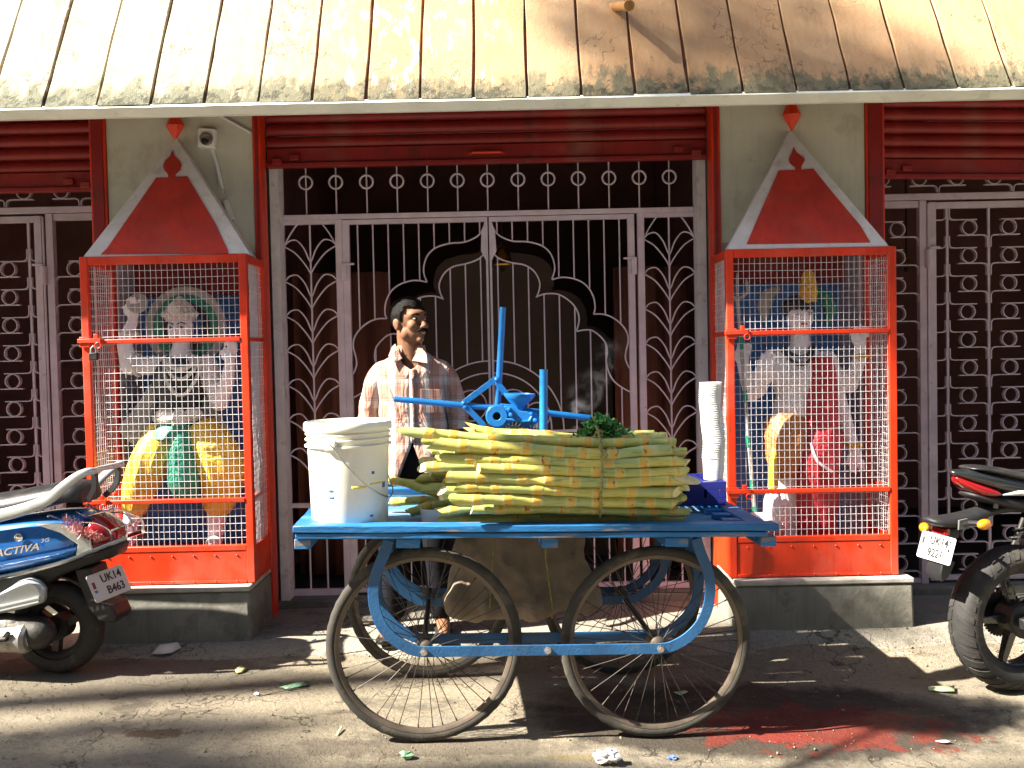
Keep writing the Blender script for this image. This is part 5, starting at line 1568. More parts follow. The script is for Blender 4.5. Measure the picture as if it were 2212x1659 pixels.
twist(mb, smooth_path([K(320, 610), K(400, 580), K(480, 550), K(560, 555), K(620, 590), K(560, 640), K(470, 650), K(390, 640), K(325, 615)], 6), .0034)
twist(mb, smooth_path([K(400, 640, 3.22), K(430, 700, 3.21), K(460, 770, 3.2), K(500, 740, 3.2), K(480, 690, 3.21), K(560, 650, 3.22), K(630, 690, 3.21), K(600, 750, 3.2)], 6), .0032)
build(mb, 'bow', ROPE, t)
# mint
t = thing('mint_bunch', 'bunch of fresh green mint lying on top of the sugarcane bundle', 'mint', P(1300, 950, 3.40))
mb = MB(); rg = random.Random(5)
def leafpoly(mb, p, d, up, L, W, curl):
    d = d.normalized(); s = d.cross(up).normalized(); n = s.cross(d)
    pts = [(0, 0, 0), (.3, .42, -.06), (.65, .36, 0), (1, 0, curl), (.65, -.36, 0), (.3, -.42, -.06), (.35, 0, .08), (.68, 0, .10)]
    v = [mb.v(p + d * (a * L) + s * (b * W) + n * (c * L)) for a, b, c in pts]
    for q in ((0, 1, 6), (1, 2, 7, 6), (2, 3, 7), (3, 4, 7), (4, 5, 6, 7), (5, 0, 6)): mb.f([v[i] for i in q])
for i in range(620):
    u = rg.gauss(1297, 27); 
    top = 900 + abs(u - 1300) * .55 + (10 if u < 1265 else 0)
    v = top + rg.random() ** 1.3 * (960 - top)
    p = P(u, v, 3.40 + rg.uniform(-.05, .06))
    d = V3((rg.uniform(-1, 1), rg.uniform(-1, .3), rg.uniform(-.4, 1)))
    leafpoly(mb, p, d, V3((rg.uniform(-.5, .5), rg.uniform(-1, 0), 1)), rg.uniform(.018, .034), rg.uniform(.014, .024), rg.uniform(-.3, .1))
build(mb, 'leaves', MINT, t, sharp=60)['kind'] = 'stuff'
mb = MB()
for i in range(16):
    a = P(1260 + i * 5, 962, 3.40); b = P(1235 + i * 8, 912 + abs(i - 8) * 4, 3.40 + rg.uniform(-.04, .04)); mb.tube([a, a.lerp(b, .5) + V3((rg.uniform(-.01, .01), 0, .01)), b], .0014, 5)
build(mb, 'stems', MINT, t)

# ------------------------------------------------------------------ juice press
YP = 3.93
p_ = lambda x, y, Y=YP: Q('p', x, y, Y)
pb_ = p_(1030, 1500); pz = deck(pb_.x, YP) + .001
t = thing('juice_press', 'bright blue iron sugarcane press with crossed pipe arms and a funnel cup', 'juice press', (pb_.x, YP, pz))
SCP = .2109 * .8848 / FOC * YP
def disc(mb, c, r, y0, y1, hole=0, n=32):
    if hole:
        mb.rings([[V3((c.x + q * math.cos(2 * PI * i / n), y, c.z + q * math.sin(2 * PI * i / n))) for (q, y) in ((hole, y0), (r, y0), (r, y1), (hole, y1))] for i in range(n)], False, True)
    else: mb.lathe([(r, 0), (r, y1 - y0)], V3((c.x, y1, c.z)), AXY, n)
c0 = p_(822, 1350)
mb = MB(); disc(mb, c0, 122 * SCP, YP - .045, YP - .02, 46 * SCP); disc(mb, c0, 132 * SCP, YP - .018, YP + .03, 46 * SCP)
build(mb, 'bearing_disc', PRESSBLUE, t, bevel=.002)
def plate(name, pts, Y0, th, m=PRESSBLUE, bev=.003):
    mb = MB(); mb.prism([p_(x, y, YP) + V3((0, Y0, 0)) for x, y in pts], (0, th, 0)); return build(mb, name, m, t, bevel=bev)
plate('side_plate', [(900, 1232), (1010, 1238), (1060, 1275), (1090, 1290), (1240, 1300), (1300, 1340), (1308, 1405), (1270, 1440), (1130, 1445), (930, 1450), (935, 1300)], -.035, .022)
plate('side_plate', [(860, 1215), (1060, 1232), (1280, 1290), (1310, 1430), (900, 1445)], .03, .02)
plate('cheek_plate', [(930, 1372), (1080, 1378), (1130, 1395), (1185, 1392), (1215, 1340), (1240, 1345), (1210, 1415), (1100, 1425), (935, 1395)], -.046, .010)
for i, (x, y, r) in enumerate(((985, 1332, 32), (960, 1268, 26), (1262, 1392, 32), (1215, 1320, 24))):
    mb = MB(); c = p_(x, y) + V3((0, -.036, 0)); mb.lathe([(r * SCP, 0), (r * SCP, .008), (r * .62 * SCP, .009), (r * .62 * SCP, .022), (r * .4 * SCP, .026)], c, AXY, 6 if i % 2 else 12); build(mb, 'bolt', PRESSBLUE, t)
# frame down to the deck
mb = MB(); q0, q1 = p_(850, 1430), p_(1230, 1430)
for y in (-.03, .035): mb.bx(q0.x, q1.x, YP + y, YP + y + .016, pz, q0.z)
mb.bx(q0.x - .05, q1.x + .05, YP - .10, YP + .10, pz, pz + .02)
build(mb, 'stand', PRESSBLUE, t, bevel=.002)
mb = MB(); gc = p_(1030, 1520)
n = 14; r0, r1 = 78 * SCP, 112 * SCP
poly = []
for i in range(n):
    for f, r in ((-.3, r0), (-.16, r1), (.16, r1), (.3, r0)):
        a = 2 * PI * (i + f) / n; poly.append(V3((gc.x + r * math.cos(a), YP - .075, gc.z + r * math.sin(a))))
mb.prism(poly, (0, .028, 0)); disc(mb, gc, 40 * SCP, YP - .09, YP - .0755); 
gc2 = p_(1235, 1530); poly = []
for i in range(10):
    for f, r in ((-.3, 50 * SCP), (-.16, 80 * SCP), (.16, 80 * SCP), (.3, 50 * SCP)):
        a = 2 * PI * (i + f) / 10; poly.append(V3((gc2.x + r * math.cos(a), YP - .075, gc2.z + r * math.sin(a))))
mb.prism(poly, (0, .028, 0))
gc3 = p_(735, 1490); poly = []
for i in range(10):
    for f, r in ((-.3, 40 * SCP), (-.16, 66 * SCP), (.16, 66 * SCP), (.3, 40 * SCP)):
        a = 2 * PI * (i + f) / 10; poly.append(V3((gc3.x + r * math.cos(a), YP + .06, gc3.z + r * math.sin(a))))
mb.prism(poly, (0, .028, 0)); build(mb, 'gear', IRON, t, bevel=.0015)
mb = MB(); mb.tube([gc + V3((0, -.076, 0)), gc + V3((0, .13, 0))], .012, 10); mb.tube([gc3 + V3((0, 0, 0)), gc3 + V3((0, .10, 0))], .009, 10); mb.tube([c0 + V3((0, -.0, 0)), c0 + V3((0, .16, 0))], 45 * SCP, 14); build(mb, 'shaft', IRON, t)
mb = MB()
for x in (gc.x, gc2.x): mb.tube([V3((x, YP + .015, gc.z)), V3((x, YP + .03, gc.z + .05))], .03, 14)
mb.tube([V3((gc.x, YP - .012, gc.z)), V3((gc.x, YP + .03, gc.z))], .04, 16); build(mb, 'roller', STEEL, t)
mb = MB(); f0 = p_(1083, 1105)
mb.lathe([(.012, -.125), (.014, -.08), (.022, -.055), (.055, -.022), (.068, -.006), (.069, .004), (.064, .005), (.058, -.006), (.018, -.04)], f0, Matrix.Rotation(rad(3), 3, 'Y'), 26); build(mb, 'funnel_cup', PRESSBLUE, t)
# the arms
YA_ = YP + .10
def arm(a, b, r, name='pipe_arm', Y=YA_, hollow=True):
    a, b = V3(a), V3(b); tt = (b - a).normalized()
    mb = MB(); mb.tube([a, b], r, 16, caps=False); mb.tube([b, a], r * .84, 16, caps=False)
    x = tt.cross(V3((0, 1, 0))).normalized(); y = tt.cross(x)
    for e in (a, b):
        mb.rings([[e + (x * math.cos(2 * PI * i / 16) + y * math.sin(2 * PI * i / 16)) * q for q in (r, r * .84)] for i in range(17)], False)
    return build(mb, name, PRESSBLUE, t)
arm(p_(825, 1330, YA_), p_(891, 95, YA_), .0135 * 1.05)
arm(p_(790, 1262, YA_), p_(-365, 1158, YA_), .0135)
arm(p_(840, 1255, YA_), p_(1908, 1376, YA_), .0132)
mb = MB(); mb.tube([p_(822, 1350, YA_), V3((p_(822, 1350, YA_).x - .004, YA_, pz + .06))], .013, 12); build(mb, 'pipe_arm', PRESSBLUE, t)
arm(p_(1362, 815, YP - .06), V3((p_(1345, 1590, YP - .06).x, YP - .06, pz)), .0178, 'upright_pipe', YP - .06)
def brace(a, b, w=.026, Y=YA_ - .016):
    mb = MB(); mb.bar(a, b, .008, w, (0, 0, 1) if abs((b - a).normalized().z) < .95 else (1, 0, 0)); build(mb, 'brace', PRESSBLUE, t, bevel=.001)
brace(p_(440, 1200, YA_ - .014), p_(822, 915, YA_ - .014)); brace(p_(450, 1235, YA_ - .014), p_(700, 1490, YA_ - .014)); brace(p_(820, 965, YA_ - .014), p_(1075, 1275, YA_ - .014))
mb = MB()
for q in ((440, 1210), (820, 935), (1110, 1290), (460, 1250)): mb.ell(p_(*q, YA_ - .012), (.014, .012, .014), n=8, m=6)
mb.ell(p_(822, 1300, YA_), (.03, .03, .03)); build(mb, 'weld', PRESSBLUE, t)

# ------------------------------------------------------------------ crate and cups
c_ = lambda x, y, Y: Q('c', x, y, Y)
cy0, cy1 = 3.62, 3.88
cx1 = c_(600, 1080, cy0).x; cx0 = cx1 - .42
czb = deck((cx0 + cx1) / 2, cy0) + .0285; czt = c_(500, 955, cy0).z
t = thing('plastic_crate', 'upturned navy blue plastic crate on the cart under the stack of cups', 'crate', ((cx0 + cx1) / 2, (cy0 + cy1) / 2, czb))
czb -= .0
def crate_side(name, a, b, nrm):
    a, b = V3(a), V3(b); u = (b - a).normalized(); L = (b - a).length; mb = MB()
    H = czt - czb
    def r(x0, x1, z0, z1, d=.012):
        mb.hexa([a + u * x + V3((0, 0, z)) + nrm * y for z in (z0, z1) for x, y in ((x0, 0), (x1, 0), (x1, d), (x0, d))])
    r(0, L, H - .03, H, .02); r(0, L, 0, .03, .014)
    r(0, .03, .0305, H - .0305); r(L - .03, L, .0305, H - .0305)
    n = int(L / .07)
    for i in range(1, n): r(i * L / n - .006, i * L / n + .006, .0305, H - .0305, .008)
    r(.031, L - .031, .0305, H - .0305, .0025)
    build(mb, name, CRATE, t, bevel=.002)
crate_side('crate_side', (cx0, cy0, czb), (cx1, cy0, czb), V3((0, 1, 0)))
crate_side('crate_side', (cx1, cy0 + .021, czb), (cx1, cy1 - .021, czb), V3((-1, 0, 0)))
crate_side('crate_side', (cx1, cy1, czb), (cx0, cy1, czb), V3((0, -1, 0)))
crate_side('crate_side', (cx0, cy1 - .021, czb), (cx0, cy0 + .021, czb), V3((1, 0, 0)))
mb = MB()
for i in range(13): x = cx0 + .022 + i * (cx1 - cx0 - .044) / 12; mb.bx(x - .006, x + .006, cy0 + .021, cy1 - .021, czt - .012, czt - .003)
for i in range(7): y = cy0 + .03 + i * (cy1 - cy0 - .06) / 6; mb.bx(cx0 + .021, cx1 - .021, y - .005, y + .005, czt - .013, czt - .004)
build(mb, 'crate_grid', CRATE, t)
mb = MB(); rc = c_(490, 950, 3.70); 
cc = V3((rc.x, 3.70, czt - .001)); stack_top = c_(480, 117, 3.66).z
prof = [(.038, 0), (.039, .0005), (.0425, .088), (.0455, .0885), (.046, .091), (.0445, .0925), (.0415, .091), (.0375, .004), (.002, .003)]
mb.lathe(prof, (0, 0, 0), n=24, caps=False); cme = mesh_of(mb, CUP, sharp=60)
N = 34; stepz = (stack_top - cc.z - .0925) / (N - 1)
for i in range(N):
    o = bpy.data.objects.new('plastic_cup', cme); COL.objects.link(o)
    lean = .006 * math.sin(i * .18) - .004 * i / N
    o.location = cc + V3((lean, .002 * math.cos(i * .5), i * stepz)); o.rotation_euler = (0, 0, i * .7)
    FRAME[o.name] = Matrix.Translation(o.location)
    if i == 0: lb_ = 'clear plastic cup at the very bottom of the tall stack, on the navy crate'
    elif i == N - 1: lb_ = 'clear plastic cup at the very top of the tall stack, open side up'
    else: lb_ = 'clear plastic cup nested inside the tall stack on the navy crate'
    tag(o, lb_, 'cup', 'nested cups of the tall stack')

# ------------------------------------------------------------------ white tray among the canes
p = Q('n', 770, 1400, 3.40); p.z = deck(p.x, p.y) + .001
mb = MB()
rr = []
for s, z in ((.90, 0), (.96, .008), (1.0, .045), (1.02, .055), (.98, .056), (.94, .045), (.9, .01)):
    ring = []
    for i in range(32):
        a = 2 * PI * i / 32; cxx, sxx = math.cos(a), math.sin(a)
        ex = .5
        ring.append(p + V3((.095 * s * math.copysign(abs(cxx) ** ex, cxx), .07 * s * math.copysign(abs(sxx) ** ex, sxx), z)))
    rr.append(ring)
mb.rings(rr)
solo(mb, 'plastic_tray', WHITEPL, 'white plastic tray half hidden under the stray cane ends', 'tray')

# ------------------------------------------------------------------ sack slung under the cart
t = thing('hanging_sack', 'brown sackcloth bundle slung under the cart between the wheels', 'sack', P(1125, 1350, 3.72))
mb = MB()
W_ = lambda x, y, Y=3.72: Q('w', x, y, Y)
X_ = lambda x, y, Y=3.72: Q('x', x, y, Y)
a, b = W_(1110, 660), X_(440, 640)
top = (MC @ V3((0, 0, DT - .03))).z
for i in range(9):
    f = i / 8; p = a.lerp(b, f)
    zt_ = top - .02 - .05 * abs(f - .45)
    mb.cap(V3((p.x * .82 + .02, 3.70, zt_ - .05 - .04 * abs(f - .4))), V3((p.x, 3.70 + .02 * math.sin(i * 2), p.z + .055)), .055, .075 + .01 * math.sin(i * 1.7), 10)
mb.ell(V3(((a.x + b.x) / 2, 3.70, (a.z + top) / 2)), (.15, .11, .20))
sk = build(mb, 'sack_body', SACK, t); remesh(sk, .012, 6)
for v in sk.data.vertices:
    q = v.co; v.co = q + V3(noise.noise_vector(q * 7)) * .026 + V3(noise.noise_vector(q * 19)) * .010
mb = MB()
for x in (-.09, .12):
    mb.tube([V3((x, 3.60, top + .0)), V3((x, 3.585, top - .15)), V3((x * 1.2, 3.61, a.z + .06)), V3((x * 1.2, 3.7, a.z - .02)), V3((x * 1.2, 3.8, a.z + .05)), V3((x, 3.82, top))], .004, 6)
build(mb, 'cord', ROPE, t)
# ------------------------------------------------------------------ the vendor
MY = 4.435
mo = V3((P(887, 712, MY).x, MY, PAVZ))
man = thing('person', 'man in an open-collared checked shirt and black trousers standing behind the cart, looking aside', 'person', mo)
def mw(x, y, z): return mo + V3((x, y, z))
HT = Matrix.Rotation(rad(46), 3, 'Z') @ Matrix.Rotation(rad(-2), 3, 'X')
hcen = mw(.0, -.012, 1.528)
def hw_(x, y, z): return hcen + HT @ V3((x, y, z))
mb = MB()
def el(c, r): mb.ell(hw_(*c), r, HT, 18, 12)
el((0, .014, .020), (.072, .090, .088)); el((0, -.026, -.048), (.052, .058, .058)); el((0, -.070, -.088), (.021, .02, .017))
el((0, -.058, .03), (.055, .032, .03)); el((0, -.074, .024), (.048, .016, .010))
for s in (-1, 1):
    el((s * .034, -.060, -.022), (.026, .024, .024)); el((s * .075, .012, -.012), (.010, .019, .031)); el((s * .079, .018, -.004), (.010, .016, .022))
    el((s * .012, -.098, -.030), (.009, .011, .008)); el((s * .048, -.012, -.055), (.018, .03, .03))
mb.cap(hw_(0, -.083, .018), hw_(0, -.107, -.024), .009, .0135, 10)
el((0, -.083, -.052), (.024, .013, .009)); el((0, -.081, -.066), (.020, .013, .009))
mb.cap(hw_(0, .022, -.06), mw(0, .012, 1.34), .056, .062, 14)
mb.ell(mw(0, 0, 1.22), (.140, .088, .13)); mb.ell(mw(0, 0, 1.05), (.135, .09, .16)); mb.ell(mw(0, .0, .88), (.15, .10, .13))
RA = [mw(-.158, .005, 1.30), mw(-.222, .025, 1.045), mw(-.225, -.06, .82)]
LA = [mw(.158, .005, 1.30), mw(.225, .025, 1.035), mw(.225, -.12, .835)]
for A in (RA, LA): mb.cap(A[0] + V3((0, 0, -.03)), A[1], .040, .036, 12); mb.cap(A[1], A[2], .038, .026, 12)
def hand(w, d, palm):
    d = d.normalized(); palm = (palm - d * palm.dot(d)).normalized(); s = d.cross(palm)
    R = axes(s, palm, d)
    mb.ell(w + d * .045, (.036, .015, .05), R, 12, 8)
    for k, L in enumerate((.068, .076, .07, .055)):
        b = w + d * .082 + s * ((k - 1.5) * .0195)
        m1 = b + d * L * .45 + palm * L * .12; m2 = m1 + d * L * .30 + palm * L * .26; m3 = m2 + d * L * .12 + palm * L * .22
        mb.cap(b - d * .02, m1, .0092, .0085, 8); mb.cap(m1, m2, .0085, .0078, 8); mb.cap(m2, m3, .0078, .0068, 8)
    th = w + d * .025 - s * .03
    mb.cap(w + d * .01 - s * .012, th + d * .018 - s * .012, .012, .010, 8); mb.cap(th + d * .018 - s * .012, th + d * .05 - s * .010 + palm * .02, .010, .008, 8)
hand(RA[2], V3((.0, -.25, -1)), V3((1, -.3, 0)))
hand(LA[2], V3((-.05, -.7, -.7)), V3((-.4, -.3, -.6)))
for s in (-1, 1):
    k_ = mw(s * .105, -.02, .46); an = mw(s * .12, .02, .085)
    mb.cap(mw(s * .08, 0, .82), k_, .078, .052, 12); mb.cap(k_, an, .052, .036, 12); mb.cap(mw(s * .12, .04, .045), mw(s * .14, -.14, .030), .038, .030, 10)
bd = build(mb, 'body', SKIN, man); remesh(bd, .0058, 4, .45)
# hair, brows, moustache, eyes
mb = MB(); mb.ell(hw_(0, .022, .036), (.0785, .0945, .086), HT, 40, 30)
Hi = HT.transposed()
dl = []
for f in mb.bm.faces:
    q = Hi @ (f.calc_center_median() - hcen)
    line = .064 + .01 * noise.noise(q * 40) if q.y < -.035 else (.064 - (q.y + .035) * 2.6 if q.y < .0 else -.03 - q.y * .35)
    if q.z < line: dl.append(f)
bmesh.ops.delete(mb.bm, geom=dl, context='FACES')
for v in mb.bm.verts:
    q = Hi @ (v.co - hcen); v.co += (v.co - hcen).normalized() * (.004 * noise.noise(q * 60) + .002 + (.006 if q.z > .08 and q.y < 0 else 0))
build(mb, 'hair', HAIR, man, solid=.004, sharp=0)
mb = MB()
for s in (-1, 1): mb.tube(smooth_path([hw_(s * .003, -.0985, -.040), hw_(s * .020, -.0955, -.0425), hw_(s * .034, -.082, -.052)], 4), [.0072, .0072, .0070, .0068, .0062, .0055, .0045, .003, .0015], 8)
build(mb, 'moustache', HAIR, man)
mb = MB()
for s in (-1, 1): mb.tube(smooth_path([hw_(s * .014, -.0895, .028), hw_(s * .034, -.086, .034), hw_(s * .054, -.068, .027)], 4), [.003, .0042, .0045, .0045, .004, .0035, .003, .002, .001], 6)
build(mb, 'eyebrow', HAIR, man)
mb = MB()
for s in (-1, 1): mb.ell(hw_(s * .032, -.0770, .010), (.0125, .0075, .0056), HT, 12, 8)
build(mb, 'eye', EYEW, man)
mb = MB()
for s in (-1, 1): mb.ell(hw_(s * .032 + .002, -.0835, .0105), (.0058, .004, .0062), HT, 10, 8)
build(mb, 'pupil', HAIR, man)
mb = MB(); mb.ell(hw_(0, -.0945, -.058), (.013, .004, .0035), HT, 10, 6); build(mb, 'teeth', EYEW, man)
# shirt
prof = [(.765, .186, .138, -.012), (.80, .183, .136, -.012), (.86, .176, .131, -.010), (.95, .166, .124, -.006), (1.05, .158, .118, -.002), (1.15, .162, .118, 0), (1.23, .172, .118, 0), (1.29, .176, .110, 0), (1.325, .158, .096, .002), (1.348, .125, .084, .005), (1.365, .096, .074, .008), (1.385, .069, .066, .008), (1.40, .064, .062, .008)]
ring_in = []
for a, b in zip(prof, prof[1:]):
    for k in range(4): ring_in.append([a[i] + (b[i] - a[i]) * k / 4 for i in range(4)])
ring_in.append(list(prof[-1]))
n = 64; Rr = []
for z, rx, ry, cy in ring_in:
    g = .010 + (.34 * max(0, (.945 - z) / .18) ** 1.1 if z < .945 else 0)
    if z > 1.30: g = .02 + (z - 1.30) * 6.5
    ring = []
    for k in range(n + 1):
        th = -PI / 2 + .04 + g + (2 * PI - 2 * g) * k / n
        c, s = math.cos(th), math.sin(th); e = .86
        x = rx * math.copysign(abs(c) ** e, c); y = ry * math.copysign(abs(s) ** e, s)
        w = noise.noise(V3((x * 11, y * 11, z * 4.2))) * .008 + noise.noise(V3((x * 26 + z * 9, y * 26, z * 10))) * .0045
        fold = .006 * math.sin(z * 34 + 5 * x / .19) * math.exp(-((z - 1.0) / .12) ** 2)
        w = (w + fold) * min(1, max(.15, (1.37 - z) / .1))
        flare = .010 * math.sin(th * 5 + 1) * max(0, (.9 - z) / .14)
        m = 1 + (w + flare) / .15
        ring.append(mw(x * m, cy + y * m, z))
    Rr.append(ring)
mb = MB(); vs = [[mb.v(p) for p in r] for r in Rr]
for a, b in zip(vs, vs[1:]):
    for k in range(n): mb.f((a[k], a[k + 1], b[k + 1], b[k]))
sh = build(mb, 'shirt', PLAID, man, sharp=0, solid=.0035)
mb = MB(); mb.sweep([r[0] + V3((.004, -.0045, 0)) for r in Rr if mo.z + .93 < r[0].z < mo.z + 1.30], .030, .003, V3((0, -1, 0))); build(mb, 'placket', PLAID, sh, sharp=0)
for A, cuff, nm in ((RA, 1.02, -1), (LA, .985, 1)):
    mb = MB(); s = nm
    c = [mw(s * .105, .002, 1.302), mw(s * .142, .003, 1.284), mw(s * .172, .006, 1.235), mw(s * .192, .014, 1.17), mw(s * .214, .026, 1.09), mw(s * .228, .02, 1.03), mw(s * .236, .0, .985)]
    pp = smooth_path(c, 5); m_ = len(pp) - 1; rr = []; nn = 28
    for i, p in enumerate(pp):
        f = i / m_
        r = (.048, .055, .058, .056, .054, .052, .053)[min(6, int(f * 6))] * (1 - (f * 6 % 1)) + (.048, .055, .058, .056, .054, .052, .053, .053)[min(7, int(f * 6) + 1)] * (f * 6 % 1)
        tt = (pp[min(i + 1, m_)] - pp[max(i - 1, 0)]).normalized(); x = V3((0, 1, 0)); x = (x - tt * x.dot(tt)).normalized(); y = tt.cross(x)
        ring = []
        for k in range(nn):
            a = 2 * PI * k / nn
            w = noise.noise(V3((a * 2.0, p.z * 16, s * 7))) * .007 + .0045 * math.sin(p.z * 75 + a * 1.5) * math.exp(-((p.z - mo.z - 1.05) / .08) ** 2)
            ring.append(p + (x * math.cos(a) + y * math.sin(a)) * (r + w))
        rr.append(ring)
    mb.rings(rr, False)
    sl = build(mb, 'sleeve', PLAID, man, sharp=0, solid=.0035)
    e = pp[-1]; tt = (pp[-1] - pp[-3]).normalized(); x = V3((0, 1, 0)); x = (x - tt * x.dot(tt)).normalized(); y = tt.cross(x)
    mb = MB(); rr = []
    for q, r in ((-.045, .057), (-.02, .062), (.0, .063), (.006, .060), (.006, .055), (-.03, .053)):
        rr.append([e + tt * q + (x * math.cos(2 * PI * k / 24) + y * math.sin(2 * PI * k / 24)) * (r + .003 * noise.noise(V3((k * .9, q * 60, s)))) for k in range(24)])
    mb.rings(rr, False); build(mb, 'rolled_cuff', PLAID, sl, sharp=0)
# collar
def flap(pts, nm):
    mb = MB(); v = [mb.v(p) for p in pts]; mb.f(v); return build(mb, nm, PLAID, man, solid=.004, bevel=.001)
q5 = lambda x, y, Y: Q('5', x, y, Y)
flap([q5(872, 385, 4.405), q5(905, 465, 4.345), q5(920, 485, 4.338), q5(838, 527, 4.312), q5(826, 465, 4.345), q5(850, 405, 4.385)], 'collar_flap')
flap([q5(1030, 392, 4.40), q5(1010, 450, 4.35), q5(985, 500, 4.335), q5(1088, 517, 4.312), q5(1082, 455, 4.345), q5(1048, 410, 4.385)], 'collar_flap')
mb = MB(); mb.rings([[mw(.071 * k_ * math.cos(th), .008 + .069 * k_ * math.sin(th), z) for th in [-PI / 2 + .75 + (2 * PI - 1.5) * i / 30 for i in range(31)]] for z, k_ in ((1.365, 1.08), (1.395, .96), (1.415, .93))], False)
bm_ = mb.bm
build(mb, 'collar_stand', PLAID, man, solid=.004)
mb = MB()
fz = [1.255, 1.165, 1.075, .985]
for z in fz:
    mb.lathe([(.0055, 0), (.0055, .002), (.002, .003)], mw(.012, -.123 + .006 * (z < 1.0), z), AXY, 10)
build(mb, 'button', WHITEPL, man)
mb = MB(); mb.hexa([mw(.055, -.122, 1.09), mw(.155, -.098, 1.09), mw(.155, -.096, 1.10), mw(.055, -.118, 1.10), mw(.052, -.124, 1.205), mw(.158, -.094, 1.20), mw(.158, -.091, 1.20), mw(.052, -.118, 1.205)])
build(mb, 'shirt_pocket', PLAID, man, bevel=.001)
# trousers and sandals
mb = MB(); 
for s in (-1, 1):
    mb.cap(mw(s * .082, 0, .84), mw(s * .105, -.018, .46), .100, .078, 16); mb.cap(mw(s * .105, -.018, .46), mw(s * .12, .02, .12), .078, .068, 16)
mb.ell(mw(0, 0, .87), (.165, .118, .12))
tr = build(mb, 'trousers', TROUSER, man); remesh(tr, .011, 4)
mb = MB()
for s in (-1, 1): mb.cap(mw(s * .12, .045, .022), mw(s * .145, -.17, .018), .045, .040, 12)
for v in mb.bm.verts: v.co.z = mo.z + min(.024, max(.002, v.co.z - mo.z))
build(mb, 'sandal', BLACKPL, man)

# ------------------------------------------------------------------ blue scooter, its tail in the picture
so = P(126, 1461, 4.0); so.z = road_z(so.x, so.y) + .001
SR = Matrix.Rotation(rad(-4), 3, 'Z')
scoot = thing('scooter', 'metallic blue scooter with black seat, silver grab rail and tinsel on its rack', 'scooter', so, SR)
su, sl_ = SR @ V3((1, 0, 0)), SR @ V3((0, 1, 0))
def SP(x, y, lat):
    if y < 530 and x > 400: x = 400 + (x - 400) * .86
    u, v = zv('s', x, y); p = PP(u, v, so + sl_ * lat, sl_) - so
    return V3((p.dot(su), p.dot(sl_), p.z))
def L_(mb, name, m, **k): return build(mb, name, m, k.pop('parent', scoot), local=True, **k)
def bodyloft(secs, ringf, n_sub=0):
    mb = MB(); mb.rings([ringf(*s) for s in secs]); return mb
def sec(a, w, z0, zs, zt):
    return [V3((a, y, z)) for y, z in ((0, z0), (-w * .75, z0), (-w, z0 + (zs - z0) * .25), (-w * .97, zs - (zs - z0) * .12), (-w * .82, zs + (zt - zs) * .3), (-w * .45, zt), (0, zt + .004), (w * .45, zt), (w * .82, zs + (zt - zs) * .3), (w * .97, zs - (zs - z0) * .12), (w, z0 + (zs - z0) * .25), (w * .75, z0))]
S_ = [(-420, 735, 440, 410, .165), (-250, 700, 420, 385, .17), (0, 660, 402, 362, .17), (150, 628, 382, 335, .162), (300, 590, 396, 318, .150), (420, 552, 412, 322, .128)]
T_ = [(420, 552, 412, 322, .126), (500, 527, 405, 340, .108), (570, 508, 408, 366, .088), (625, 492, 430, 405, .066), (650, 482, 455, 440, .045)]
def conv(s):
    x, z0, zs, zt, w = s
    a = SP(x, z0, -w); return (a.x, w, a.z, SP(x, zs, -w).z, SP(x, zt, -w * .6).z)
secs = [conv(s) for s in S_]
a0 = secs[0]
secs = [(a0[0] - .25, .15, a0[2] - .06, a0[3] - .07, a0[4] - .08)] + secs
mb = bodyloft(secs, sec); L_(mb, 'body_shell', BLUEPAINT, subd=2, sharp=0)
secs = [conv(s) for s in T_]
mb = bodyloft(secs, sec); L_(mb, 'tail_lamp', LAMPRED, subd=2, sharp=0)
for s in (1, -1):
    def lat(x, z): return -(.160 if x < 250 else .150 if x < 350 else .128 if x < 450 else .105)
    q = [SP(190, 386, -.166), SP(330, 376, -.150), SP(400, 430, -.138), SP(480, 468, -.124), SP(505, 512, -.116), SP(398, 553, -.140), SP(412, 490, -.143), SP(320, 430, -.155)]
    mb = MB(); mb.prism([V3((p.x, p.y * s, p.z)) for p in q], (0, -.006 * s, 0)); L_(mb, 'indicator_lens', LAMPCLR, bevel=.004)
    mb = MB(); c = smooth_path([SP(-420, 742, -.176), SP(0, 663, -.180), SP(300, 592, -.162), SP(480, 528, -.125), SP(600, 488, -.10), SP(705, 456, -.075)], 4)
    mb.tube([V3((p.x, p.y * s, p.z)) for p in c], .010, 8); L_(mb, 'chrome_guard', CHROME)
# crease strip under the blue panel
mb = MB(); mb.sweep([SP(-300, 640, -.172), SP(0, 590, -.175), SP(200, 552, -.172), SP(400, 512, -.146)], .010, .006, V3((0, -1, 0))); L_(mb, 'body_crease', BLUEPAINT)
# under tray
mb = MB()
rr = []
for x, zt_, zb_, w in ((-420, 745, 800, .12), (0, 668, 760, .12), (200, 622, 720, .12), (300, 600, 660, .12), (420, 560, 615, .10), (540, 522, 580, .09), (610, 500, 563, .075), (640, 495, 520, .06)):
    a = SP(x, zt_, -w); zb2_ = SP(x, zb_, -w).z
    rr.append([V3((a.x, -w, a.z)), V3((a.x, w, a.z)), V3((a.x, w * .8, zb2_)), V3((a.x, -w * .8, zb2_))])
mb.rings(rr); L_(mb, 'under_tray', BLACKPL, bevel=.012)
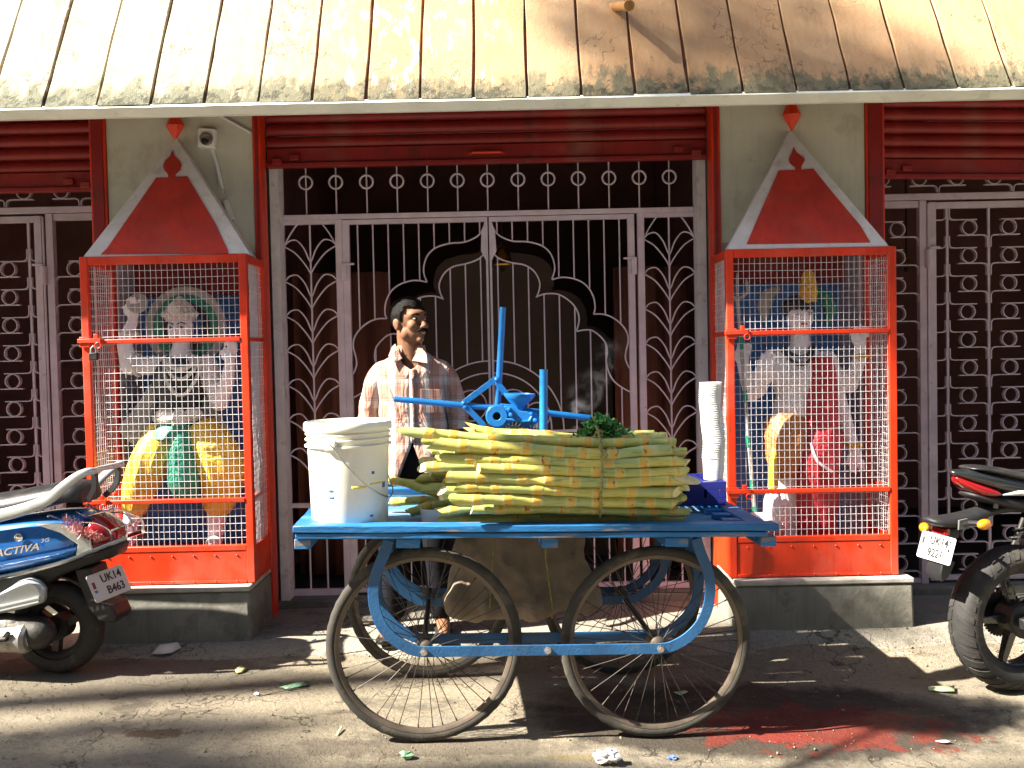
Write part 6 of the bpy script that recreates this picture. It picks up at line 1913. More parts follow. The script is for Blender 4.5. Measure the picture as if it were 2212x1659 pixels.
# seat
mb = MB(); rr = []
for x, zt_, zb_, w in ((-420, 268, 400, .14), (-250, 262, 385, .15), (0, 222, 345, .155), (150, 192, 310, .15), (300, 167, 280, .135), (390, 166, 285, .115), (435, 190, 280, .08), (445, 225, 265, .05)):
    a = SP(x, zb_, -w); z1_ = SP(x, zt_, -w * .5).z; z0_ = a.z; d = z1_ - z0_
    rr.append([V3((a.x, y, z)) for y, z in ((0, z0_), (-w, z0_), (-w * 1.02, z0_ + d * .4), (-w * .9, z0_ + d * .8), (-w * .5, z1_), (0, z1_ + .006), (w * .5, z1_), (w * .9, z0_ + d * .8), (w * 1.02, z0_ + d * .4), (w, z0_))])
rr = [[p + V3((-.5, 0, -.06 - .0)) for p in rr[0]]] + rr
mb.rings(rr); L_(mb, 'seat', SEATBLK, subd=2, sharp=0)
# grab rail
near = [SP(-420, 400, -.185), SP(-150, 372, -.188), SP(0, 340, -.185), (SP(150, 298, -.18)), SP(255, 254, -.175), SP(330, 190, -.165), SP(400, 138, -.155), SP(465, 112, -.14), SP(505, 108, -.115)]
end = SP(512, 118, -.06)
far = [V3((p.x, -p.y, p.z)) for p in reversed(near)]
c = smooth_path(near + [V3((end.x + .01, -.05, near[-1].z)), V3((end.x + .014, .05, near[-1].z))] + far, 4)
mb = MB(); R_s = []
m_ = len(c)
for i, p in enumerate(c):
    tt = (c[min(i + 1, m_ - 1)] - c[max(i - 1, 0)]).normalized(); up = V3((0, 0, 1)); sd = tt.cross(up)
    sd = sd.normalized() if sd.length > 1e-4 else V3((0, 1, 0)); up = sd.cross(tt)
    mid = abs(i - m_ / 2) / (m_ / 2)
    hh, ww = .012 + .016 * min(1, mid * 1.2), .011
    R_s.append([p + sd * (ww * math.cos(2 * PI * k / 12)) + up * (hh * math.sin(2 * PI * k / 12)) for k in range(12)])
mb.rings(R_s); L_(mb, 'grab_rail', GREYMET, sharp=0)
for s in (-1, 1):
    mb = MB(); c = smooth_path([SP(508, 115, -.10), SP(512, 190, -.095), SP(490, 235, -.085), SP(470, 262, -.07)], 4)
    mb.sweep([V3((p.x, p.y * -s, p.z)) for p in c], .022, .02, V3((0, -1, 0))); L_(mb, 'rail_stay', BLACKPL)
# rack wires
mb = MB()
def wire(pts, r=.0035): mb.tube(smooth_path(pts, 3), r, 6)
for s in (-1, 1):
    f = lambda x, y, l: (lambda p: V3((p.x, p.y * s, p.z)))(SP(x, y, -l))
    wire([f(400, 318, .06), f(455, 340, .06), f(540, 325, .05), f(575, 318, .04)]); wire([f(250, 345, .15), f(262, 338, .15), f(300, 352, .14), f(340, 368, .13)], .004)
    wire([f(430, 375, .12), f(520, 380, .12), f(600, 418, .10), f(612, 470, .10)]); wire([f(480, 440, .13), f(490, 520, .13)]); wire([f(575, 318, .04), f(650, 355, .06), f(700, 395, .075), f(704, 455, .078)])
wire([SP(700, 395, -.075), SP(704, 398, 0), SP(700, 395, .075) if False else V3((SP(700, 395, -.075).x, .075, SP(700, 395, -.075).z))]); wire([SP(612, 418, -.10), V3((SP(612, 418, -.10).x, .10, SP(612, 418, -.10).z))])
L_(mb, 'rack_wire', CHROME)
# badges
def side_text(sx, x, y, size, txt, m, lat, wide=1.0, slope=0.0, ital=0.0):
    c = SP(x, y, lat)
    M = Matrix.Translation(c) @ axes(V3((math.cos(slope), 0, math.sin(slope))), V3((ital - math.sin(slope), 0, math.cos(slope))), V3((0, -1, 0))).to_4x4()
    L_(text_mb(txt, size, M, .0012, wide), 'lettering', m)
side_text(1, 92, 521, .046, 'ACTIVA', CHROME, -.1765, 1.25, .16, .5)
mb = MB(); q = [SP(-20, 548, -.173), SP(212, 500, -.173), SP(214, 486, -.173), SP(-20, 512, -.173)]; mb.prism(q, (0, -.002, 0)); L_(mb, 'badge_backing', BLUEPAINT)
side_text(1, 237, 469, .024, '3G', CHROME, -.1715, 1.3, .16, .4)
mb = MB(); c = SP(98, 454, -.170); mb.lathe([(.019, 0), (.019, .003), (.015, .004), (.013, .002), (.004, .004)], c, AXY, 20); L_(mb, 'round_badge', CHROME)
# number plate and mudguard
g = [SP(430, 600, .0), SP(515, 592, .0), SP(560, 770, 0), SP(625, 790, 0), SP(652, 845, 0), SP(640, 878, 0), SP(560, 870, 0), SP(500, 800, 0)]
mb = MB(); mb.prism([V3((p.x, -.07, p.z)) for p in g], (0, .14, 0)); L_(mb, 'rear_mudguard', BLACKPL, bevel=.008)
pc = SP(546, 700, -.02)
tilt = rad(-24)
pn = V3((math.cos(tilt), -.16, -math.sin(tilt) * .0 + .0)).normalized()
py = V3((.36, 1, 0)).normalized(); pz_ = V3((-.40, .07, .90)).normalized(); py = (py - pz_ * py.dot(pz_)).normalized(); pn = py.cross(pz_)
PM = Matrix.Translation(SP(556, 700, -.01) + pn * .016) @ axes(py, pz_, pn).to_4x4()
mb = MB()
def rrect(w, h, r, z0, z1):
    pts = []
    for cx_, cy_, a0_ in ((w / 2 - r, h / 2 - r, 0), (-w / 2 + r, h / 2 - r, PI / 2), (-w / 2 + r, -h / 2 + r, PI), (w / 2 - r, -h / 2 + r, 1.5 * PI)):
        for k in range(5): a = a0_ + PI / 2 * k / 4; pts.append(V3((cx_ + r * math.cos(a), cy_ + r * math.sin(a), z0)))
    mb.prism(pts, (0, 0, z1 - z0))
rrect(.20, .125, .012, 0, .003); mb.bm.transform(PM)
pl = L_(mb, 'number_plate', PLATE, bevel=.0008)
L_(text_mb('UK14', .050, PM @ Matrix.Translation((.022, .027, .0042)), .0005, .95), 'lettering', INK, parent=pl)
L_(text_mb('B463', .050, PM @ Matrix.Translation((.026, -.028, .0042)), .0005, .95), 'lettering', INK, parent=pl)
mb = MB(); mb.box((-.078, .012, .0036), (.014, .030, .001)); mb.bm.transform(PM); L_(mb, 'plate_sticker', REDDARK, parent=pl)
mb = MB(); mb.box((-.078, -.016, .0036), (.014, .012, .001)); mb.bm.transform(PM); L_(mb, 'plate_sticker', PRINT, parent=pl)
# wheels
AXS = axes(V3((1, 0, 0)), V3((0, 0, 1)), V3((0, -1, 0)))
def small_wheel(cx_, name, R0, w):
    c = V3((cx_, 0, R0)); mb = MB(); prof = []
    for k in range(14):
        b = 2 * PI * k / 14; prof.append((R0 - .05 + .05 * math.cos(b), w * math.copysign(abs(math.sin(b)) ** .7, math.sin(b))))
    mb.rings([[c + AXS @ V3((r * math.cos(2 * PI * i / 56), r * math.sin(2 * PI * i / 56), h)) for r, h in prof] for i in range(56)], False, True)
    wv = L_(mb, name, MTYRE)
    mb = MB(); mb.lathe([(R0 - .075, -.04), (R0 - .068, -.048), (R0 - .06, -.046), (R0 - .065, 0), (R0 - .06, .046), (R0 - .068, .048), (R0 - .075, .04)], c, AXS, 40, False)
    mb.lathe([(.055, -.045), (.055, .03)], c, AXS, 24); L_(mb, 'rim', IRON, parent=wv)
    mb = MB()
    for k in range(3):
        a = 2 * PI * k / 3 + .4
        mb.bar(c + V3((.04 * math.cos(a), 0, .04 * math.sin(a))), c + V3(((R0 - .07) * math.cos(a), 0, (R0 - .07) * math.sin(a))), .03, .035, (0, 1, 0))
    L_(mb, 'wheel_spoke', GRIME, parent=wv)
RS = .205
small_wheel(SP(310, 955, 0).x, 'rear_wheel', RS, .047)
small_wheel(SP(310, 955, 0).x - 1.24, 'front_wheel', RS, .045)
wx = SP(310, 955, 0).x
mb = MB(); mb.cap(V3((wx - .42, -.10, RS + .03)), V3((wx - .03, -.10, RS + .0)), .085, .07, 14); mb.ell(V3((wx - .16, -.12, RS + .01)), (.11, .05, .075)); L_(mb, 'engine_case', GRIME)
mb = MB(); q = SP(95, 985, -.15); mb.cap(V3((q.x - .35, -.135, q.z + .005)), V3((q.x, -.135, q.z)), .058, .062, 18); mb.lathe([(.064, 0), (.066, .03), (.055, .045), (.02, .05)], V3((q.x + .0, -.135, q.z)), axes(V3((0, 1, 0)), V3((0, 0, 1)), V3((1, 0, 0))), 20); L_(mb, 'transmission_cover', ALLOY)
mb = MB(); mb.bar(SP(20, 985, -.2), SP(45, 950, -.2), .014, .016); mb.cap(SP(-40, 990, -.195), SP(30, 985, -.2), .012, .012); L_(mb, 'kick_lever', IRON)
q = [SP(-120, 800, -.15), SP(-20, 755, -.15), SP(90, 685, -.15), SP(150, 665, -.15), SP(195, 690, -.15), SP(222, 725, -.15), SP(222, 800, -.15), SP(120, 830, -.15), SP(-120, 880, -.15)]
mb = MB(); mb.prism(q, (0, .05, 0)); L_(mb, 'engine_cowl', GREYMET, bevel=.018)
for dy in (0, 22):
    mb = MB(); mb.bar(SP(-80, 842 + dy - 10, -.156), SP(205, 772 + dy - 6, -.156), .006, .010, (0, 1, 0)); L_(mb, 'cowl_rib', GREYMET)
mb = MB()
for k in range(16):
    a = rad(-75 + 118 * k / 15)
    pass
rr = []
for k in range(14):
    a = rad(20 + 100 * k / 13); r = RS + .03
    c = V3((wx + r * math.cos(a), 0, RS + r * math.sin(a)))
    rr.append([c + V3((0, -.06, 0)), c + V3((0, .06, 0)), c + V3((.010 * math.cos(a), .06, .01 * math.sin(a))), c + V3((.010 * math.cos(a), -.06, .01 * math.sin(a)))])
mb.rings(rr); L_(mb, 'inner_fender', BLACKPL)
mb = MB(); mb.tube([V3((wx + .02, .08, RS)), V3((wx + .06, .09, .62))], .02, 10); mb.tube([V3((wx - .0, .09, RS + .02)), V3((wx - .25, .09, .42)), V3((wx - .3, .0, .45))], .02, 10); L_(mb, 'suspension', IRON)
# the front half of the scooter, beyond the frame
fx_ = wx - 1.24
mb = MB(); mb.bx(fx_ + .24, wx - .55, -.18, .18, .28, .36); mb.prism([V3((fx_ + .20, -.20, .28)), V3((fx_ + .30, -.20, .28)), V3((fx_ + .26, -.20, .88)), V3((fx_ + .14, -.20, .90))], (0, .40, 0)); L_(mb, 'leg_shield', BLUEPAINT, bevel=.03)
mb = MB(); mb.ell(V3((fx_, 0, RS + .14)), (.26, .08, .13)); L_(mb, 'front_fender', BLUEPAINT)
mb = MB(); mb.tube([V3((fx_, 0, RS)), V3((fx_ + .18, 0, .92))], .03, 10); L_(mb, 'fork', IRON)
mb = MB(); mb.ell(V3((fx_ + .16, 0, 1.0)), (.13, .15, .09)); L_(mb, 'headset', BLUEPAINT)
mb = MB(); mb.tube([V3((fx_ + .34, -.34, 1.0)), V3((fx_ + .2, -.14, 1.02)), V3((fx_ + .2, .14, 1.02)), V3((fx_ + .34, .34, 1.0))], .015, 10); L_(mb, 'handlebar', BLACKPL)
for s in (-1, 1):
    mb = MB(); mb.tube([V3((fx_ + .24, s * .2, 1.03)), V3((fx_ + .20, s * .28, 1.14)), V3((fx_ + .22, s * .33, 1.19))], .006, 8); mb.ell(V3((fx_ + .22, s * .34, 1.21)), (.02, .065, .045)); L_(mb, 'mirror', BLACKPL)
# tinsel on the rack
rg = random.Random(9)
c = smooth_path([SP(345, 360, -.14), SP(400, 400, -.145), SP(450, 430, -.14), SP(500, 440, -.135), SP(545, 450, -.12)], 5)
t = thing('tinsel_garland', 'frayed pink and silver tinsel wound round the scooter rack', 'garland', so + SR @ c[10])
A_, B_ = MB(), MB()
for p0 in c:
    p0w = so + SR @ p0; k_ = .6 + .7 * math.exp(-((p0 - c[4]).length / .05) ** 2)
    for j in range(26):
        d = V3((rg.gauss(0, 1), rg.gauss(0, 1), rg.gauss(0, 1))).normalized(); L = rg.uniform(.012, .034) * k_
        s = d.cross(V3((rg.random(), rg.random(), 1))).normalized() * .0014
        tgt = A_ if rg.random() < .62 else B_
        q = p0w + V3((rg.gauss(0, .006), rg.gauss(0, .004), rg.gauss(0, .006)))
        tip = q + d * L + V3((0, 0, rg.uniform(-.006, .004)))
        tgt.f([tgt.v(q - s), tgt.v(q + s), tgt.v(tip + s * .6), tgt.v(tip - s * .6)])
build(A_, 'pink_strands', TINSEL, t, sharp=0)['kind'] = 'stuff'
build(B_, 'silver_strands', TINSEL2, t, sharp=0)['kind'] = 'stuff'

# ------------------------------------------------------------------ black motorcycle on the other side
mo2 = P(2186, 1497, 3.90); mo2.z = road_z(mo2.x, mo2.y) + .001
MR = Matrix.Rotation(rad(15), 3, 'Z')
bike = thing('motorcycle', 'black motorcycle with orange indicators and a fat ribbed rear tyre', 'motorcycle', mo2, MR)
mu, ml = MR @ V3((1, 0, 0)), MR @ V3((0, 1, 0))
def MP(x, y, lat):
    u, v = zv('m', x, y); p = PP(u, v, mo2 + ml * lat, ml) - mo2
    return V3((p.dot(mu), p.dot(ml), p.z))
def B(mb, name, m, **k): return build(mb, name, m, k.pop('parent', bike), local=True, **k)
RB_ = .312
def big_wheel(cx_, name, hwid, tread):
    c = V3((cx_, 0, RB_)); prof = []; mb = MB()
    for k in range(18):
        b = 2 * PI * k / 18; prof.append((RB_ - .058 + .058 * math.cos(b), hwid * math.copysign(abs(math.sin(b)) ** .8, math.sin(b))))
    mb.rings([[c + AXS @ V3((r * math.cos(2 * PI * i / 80), r * math.sin(2 * PI * i / 80), h)) for r, h in prof] for i in range(80)], False, True)
    w = B(mb, name, MTYRE)
    if tread:
        mb = MB(); n = 34
        for i in range(n):
            for s in (-1, 1):
                a0 = 2 * PI * (i + (.5 if s > 0 else 0)) / n
                rr = []
                for j in range(6):
                    b = s * (.13 + j * .22)
                    r = RB_ - .058 + .0605 * math.cos(b); h = hwid * math.copysign(abs(math.sin(b)) ** .8, math.sin(b)) * 1.03
                    r2 = r - .008
                    aa = a0 + j * .028; wd = .068 - .004 * j
                    rr.append([c + AXS @ V3((q * math.cos(t_), q * math.sin(t_), h * (1 if q == r else .93))) for q, t_ in ((r, aa), (r, aa + wd * 2), (r2, aa + wd * 2), (r2, aa))])
                mb.rings(rr)
        B(mb, 'tread_blocks', MTYRE, parent=w, sharp=25)['kind'] = 'stuff'
    ro, ri = RB_ - .085, RB_ - .115
    mb = MB(); mb.rings([[c + AXS @ V3((r * math.cos(2 * PI * i / 64), r * math.sin(2 * PI * i / 64), h)) for r, h in ((ro, -.058), (ro + .012, -.062), (ro + .012, -.05), (ro - .012, -.03), (ro - .02, 0), (ro - .012, .03), (ro + .012, .05), (ro + .012, .062), (ro, .058), (ri, .03), (ri - .004, 0), (ri, -.03))] for i in range(64)], False, True)
    B(mb, 'rim', MOTOBLK, parent=w)
    for k in range(5):
        a = 2 * PI * k / 5 + .6
        mb = MB(); p0, p1 = V3((math.cos(a), 0, math.sin(a))), V3((-math.sin(a), 0, math.cos(a)))
        mb.hexa([c + p0 * r + p1 * q + V3((0, y, 0)) for (r, q, y) in ((.04, -.022, -.02), (.04, .022, -.02), (.04, .022, .02), (.04, -.022, .02), (ri + .004, -.013, -.014), (ri + .004, .013, -.014), (ri + .004, .013, .014), (ri + .004, -.013, .014))])
        B(mb, 'wheel_spoke', MOTOBLK, parent=w, bevel=.004)
    mb = MB(); mb.lathe([(.06, -.05), (.068, -.045), (.068, .05), (.05, .06)], c, AXS, 28); mb.lathe([(.012, .04), (.012, .13), (.004, .135)], c, AXS, 10); B(mb, 'hub', GRIME, parent=w)
    return c
cw = big_wheel(MP(1447, 852, 0).x, 'rear_wheel', .072, True)
big_wheel(cw.x + 1.33, 'front_wheel', .055, False)
# drum brake plate, arm and rod on the near side
mb = MB(); mb.lathe([(.075, .05), (.078, .058), (.07, .066), (.03, .070), (.012, .074)], cw, AXS, 30); B(mb, 'brake_plate', BLACKPL)
mb = MB(); mb.bar(cw + V3((-.012, -.085, .012)), cw + V3((.035, -.088, -.085)), .018, .008, (0, 1, 0)); mb.tube([cw + V3((-.012, -.07, .012)), cw + V3((-.012, -.10, .012))], .012, 10); mb.box(cw + V3((.012, -.082, .02)), (.045, .016, .035)); mb.tube([cw + V3((.035, -.09, -.085)), cw + V3((.30, -.09, -.03))], .005, 8); B(mb, 'brake_arm', GREYMET, bevel=.001)
n = 38; poly = []
for i in range(n):
    for f, r in ((-.3, .098), (-.12, .106), (.12, .106), (.3, .098)):
        a = 2 * PI * (i + f) / n; poly.append(cw + V3((r * math.cos(a), .066, r * math.sin(a))))
mb = MB(); mb.prism(poly, (0, .008, 0)); B(mb, 'sprocket', IRON)
mb = MB()
for s in (-1, 1): mb.bar(cw + V3((-.06, s * .10, 0)), cw + V3((.52, s * .10, .06)), .03, .05, (0, 0, 1))
B(mb, 'swing_arm', BLACKPL, bevel=.006)
for s in (-1, 1):
    mb = MB(); a, b = cw + V3((-.0, s * .12, .04)), cw + V3((.17, s * .12, .40)); mb.tube([a, b], .012, 10)
    pts = []
    for i in range(70): f = i / 69; q = a.lerp(b, .12 + .8 * f); ph = f * 16 * PI; pts.append(q + V3((.026 * math.cos(ph), .026 * math.sin(ph), 0)))
    mb.tube(pts, .005, 6); B(mb, 'shock_absorber', IRON)
# tail
def msec(p, w, z0, z1, r=.6):
    return [V3((p, y, z)) for y, z in ((0, z0), (-w * .8, z0), (-w, z0 + (z1 - z0) * .4), (-w * .85, z0 + (z1 - z0) * .8), (-w * .4, z1), (0, z1 + .004), (w * .4, z1), (w * .85, z0 + (z1 - z0) * .8), (w, z0 + (z1 - z0) * .4), (w * .8, z0))]
def mconv(x, zb_, zt_, w, lat=None):
    l = 0 if lat is None else lat
    a = MP(x, (zb_ + zt_) / 2, l); return (a.x, w, MP(x, zb_, l).z, MP(x, zt_, l).z)
mb = MB(); mb.rings([msec(*mconv(*q)) for q in ((1108, 120, 103, .020), (1150, 142, 100, .045), (1220, 172, 92, .07), (1330, 212, 104, .09), (1450, 240, 124, .105), (1600, 262, 150, .12))] + [msec(MP(1600, 200, 0).x + .18, .13, .62, .74)]); B(mb, 'tail_cowl', MOTOBLK, subd=2, sharp=0)
mb = MB(); mb.rings([msec(*mconv(*q)) for q in ((1185, 96, 84, .05), (1230, 100, 72, .075), (1330, 124, 84, .095), (1470, 160, 108, .115), (1600, 190, 132, .13))] + [msec(MP(1600, 200, 0).x + .45, .13, .68, .77)]); B(mb, 'seat', SEATBLK, subd=2, sharp=0)
mb = MB(); mb.rings([msec(*mconv(*q)) for q in ((1128, 152, 128, .022), (1165, 192, 140, .048), (1225, 238, 158, .072), (1290, 236, 185, .086), (1325, 228, 205, .09))]); B(mb, 'tail_lamp', LAMPRED, subd=1, sharp=0)
mb = MB(); mb.rings([msec(*mconv(*q)) for q in ((1180, 236, 205, .06), (1250, 262, 225, .07), (1380, 300, 225, .085), (1600, 340, 250, .09))]); B(mb, 'under_cowl', BLACKPL, subd=1, sharp=0)
for s in (-1, 1):
    mb = MB(); a, b, c2 = MP(1388, 232, -.10), MP(1470, 222, -.125), MP(1640, 228, -.15)
    mb.tube([V3((p.x, p.y * -s, p.z)) for p in (a, b, c2)], [.003, .011, .013], 8); B(mb, 'grab_rail', GREYMET)
mb = MB(); mb.rings([msec(*mconv(*q)) for q in ((985, 372, 352, .045), (1030, 395, 346, .06), (1110, 408, 336, .055), (1190, 385, 318, .05), (1290, 335, 285, .05), (1400, 310, 262, .055), (1520, 330, 262, .06))]); B(mb, 'tail_bracket', BLACKPL, subd=1, sharp=0)
mb = MB(); mb.prism([MP(1345, 268, -.062), MP(1372, 262, -.062), MP(1362, 305, -.062), MP(1340, 300, -.062)], (0, .006, 0)); mb.prism([MP(1160, 365, -.062), MP(1205, 355, -.062), MP(1215, 408, -.062), MP(1158, 416, -.062)], (0, .008, 0)); B(mb, 'bracket_gusset', GUSSET, bevel=.001)
mb = MB(); mb.rings([msec(*mconv(*q)) for q in ((1068, 455, 400, .03), (1090, 455, 395, .035), (1130, 450, 390, .035))]); B(mb, 'plate_holder', BLACKPL)
mb = MB(); c = MP(1065, 418, -.0); mb.box((c.x - .0, 0, c.z), (.02, .085, .030)); mb.box((c.x - .012, 0, c.z), (.006, .08, .026)); B(mb, 'reflector', LAMPRED, bevel=.003)
for s, q in ((-1, (1292, 386, -.165)), (1, (978, 403, .12))):
    c = MP(*q); k0 = MP(1180, 388, -.05) if s < 0 else V3((c.x + .05, .05, c.z + .004))
    mb = MB(); mb.tube([V3((c.x - (.035 if s < 0 else -.02), c.y + (.05 if s < 0 else -.03), c.z)), V3((c.x, c.y - s * .02, c.z))], .012, 8); mb.tube([V3((k0.x, k0.y, k0.z)), V3((c.x - (.03 if s < 0 else -.015), c.y - s * .04, c.z))], .009, 8); st_ = B(mb, 'indicator', BLACKPL)
    mb = MB(); mb.ell(c, (.040, .022, .022), Matrix.Rotation(rad(15 if s < 0 else 60), 3, 'Z'), 16, 10); B(mb, 'indicator_lens', AMBER, parent=st_)
pc = MP(1050, 511, 0)
py = V3((0, -1, 0)); pz_ = V3((.30, 0, .954)).normalized(); pn = py.cross(pz_)
PM = Matrix.Translation(pc + pn * .01) @ axes(py, pz_, pn).to_4x4()
mb = MB(); rrect(.20, .115, .010, 0, .003); mb.bm.transform(PM); pl = B(mb, 'number_plate', PLATE, bevel=.0008)
B(text_mb('UK14', .048, PM @ Matrix.Translation((.012, .026, .0042)), .0005, .95), 'lettering', INK, parent=pl)
B(text_mb('9221', .048, PM @ Matrix.Translation((.004, -.026, .0042)), .0005, .95), 'lettering', INK, parent=pl)
mb = MB(); mb.box((-.080, .020, .0036), (.012, .030, .001)); mb.bm.transform(PM); B(mb, 'plate_sticker', GRIME, parent=pl)
mb = MB(); mb.ell((.072, .038, .004), (.005, .005, .002)); mb.ell((.075, .002, .004), (.006, .007, .002)); mb.bm.transform(PM); B(mb, 'plate_screw', IRON, parent=pl)
g = [MP(1015, 560, 0), MP(1080, 572, 0), MP(1060, 620, 0), MP(1040, 655, 0), MP(1012, 678, 0), MP(1002, 640, 0)]
mb = MB(); mb.prism([V3((p.x + .02, -.045, p.z)) for p in g], (0, .09, 0)); B(mb, 'mud_flap', BLACKPL, bevel=.004)
# the rest of the machine
mb = MB(); mb.bx(cw.x + .42, cw.x + .85, -.14, .14, .22, .55); B(mb, 'engine', GRIME, bevel=.04)
mb = MB(); mb.ell(V3((cw.x + .78, 0, .83)), (.30, .16, .14)); B(mb, 'fuel_tank', MOTOBLK)
mb = MB(); mb.prism([V3((cw.x + .1, -.13, .55)), V3((cw.x + .62, -.13, .50)), V3((cw.x + .62, -.13, .72)), V3((cw.x + .12, -.13, .66))], (0, .26, 0)); B(mb, 'side_panel', MOTOBLK, bevel=.03)
mb = MB()
for s in (-1, 1): mb.tube([V3((cw.x + 1.33, s * .1, RB_)), V3((cw.x + 1.07, s * .1, .95))], .02, 10)
mb.tube([V3((cw.x + .88, -.38, 1.05)), V3((cw.x + 1.05, -.12, 1.02)), V3((cw.x + 1.05, .12, 1.02)), V3((cw.x + .88, .38, 1.05))], .013, 8); B(mb, 'fork_and_bars', IRON)
mb = MB(); mb.ell(V3((cw.x + 1.18, 0, .93)), (.1, .11, .12)); B(mb, 'headlamp', MOTOBLK)
mb = MB(); mb.cap(V3((cw.x + .0, -.19, .30)), V3((cw.x + .45, -.17, .26)), .052, .045, 16); 
bm_del = B(mb, 'silencer', BLACKPL)
bm_del.location = (.34, 0, 0)

# ------------------------------------------------------------------ litter
def on_road(u, v):
    z = 0.0
    for _ in range(5):
        p = PZ(u, v, z); z = pave_z(p.x, p.y) if p.y > 4.19 else road_z(p.x, p.y)
    p.z = z + .004
    return p
def crumple(u, v, size, m, name, label, cat, flat=.55, seed=1, n=3):
    p = on_road(u, v); mb = MB(); bmesh.ops.create_icosphere(mb.bm, subdivisions=n, radius=size / 2)
    for w in mb.bm.verts:
        q = w.co.copy(); k = 1 + .5 * noise.noise(q / size * 3.2 + V3((seed * 7, 0, 0))) + .35 * noise.cell(q / size * 5 + V3((seed, 0, 0))) 
        w.co = V3((q.x * k, q.y * k * .8, q.z * k * flat))
    zm = min(w.co.z for w in mb.bm.verts)
    for w in mb.bm.verts: w.co += p - V3((0, 0, zm + .003))
    return solo(mb, name, m, label, cat, sharp=12)
crumple(1312, 1652, .068, PAPERW, 'crumpled_paper', 'crumpled ball of white paper on the road in front of the cart', 'litter', .6, 1)
crumple(1453, 1641, .034, WRAPB, 'sweet_wrapper', 'small crumpled blue and white wrapper on the road', 'litter', .35, 2, 2)
crumple(878, 1639, .046, GREENSCR, 'torn_wrapper', 'torn green and white wrapper on the road under the nearer wheel', 'litter', .45, 3, 2)
crumple(555, 1504, .022, FOIL, 'foil_scrap', 'tiny ball of silver foil in the scooter shadow edge', 'litter', .7, 4, 2)
def scrap(pts, m, name, label, cat, lift=.004, bend=.006):
    q = [on_road(u, v) for u, v in pts]; c = sum(q, V3()) / len(q); mb = MB()
    vs = [mb.v(p + V3((0, 0, lift + bend * ((i * 7) % 3) * .5))) for i, p in enumerate(q)]; cv = mb.v(c + V3((0, 0, lift + bend * 1.4)))
    for i in range(len(vs)): mb.f((vs[i], vs[(i + 1) % len(vs)], cv))
    return solo(mb, name, m, label, cat, solid=.0008)
scrap([(2004, 1489), (2062, 1487), (2062, 1501), (2034, 1499), (2008, 1497)], TICKET, 'paper_ticket', 'pale green paper strip lying on the road near the motorcycle tyre', 'litter', .006, .005)
scrap([(506, 1450), (520, 1443), (534, 1449), (524, 1456), (511, 1458)], DRYLEAF, 'dry_leaf', 'dry yellow leaf lying in the scooter shadow', 'leaf')
scrap([(328, 1418), (345, 1404), (384, 1400), (392, 1408), (372, 1418), (350, 1424)], PAPERW, 'cloth_scrap', 'dirty white scrap lying at the foot of the plinth by the scooter', 'litter', .006, .014)
scrap([(672, 1391), (688, 1389), (690, 1394), (676, 1396)], WRAPB, 'paper_bit', 'pale blue bit of paper on the pavement edge by the far wheel', 'litter')
scrap([(603, 1488), (640, 1480), (668, 1478), (660, 1485), (620, 1494)], GREENSCR, 'torn_leaf', 'greenish torn strip at the shadow edge between scooter and cart', 'litter')
scrap([(1455, 1499), (1480, 1497), (1486, 1501), (1470, 1506)], TICKET, 'peel_scrap', 'yellow-green scrap on the shaded wet road seen between wheel spokes', 'litter')
scrap([(2020, 1605), (2044, 1603), (2060, 1608), (2040, 1609)], PAPERW, 'paper_shred', 'thin white shred on the sunlit road past the cart shadow', 'litter', .004, .002)
mb = MB(); a, b = on_road(728, 1592), on_road(738, 1578); mb.tube([a, a.lerp(b, .5) + V3((0, 0, .006)), b + V3((0, 0, .01))], .004, 6); solo(mb, 'cane_chip', FLESH, 'pale chip of cane on the sunlit road beside the front wheel of the cart', 'litter')
mb = MB(); a, b, c = on_road(560, 1506), on_road(620, 1496), on_road(668, 1488); mb.tube(smooth_path([a, b + V3((0, 0, .006)), c], 5), .0025, 5); solo(mb, 'twig', BARK, 'thin dark twig on the road between the scooter and the cart', 'twig')
# gravel
mb = MB(); rg = random.Random(21)
for i in range(2600):
    x, y = rg.uniform(-2.5, 2.6), rg.uniform(2.75, 4.34)
    if rg.random() < .35: y = 4.19 + rg.gauss(0, .04)
    s = rg.uniform(.0012, .0034) * (2.0 if rg.random() < .04 else 1); z = (pave_z(x, y) if y > 4.15 else road_z(x, y)) + s * .2 + .002
    R = Matrix.Rotation(rg.random() * 6, 3, V3((rg.random(), rg.random(), rg.random() + .1)).normalized())
    mb.box((x, y, z), (s * rg.uniform(1, 2), s * rg.uniform(1, 1.7), s), R)
g = build(mb, 'gravel', mat('grit', (.19, .16, .11), .9, var=.5, vs=200, bump=0), sharp=0); tag(g, 'fine grit scattered over the dusty road and pavement edge', 'gravel', kind='stuff')

# ------------------------------------------------------------------ incense smoke behind the cane bundle
m = bpy.data.materials.new('smoke'); m.use_nodes = True; nt = m.node_tree
nt.nodes.remove(nt.nodes['Principled BSDF'])
tc = nt.nodes.new('ShaderNodeTexCoord').outputs['Object']
warp = nd(nt, 'ShaderNodeTexNoise', {'Vector': tc, 'Scale': 3.2, 'Detail': 3}).outputs['Color']
wv = nd(nt, 'ShaderNodeVectorMath', {0: nd(nt, 'ShaderNodeVectorMath', {0: warp, 1: (.5, .5, .5)}, operation='SUBTRACT').outputs[0], 'Scale': .42}, operation='SCALE').outputs[0]
cw_ = nd(nt, 'ShaderNodeVectorMath', {0: tc, 1: wv}, operation='ADD').outputs[0]
s = nd(nt, 'ShaderNodeSeparateXYZ', {0: cw_}); s0 = nd(nt, 'ShaderNodeSeparateXYZ', {0: tc})
cxs = mth(nt, 'MULTIPLY_ADD', s0.outputs[2], .45, -.12)
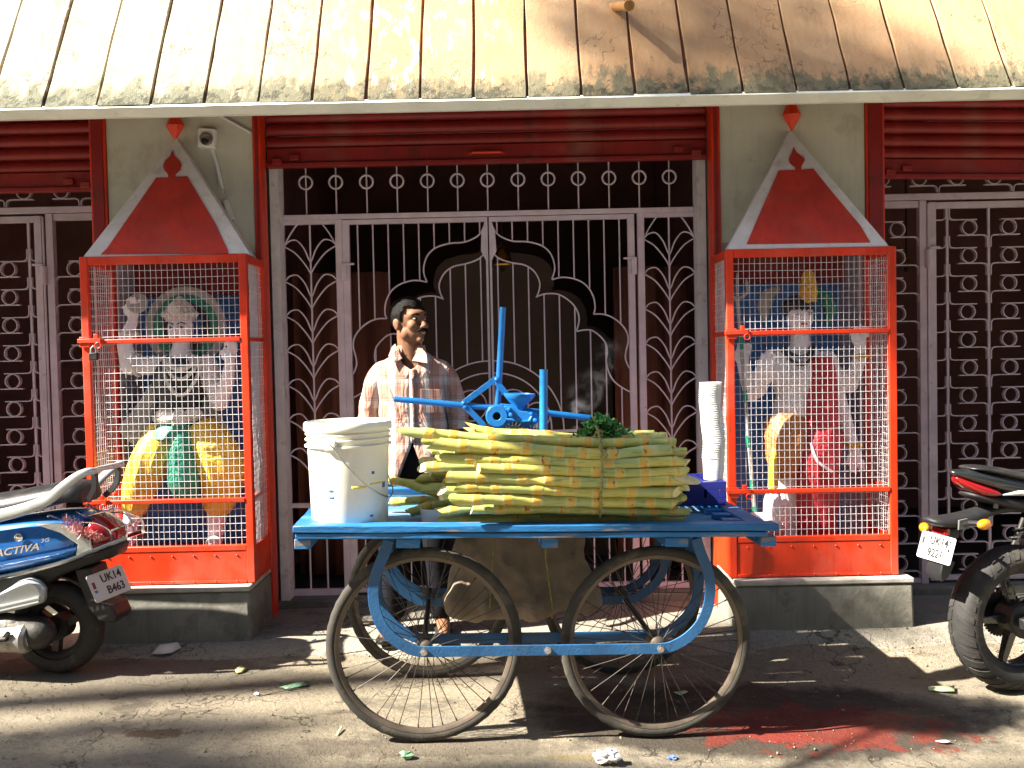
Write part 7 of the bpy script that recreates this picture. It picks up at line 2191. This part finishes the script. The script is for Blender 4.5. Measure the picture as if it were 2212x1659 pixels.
rr_ = mth(nt, 'SQRT', mth(nt, 'ADD', mth(nt, 'POWER', mth(nt, 'SUBTRACT', s.outputs[0], cxs), 2), mth(nt, 'POWER', s.outputs[1], 2)))
wid = mth(nt, 'MULTIPLY_ADD', s0.outputs[2], .22, .045)
core = rmp(nt, mth(nt, 'DIVIDE', rr_, wid), 1.0, .1)
nn_ = rmp(nt, nz(nt, cw_, 11, 5, .65), .50, .72)
fade = mth(nt, 'MULTIPLY', rmp(nt, s0.outputs[2], .58, .18), rmp(nt, s0.outputs[2], .0, .05))
den = mth(nt, 'MULTIPLY', mth(nt, 'MULTIPLY', mth(nt, 'MULTIPLY', core, nn_), fade), 8.0)
pv = nd(nt, 'ShaderNodeVolumePrincipled', {'Color': (.85, .87, .95, 1), 'Density': den})
nt.links.new(pv.outputs[0], nt.nodes['Material Output'].inputs['Volume'])
sp0 = P(1262, 940, 4.55)
mb = MB(); mb.bx(sp0.x - .28, sp0.x + .32, 4.35, 4.75, sp0.z - .05, sp0.z + .60)
sm = solo(mb, 'smoke', m, 'thin drifting wisp of incense smoke behind the cane bundle', 'smoke', kind='stuff')

# ------------------------------------------------------------------ unseen trees, their leaf clusters placed to shade chosen spots
def tree(base, clusters, label, tr=.14, seed=3, lsize=.06):
    t = thing('street_tree', label, 'tree', base); rg = random.Random(seed)
    b = V3(base); mb = MB()
    topz = min(c[0][2] for c in clusters) - .6
    fork = V3((b.x, b.y, max(b.z + 1.2, topz * .8)))
    mb.tube(smooth_path([b - V3((0, 0, .1)), b.lerp(fork, .5) + V3((.05, .03, 0)), fork], 4), [tr, tr * .95, tr * .9, tr * .88, tr * .85, tr * .82, tr * .8, tr * .75, tr * .7], 10)
    for c, r, n in clusters:
        c = V3(c); mid = fork.lerp(c, .5) + V3((0, 0, .25))
        pp = smooth_path([fork, mid, c], 4); mb.tube(pp, [tr * .5 * (1 - .85 * i / (len(pp) - 1)) for i in range(len(pp))], 7)
        for k in range(7):
            e = c + V3((rg.uniform(-1, 1) * r[0], rg.uniform(-1, 1) * r[1], rg.uniform(-1, 1) * r[2])) * .7; mb.tube([c.lerp(mid, .1), e], [tr * .05, .004], 5)
    build(mb, 'trunk', BARK, t)
    mb = MB()
    for c, r, n in clusters:
        for i in range(n):
            while True:
                q = V3((rg.uniform(-1, 1), rg.uniform(-1, 1), rg.uniform(-1, 1)))
                if q.length <= 1: break
            p = V3(c) + V3((q.x * r[0], q.y * r[1], q.z * r[2]))
            d = V3((rg.uniform(-1, 1), rg.uniform(-1, 1), rg.uniform(-1, .4)))
            s = lsize * rg.uniform(.7, 1.4); leafpoly(mb, p, d, V3((rg.uniform(-.6, .6), rg.uniform(-.6, .6), 1)), s, s * .6, -.1)
    build(mb, 'crown', LEAFD, t, sharp=0)
def up(p, h):
    p = V3(p); return p - LDIR * (h / -LDIR.z)
tree((-4.2, 1.0, .1), [(up((.55, 3.30, 1.0), 3.4), (.42, .20, .16), 1200)], 'small unseen tree added to shade the cane bundle and cart front', .09, 3, .06)  # added out of frame, leaves set along the sun ray to shade the canes
tree((-17.5, -.8, 0), [(up((1.15, 4.22, 2.85), 15.0), (.85, .42, .30), 400), (up((-1.5, 3.12, .05), 15.5), (.75, .13, .2), 190), (up((-1.2, 3.45, .0), 16.6), (.6, .09, .15), 110), (up((-.1, 3.05, .0), 15.2), (.5, .10, .2), 80), (up((1.55, 4.35, .25), 14.2), (.2, .12, .2), 45), (up((1.9, 3.05, .0), 15.8), (.4, .08, .2), 40)], 'tall thin-crowned tree far down the street', .22, 5, .13)

bpy.context.view_layer.update()
for o in list(bpy.data.objects):
    if o.type == 'MESH' and o.data.users == 1 and o.name.split('.')[0] in ('bar', 'side_base_panel', 'eye', 'pupil', 'eyebrow', 'sandal', 'button', 'bangle', 'gold_bangle', 'gear', 'wheel_spoke', 'cord', 'swing_arm', 'roller', 'rosette_scroll', 'staff_prong', 'pink_offering', 'white_cord', 'bead_necklace', 'cowl_rib', 'bracket_gusset', 'bow'):
        split_islands(o)
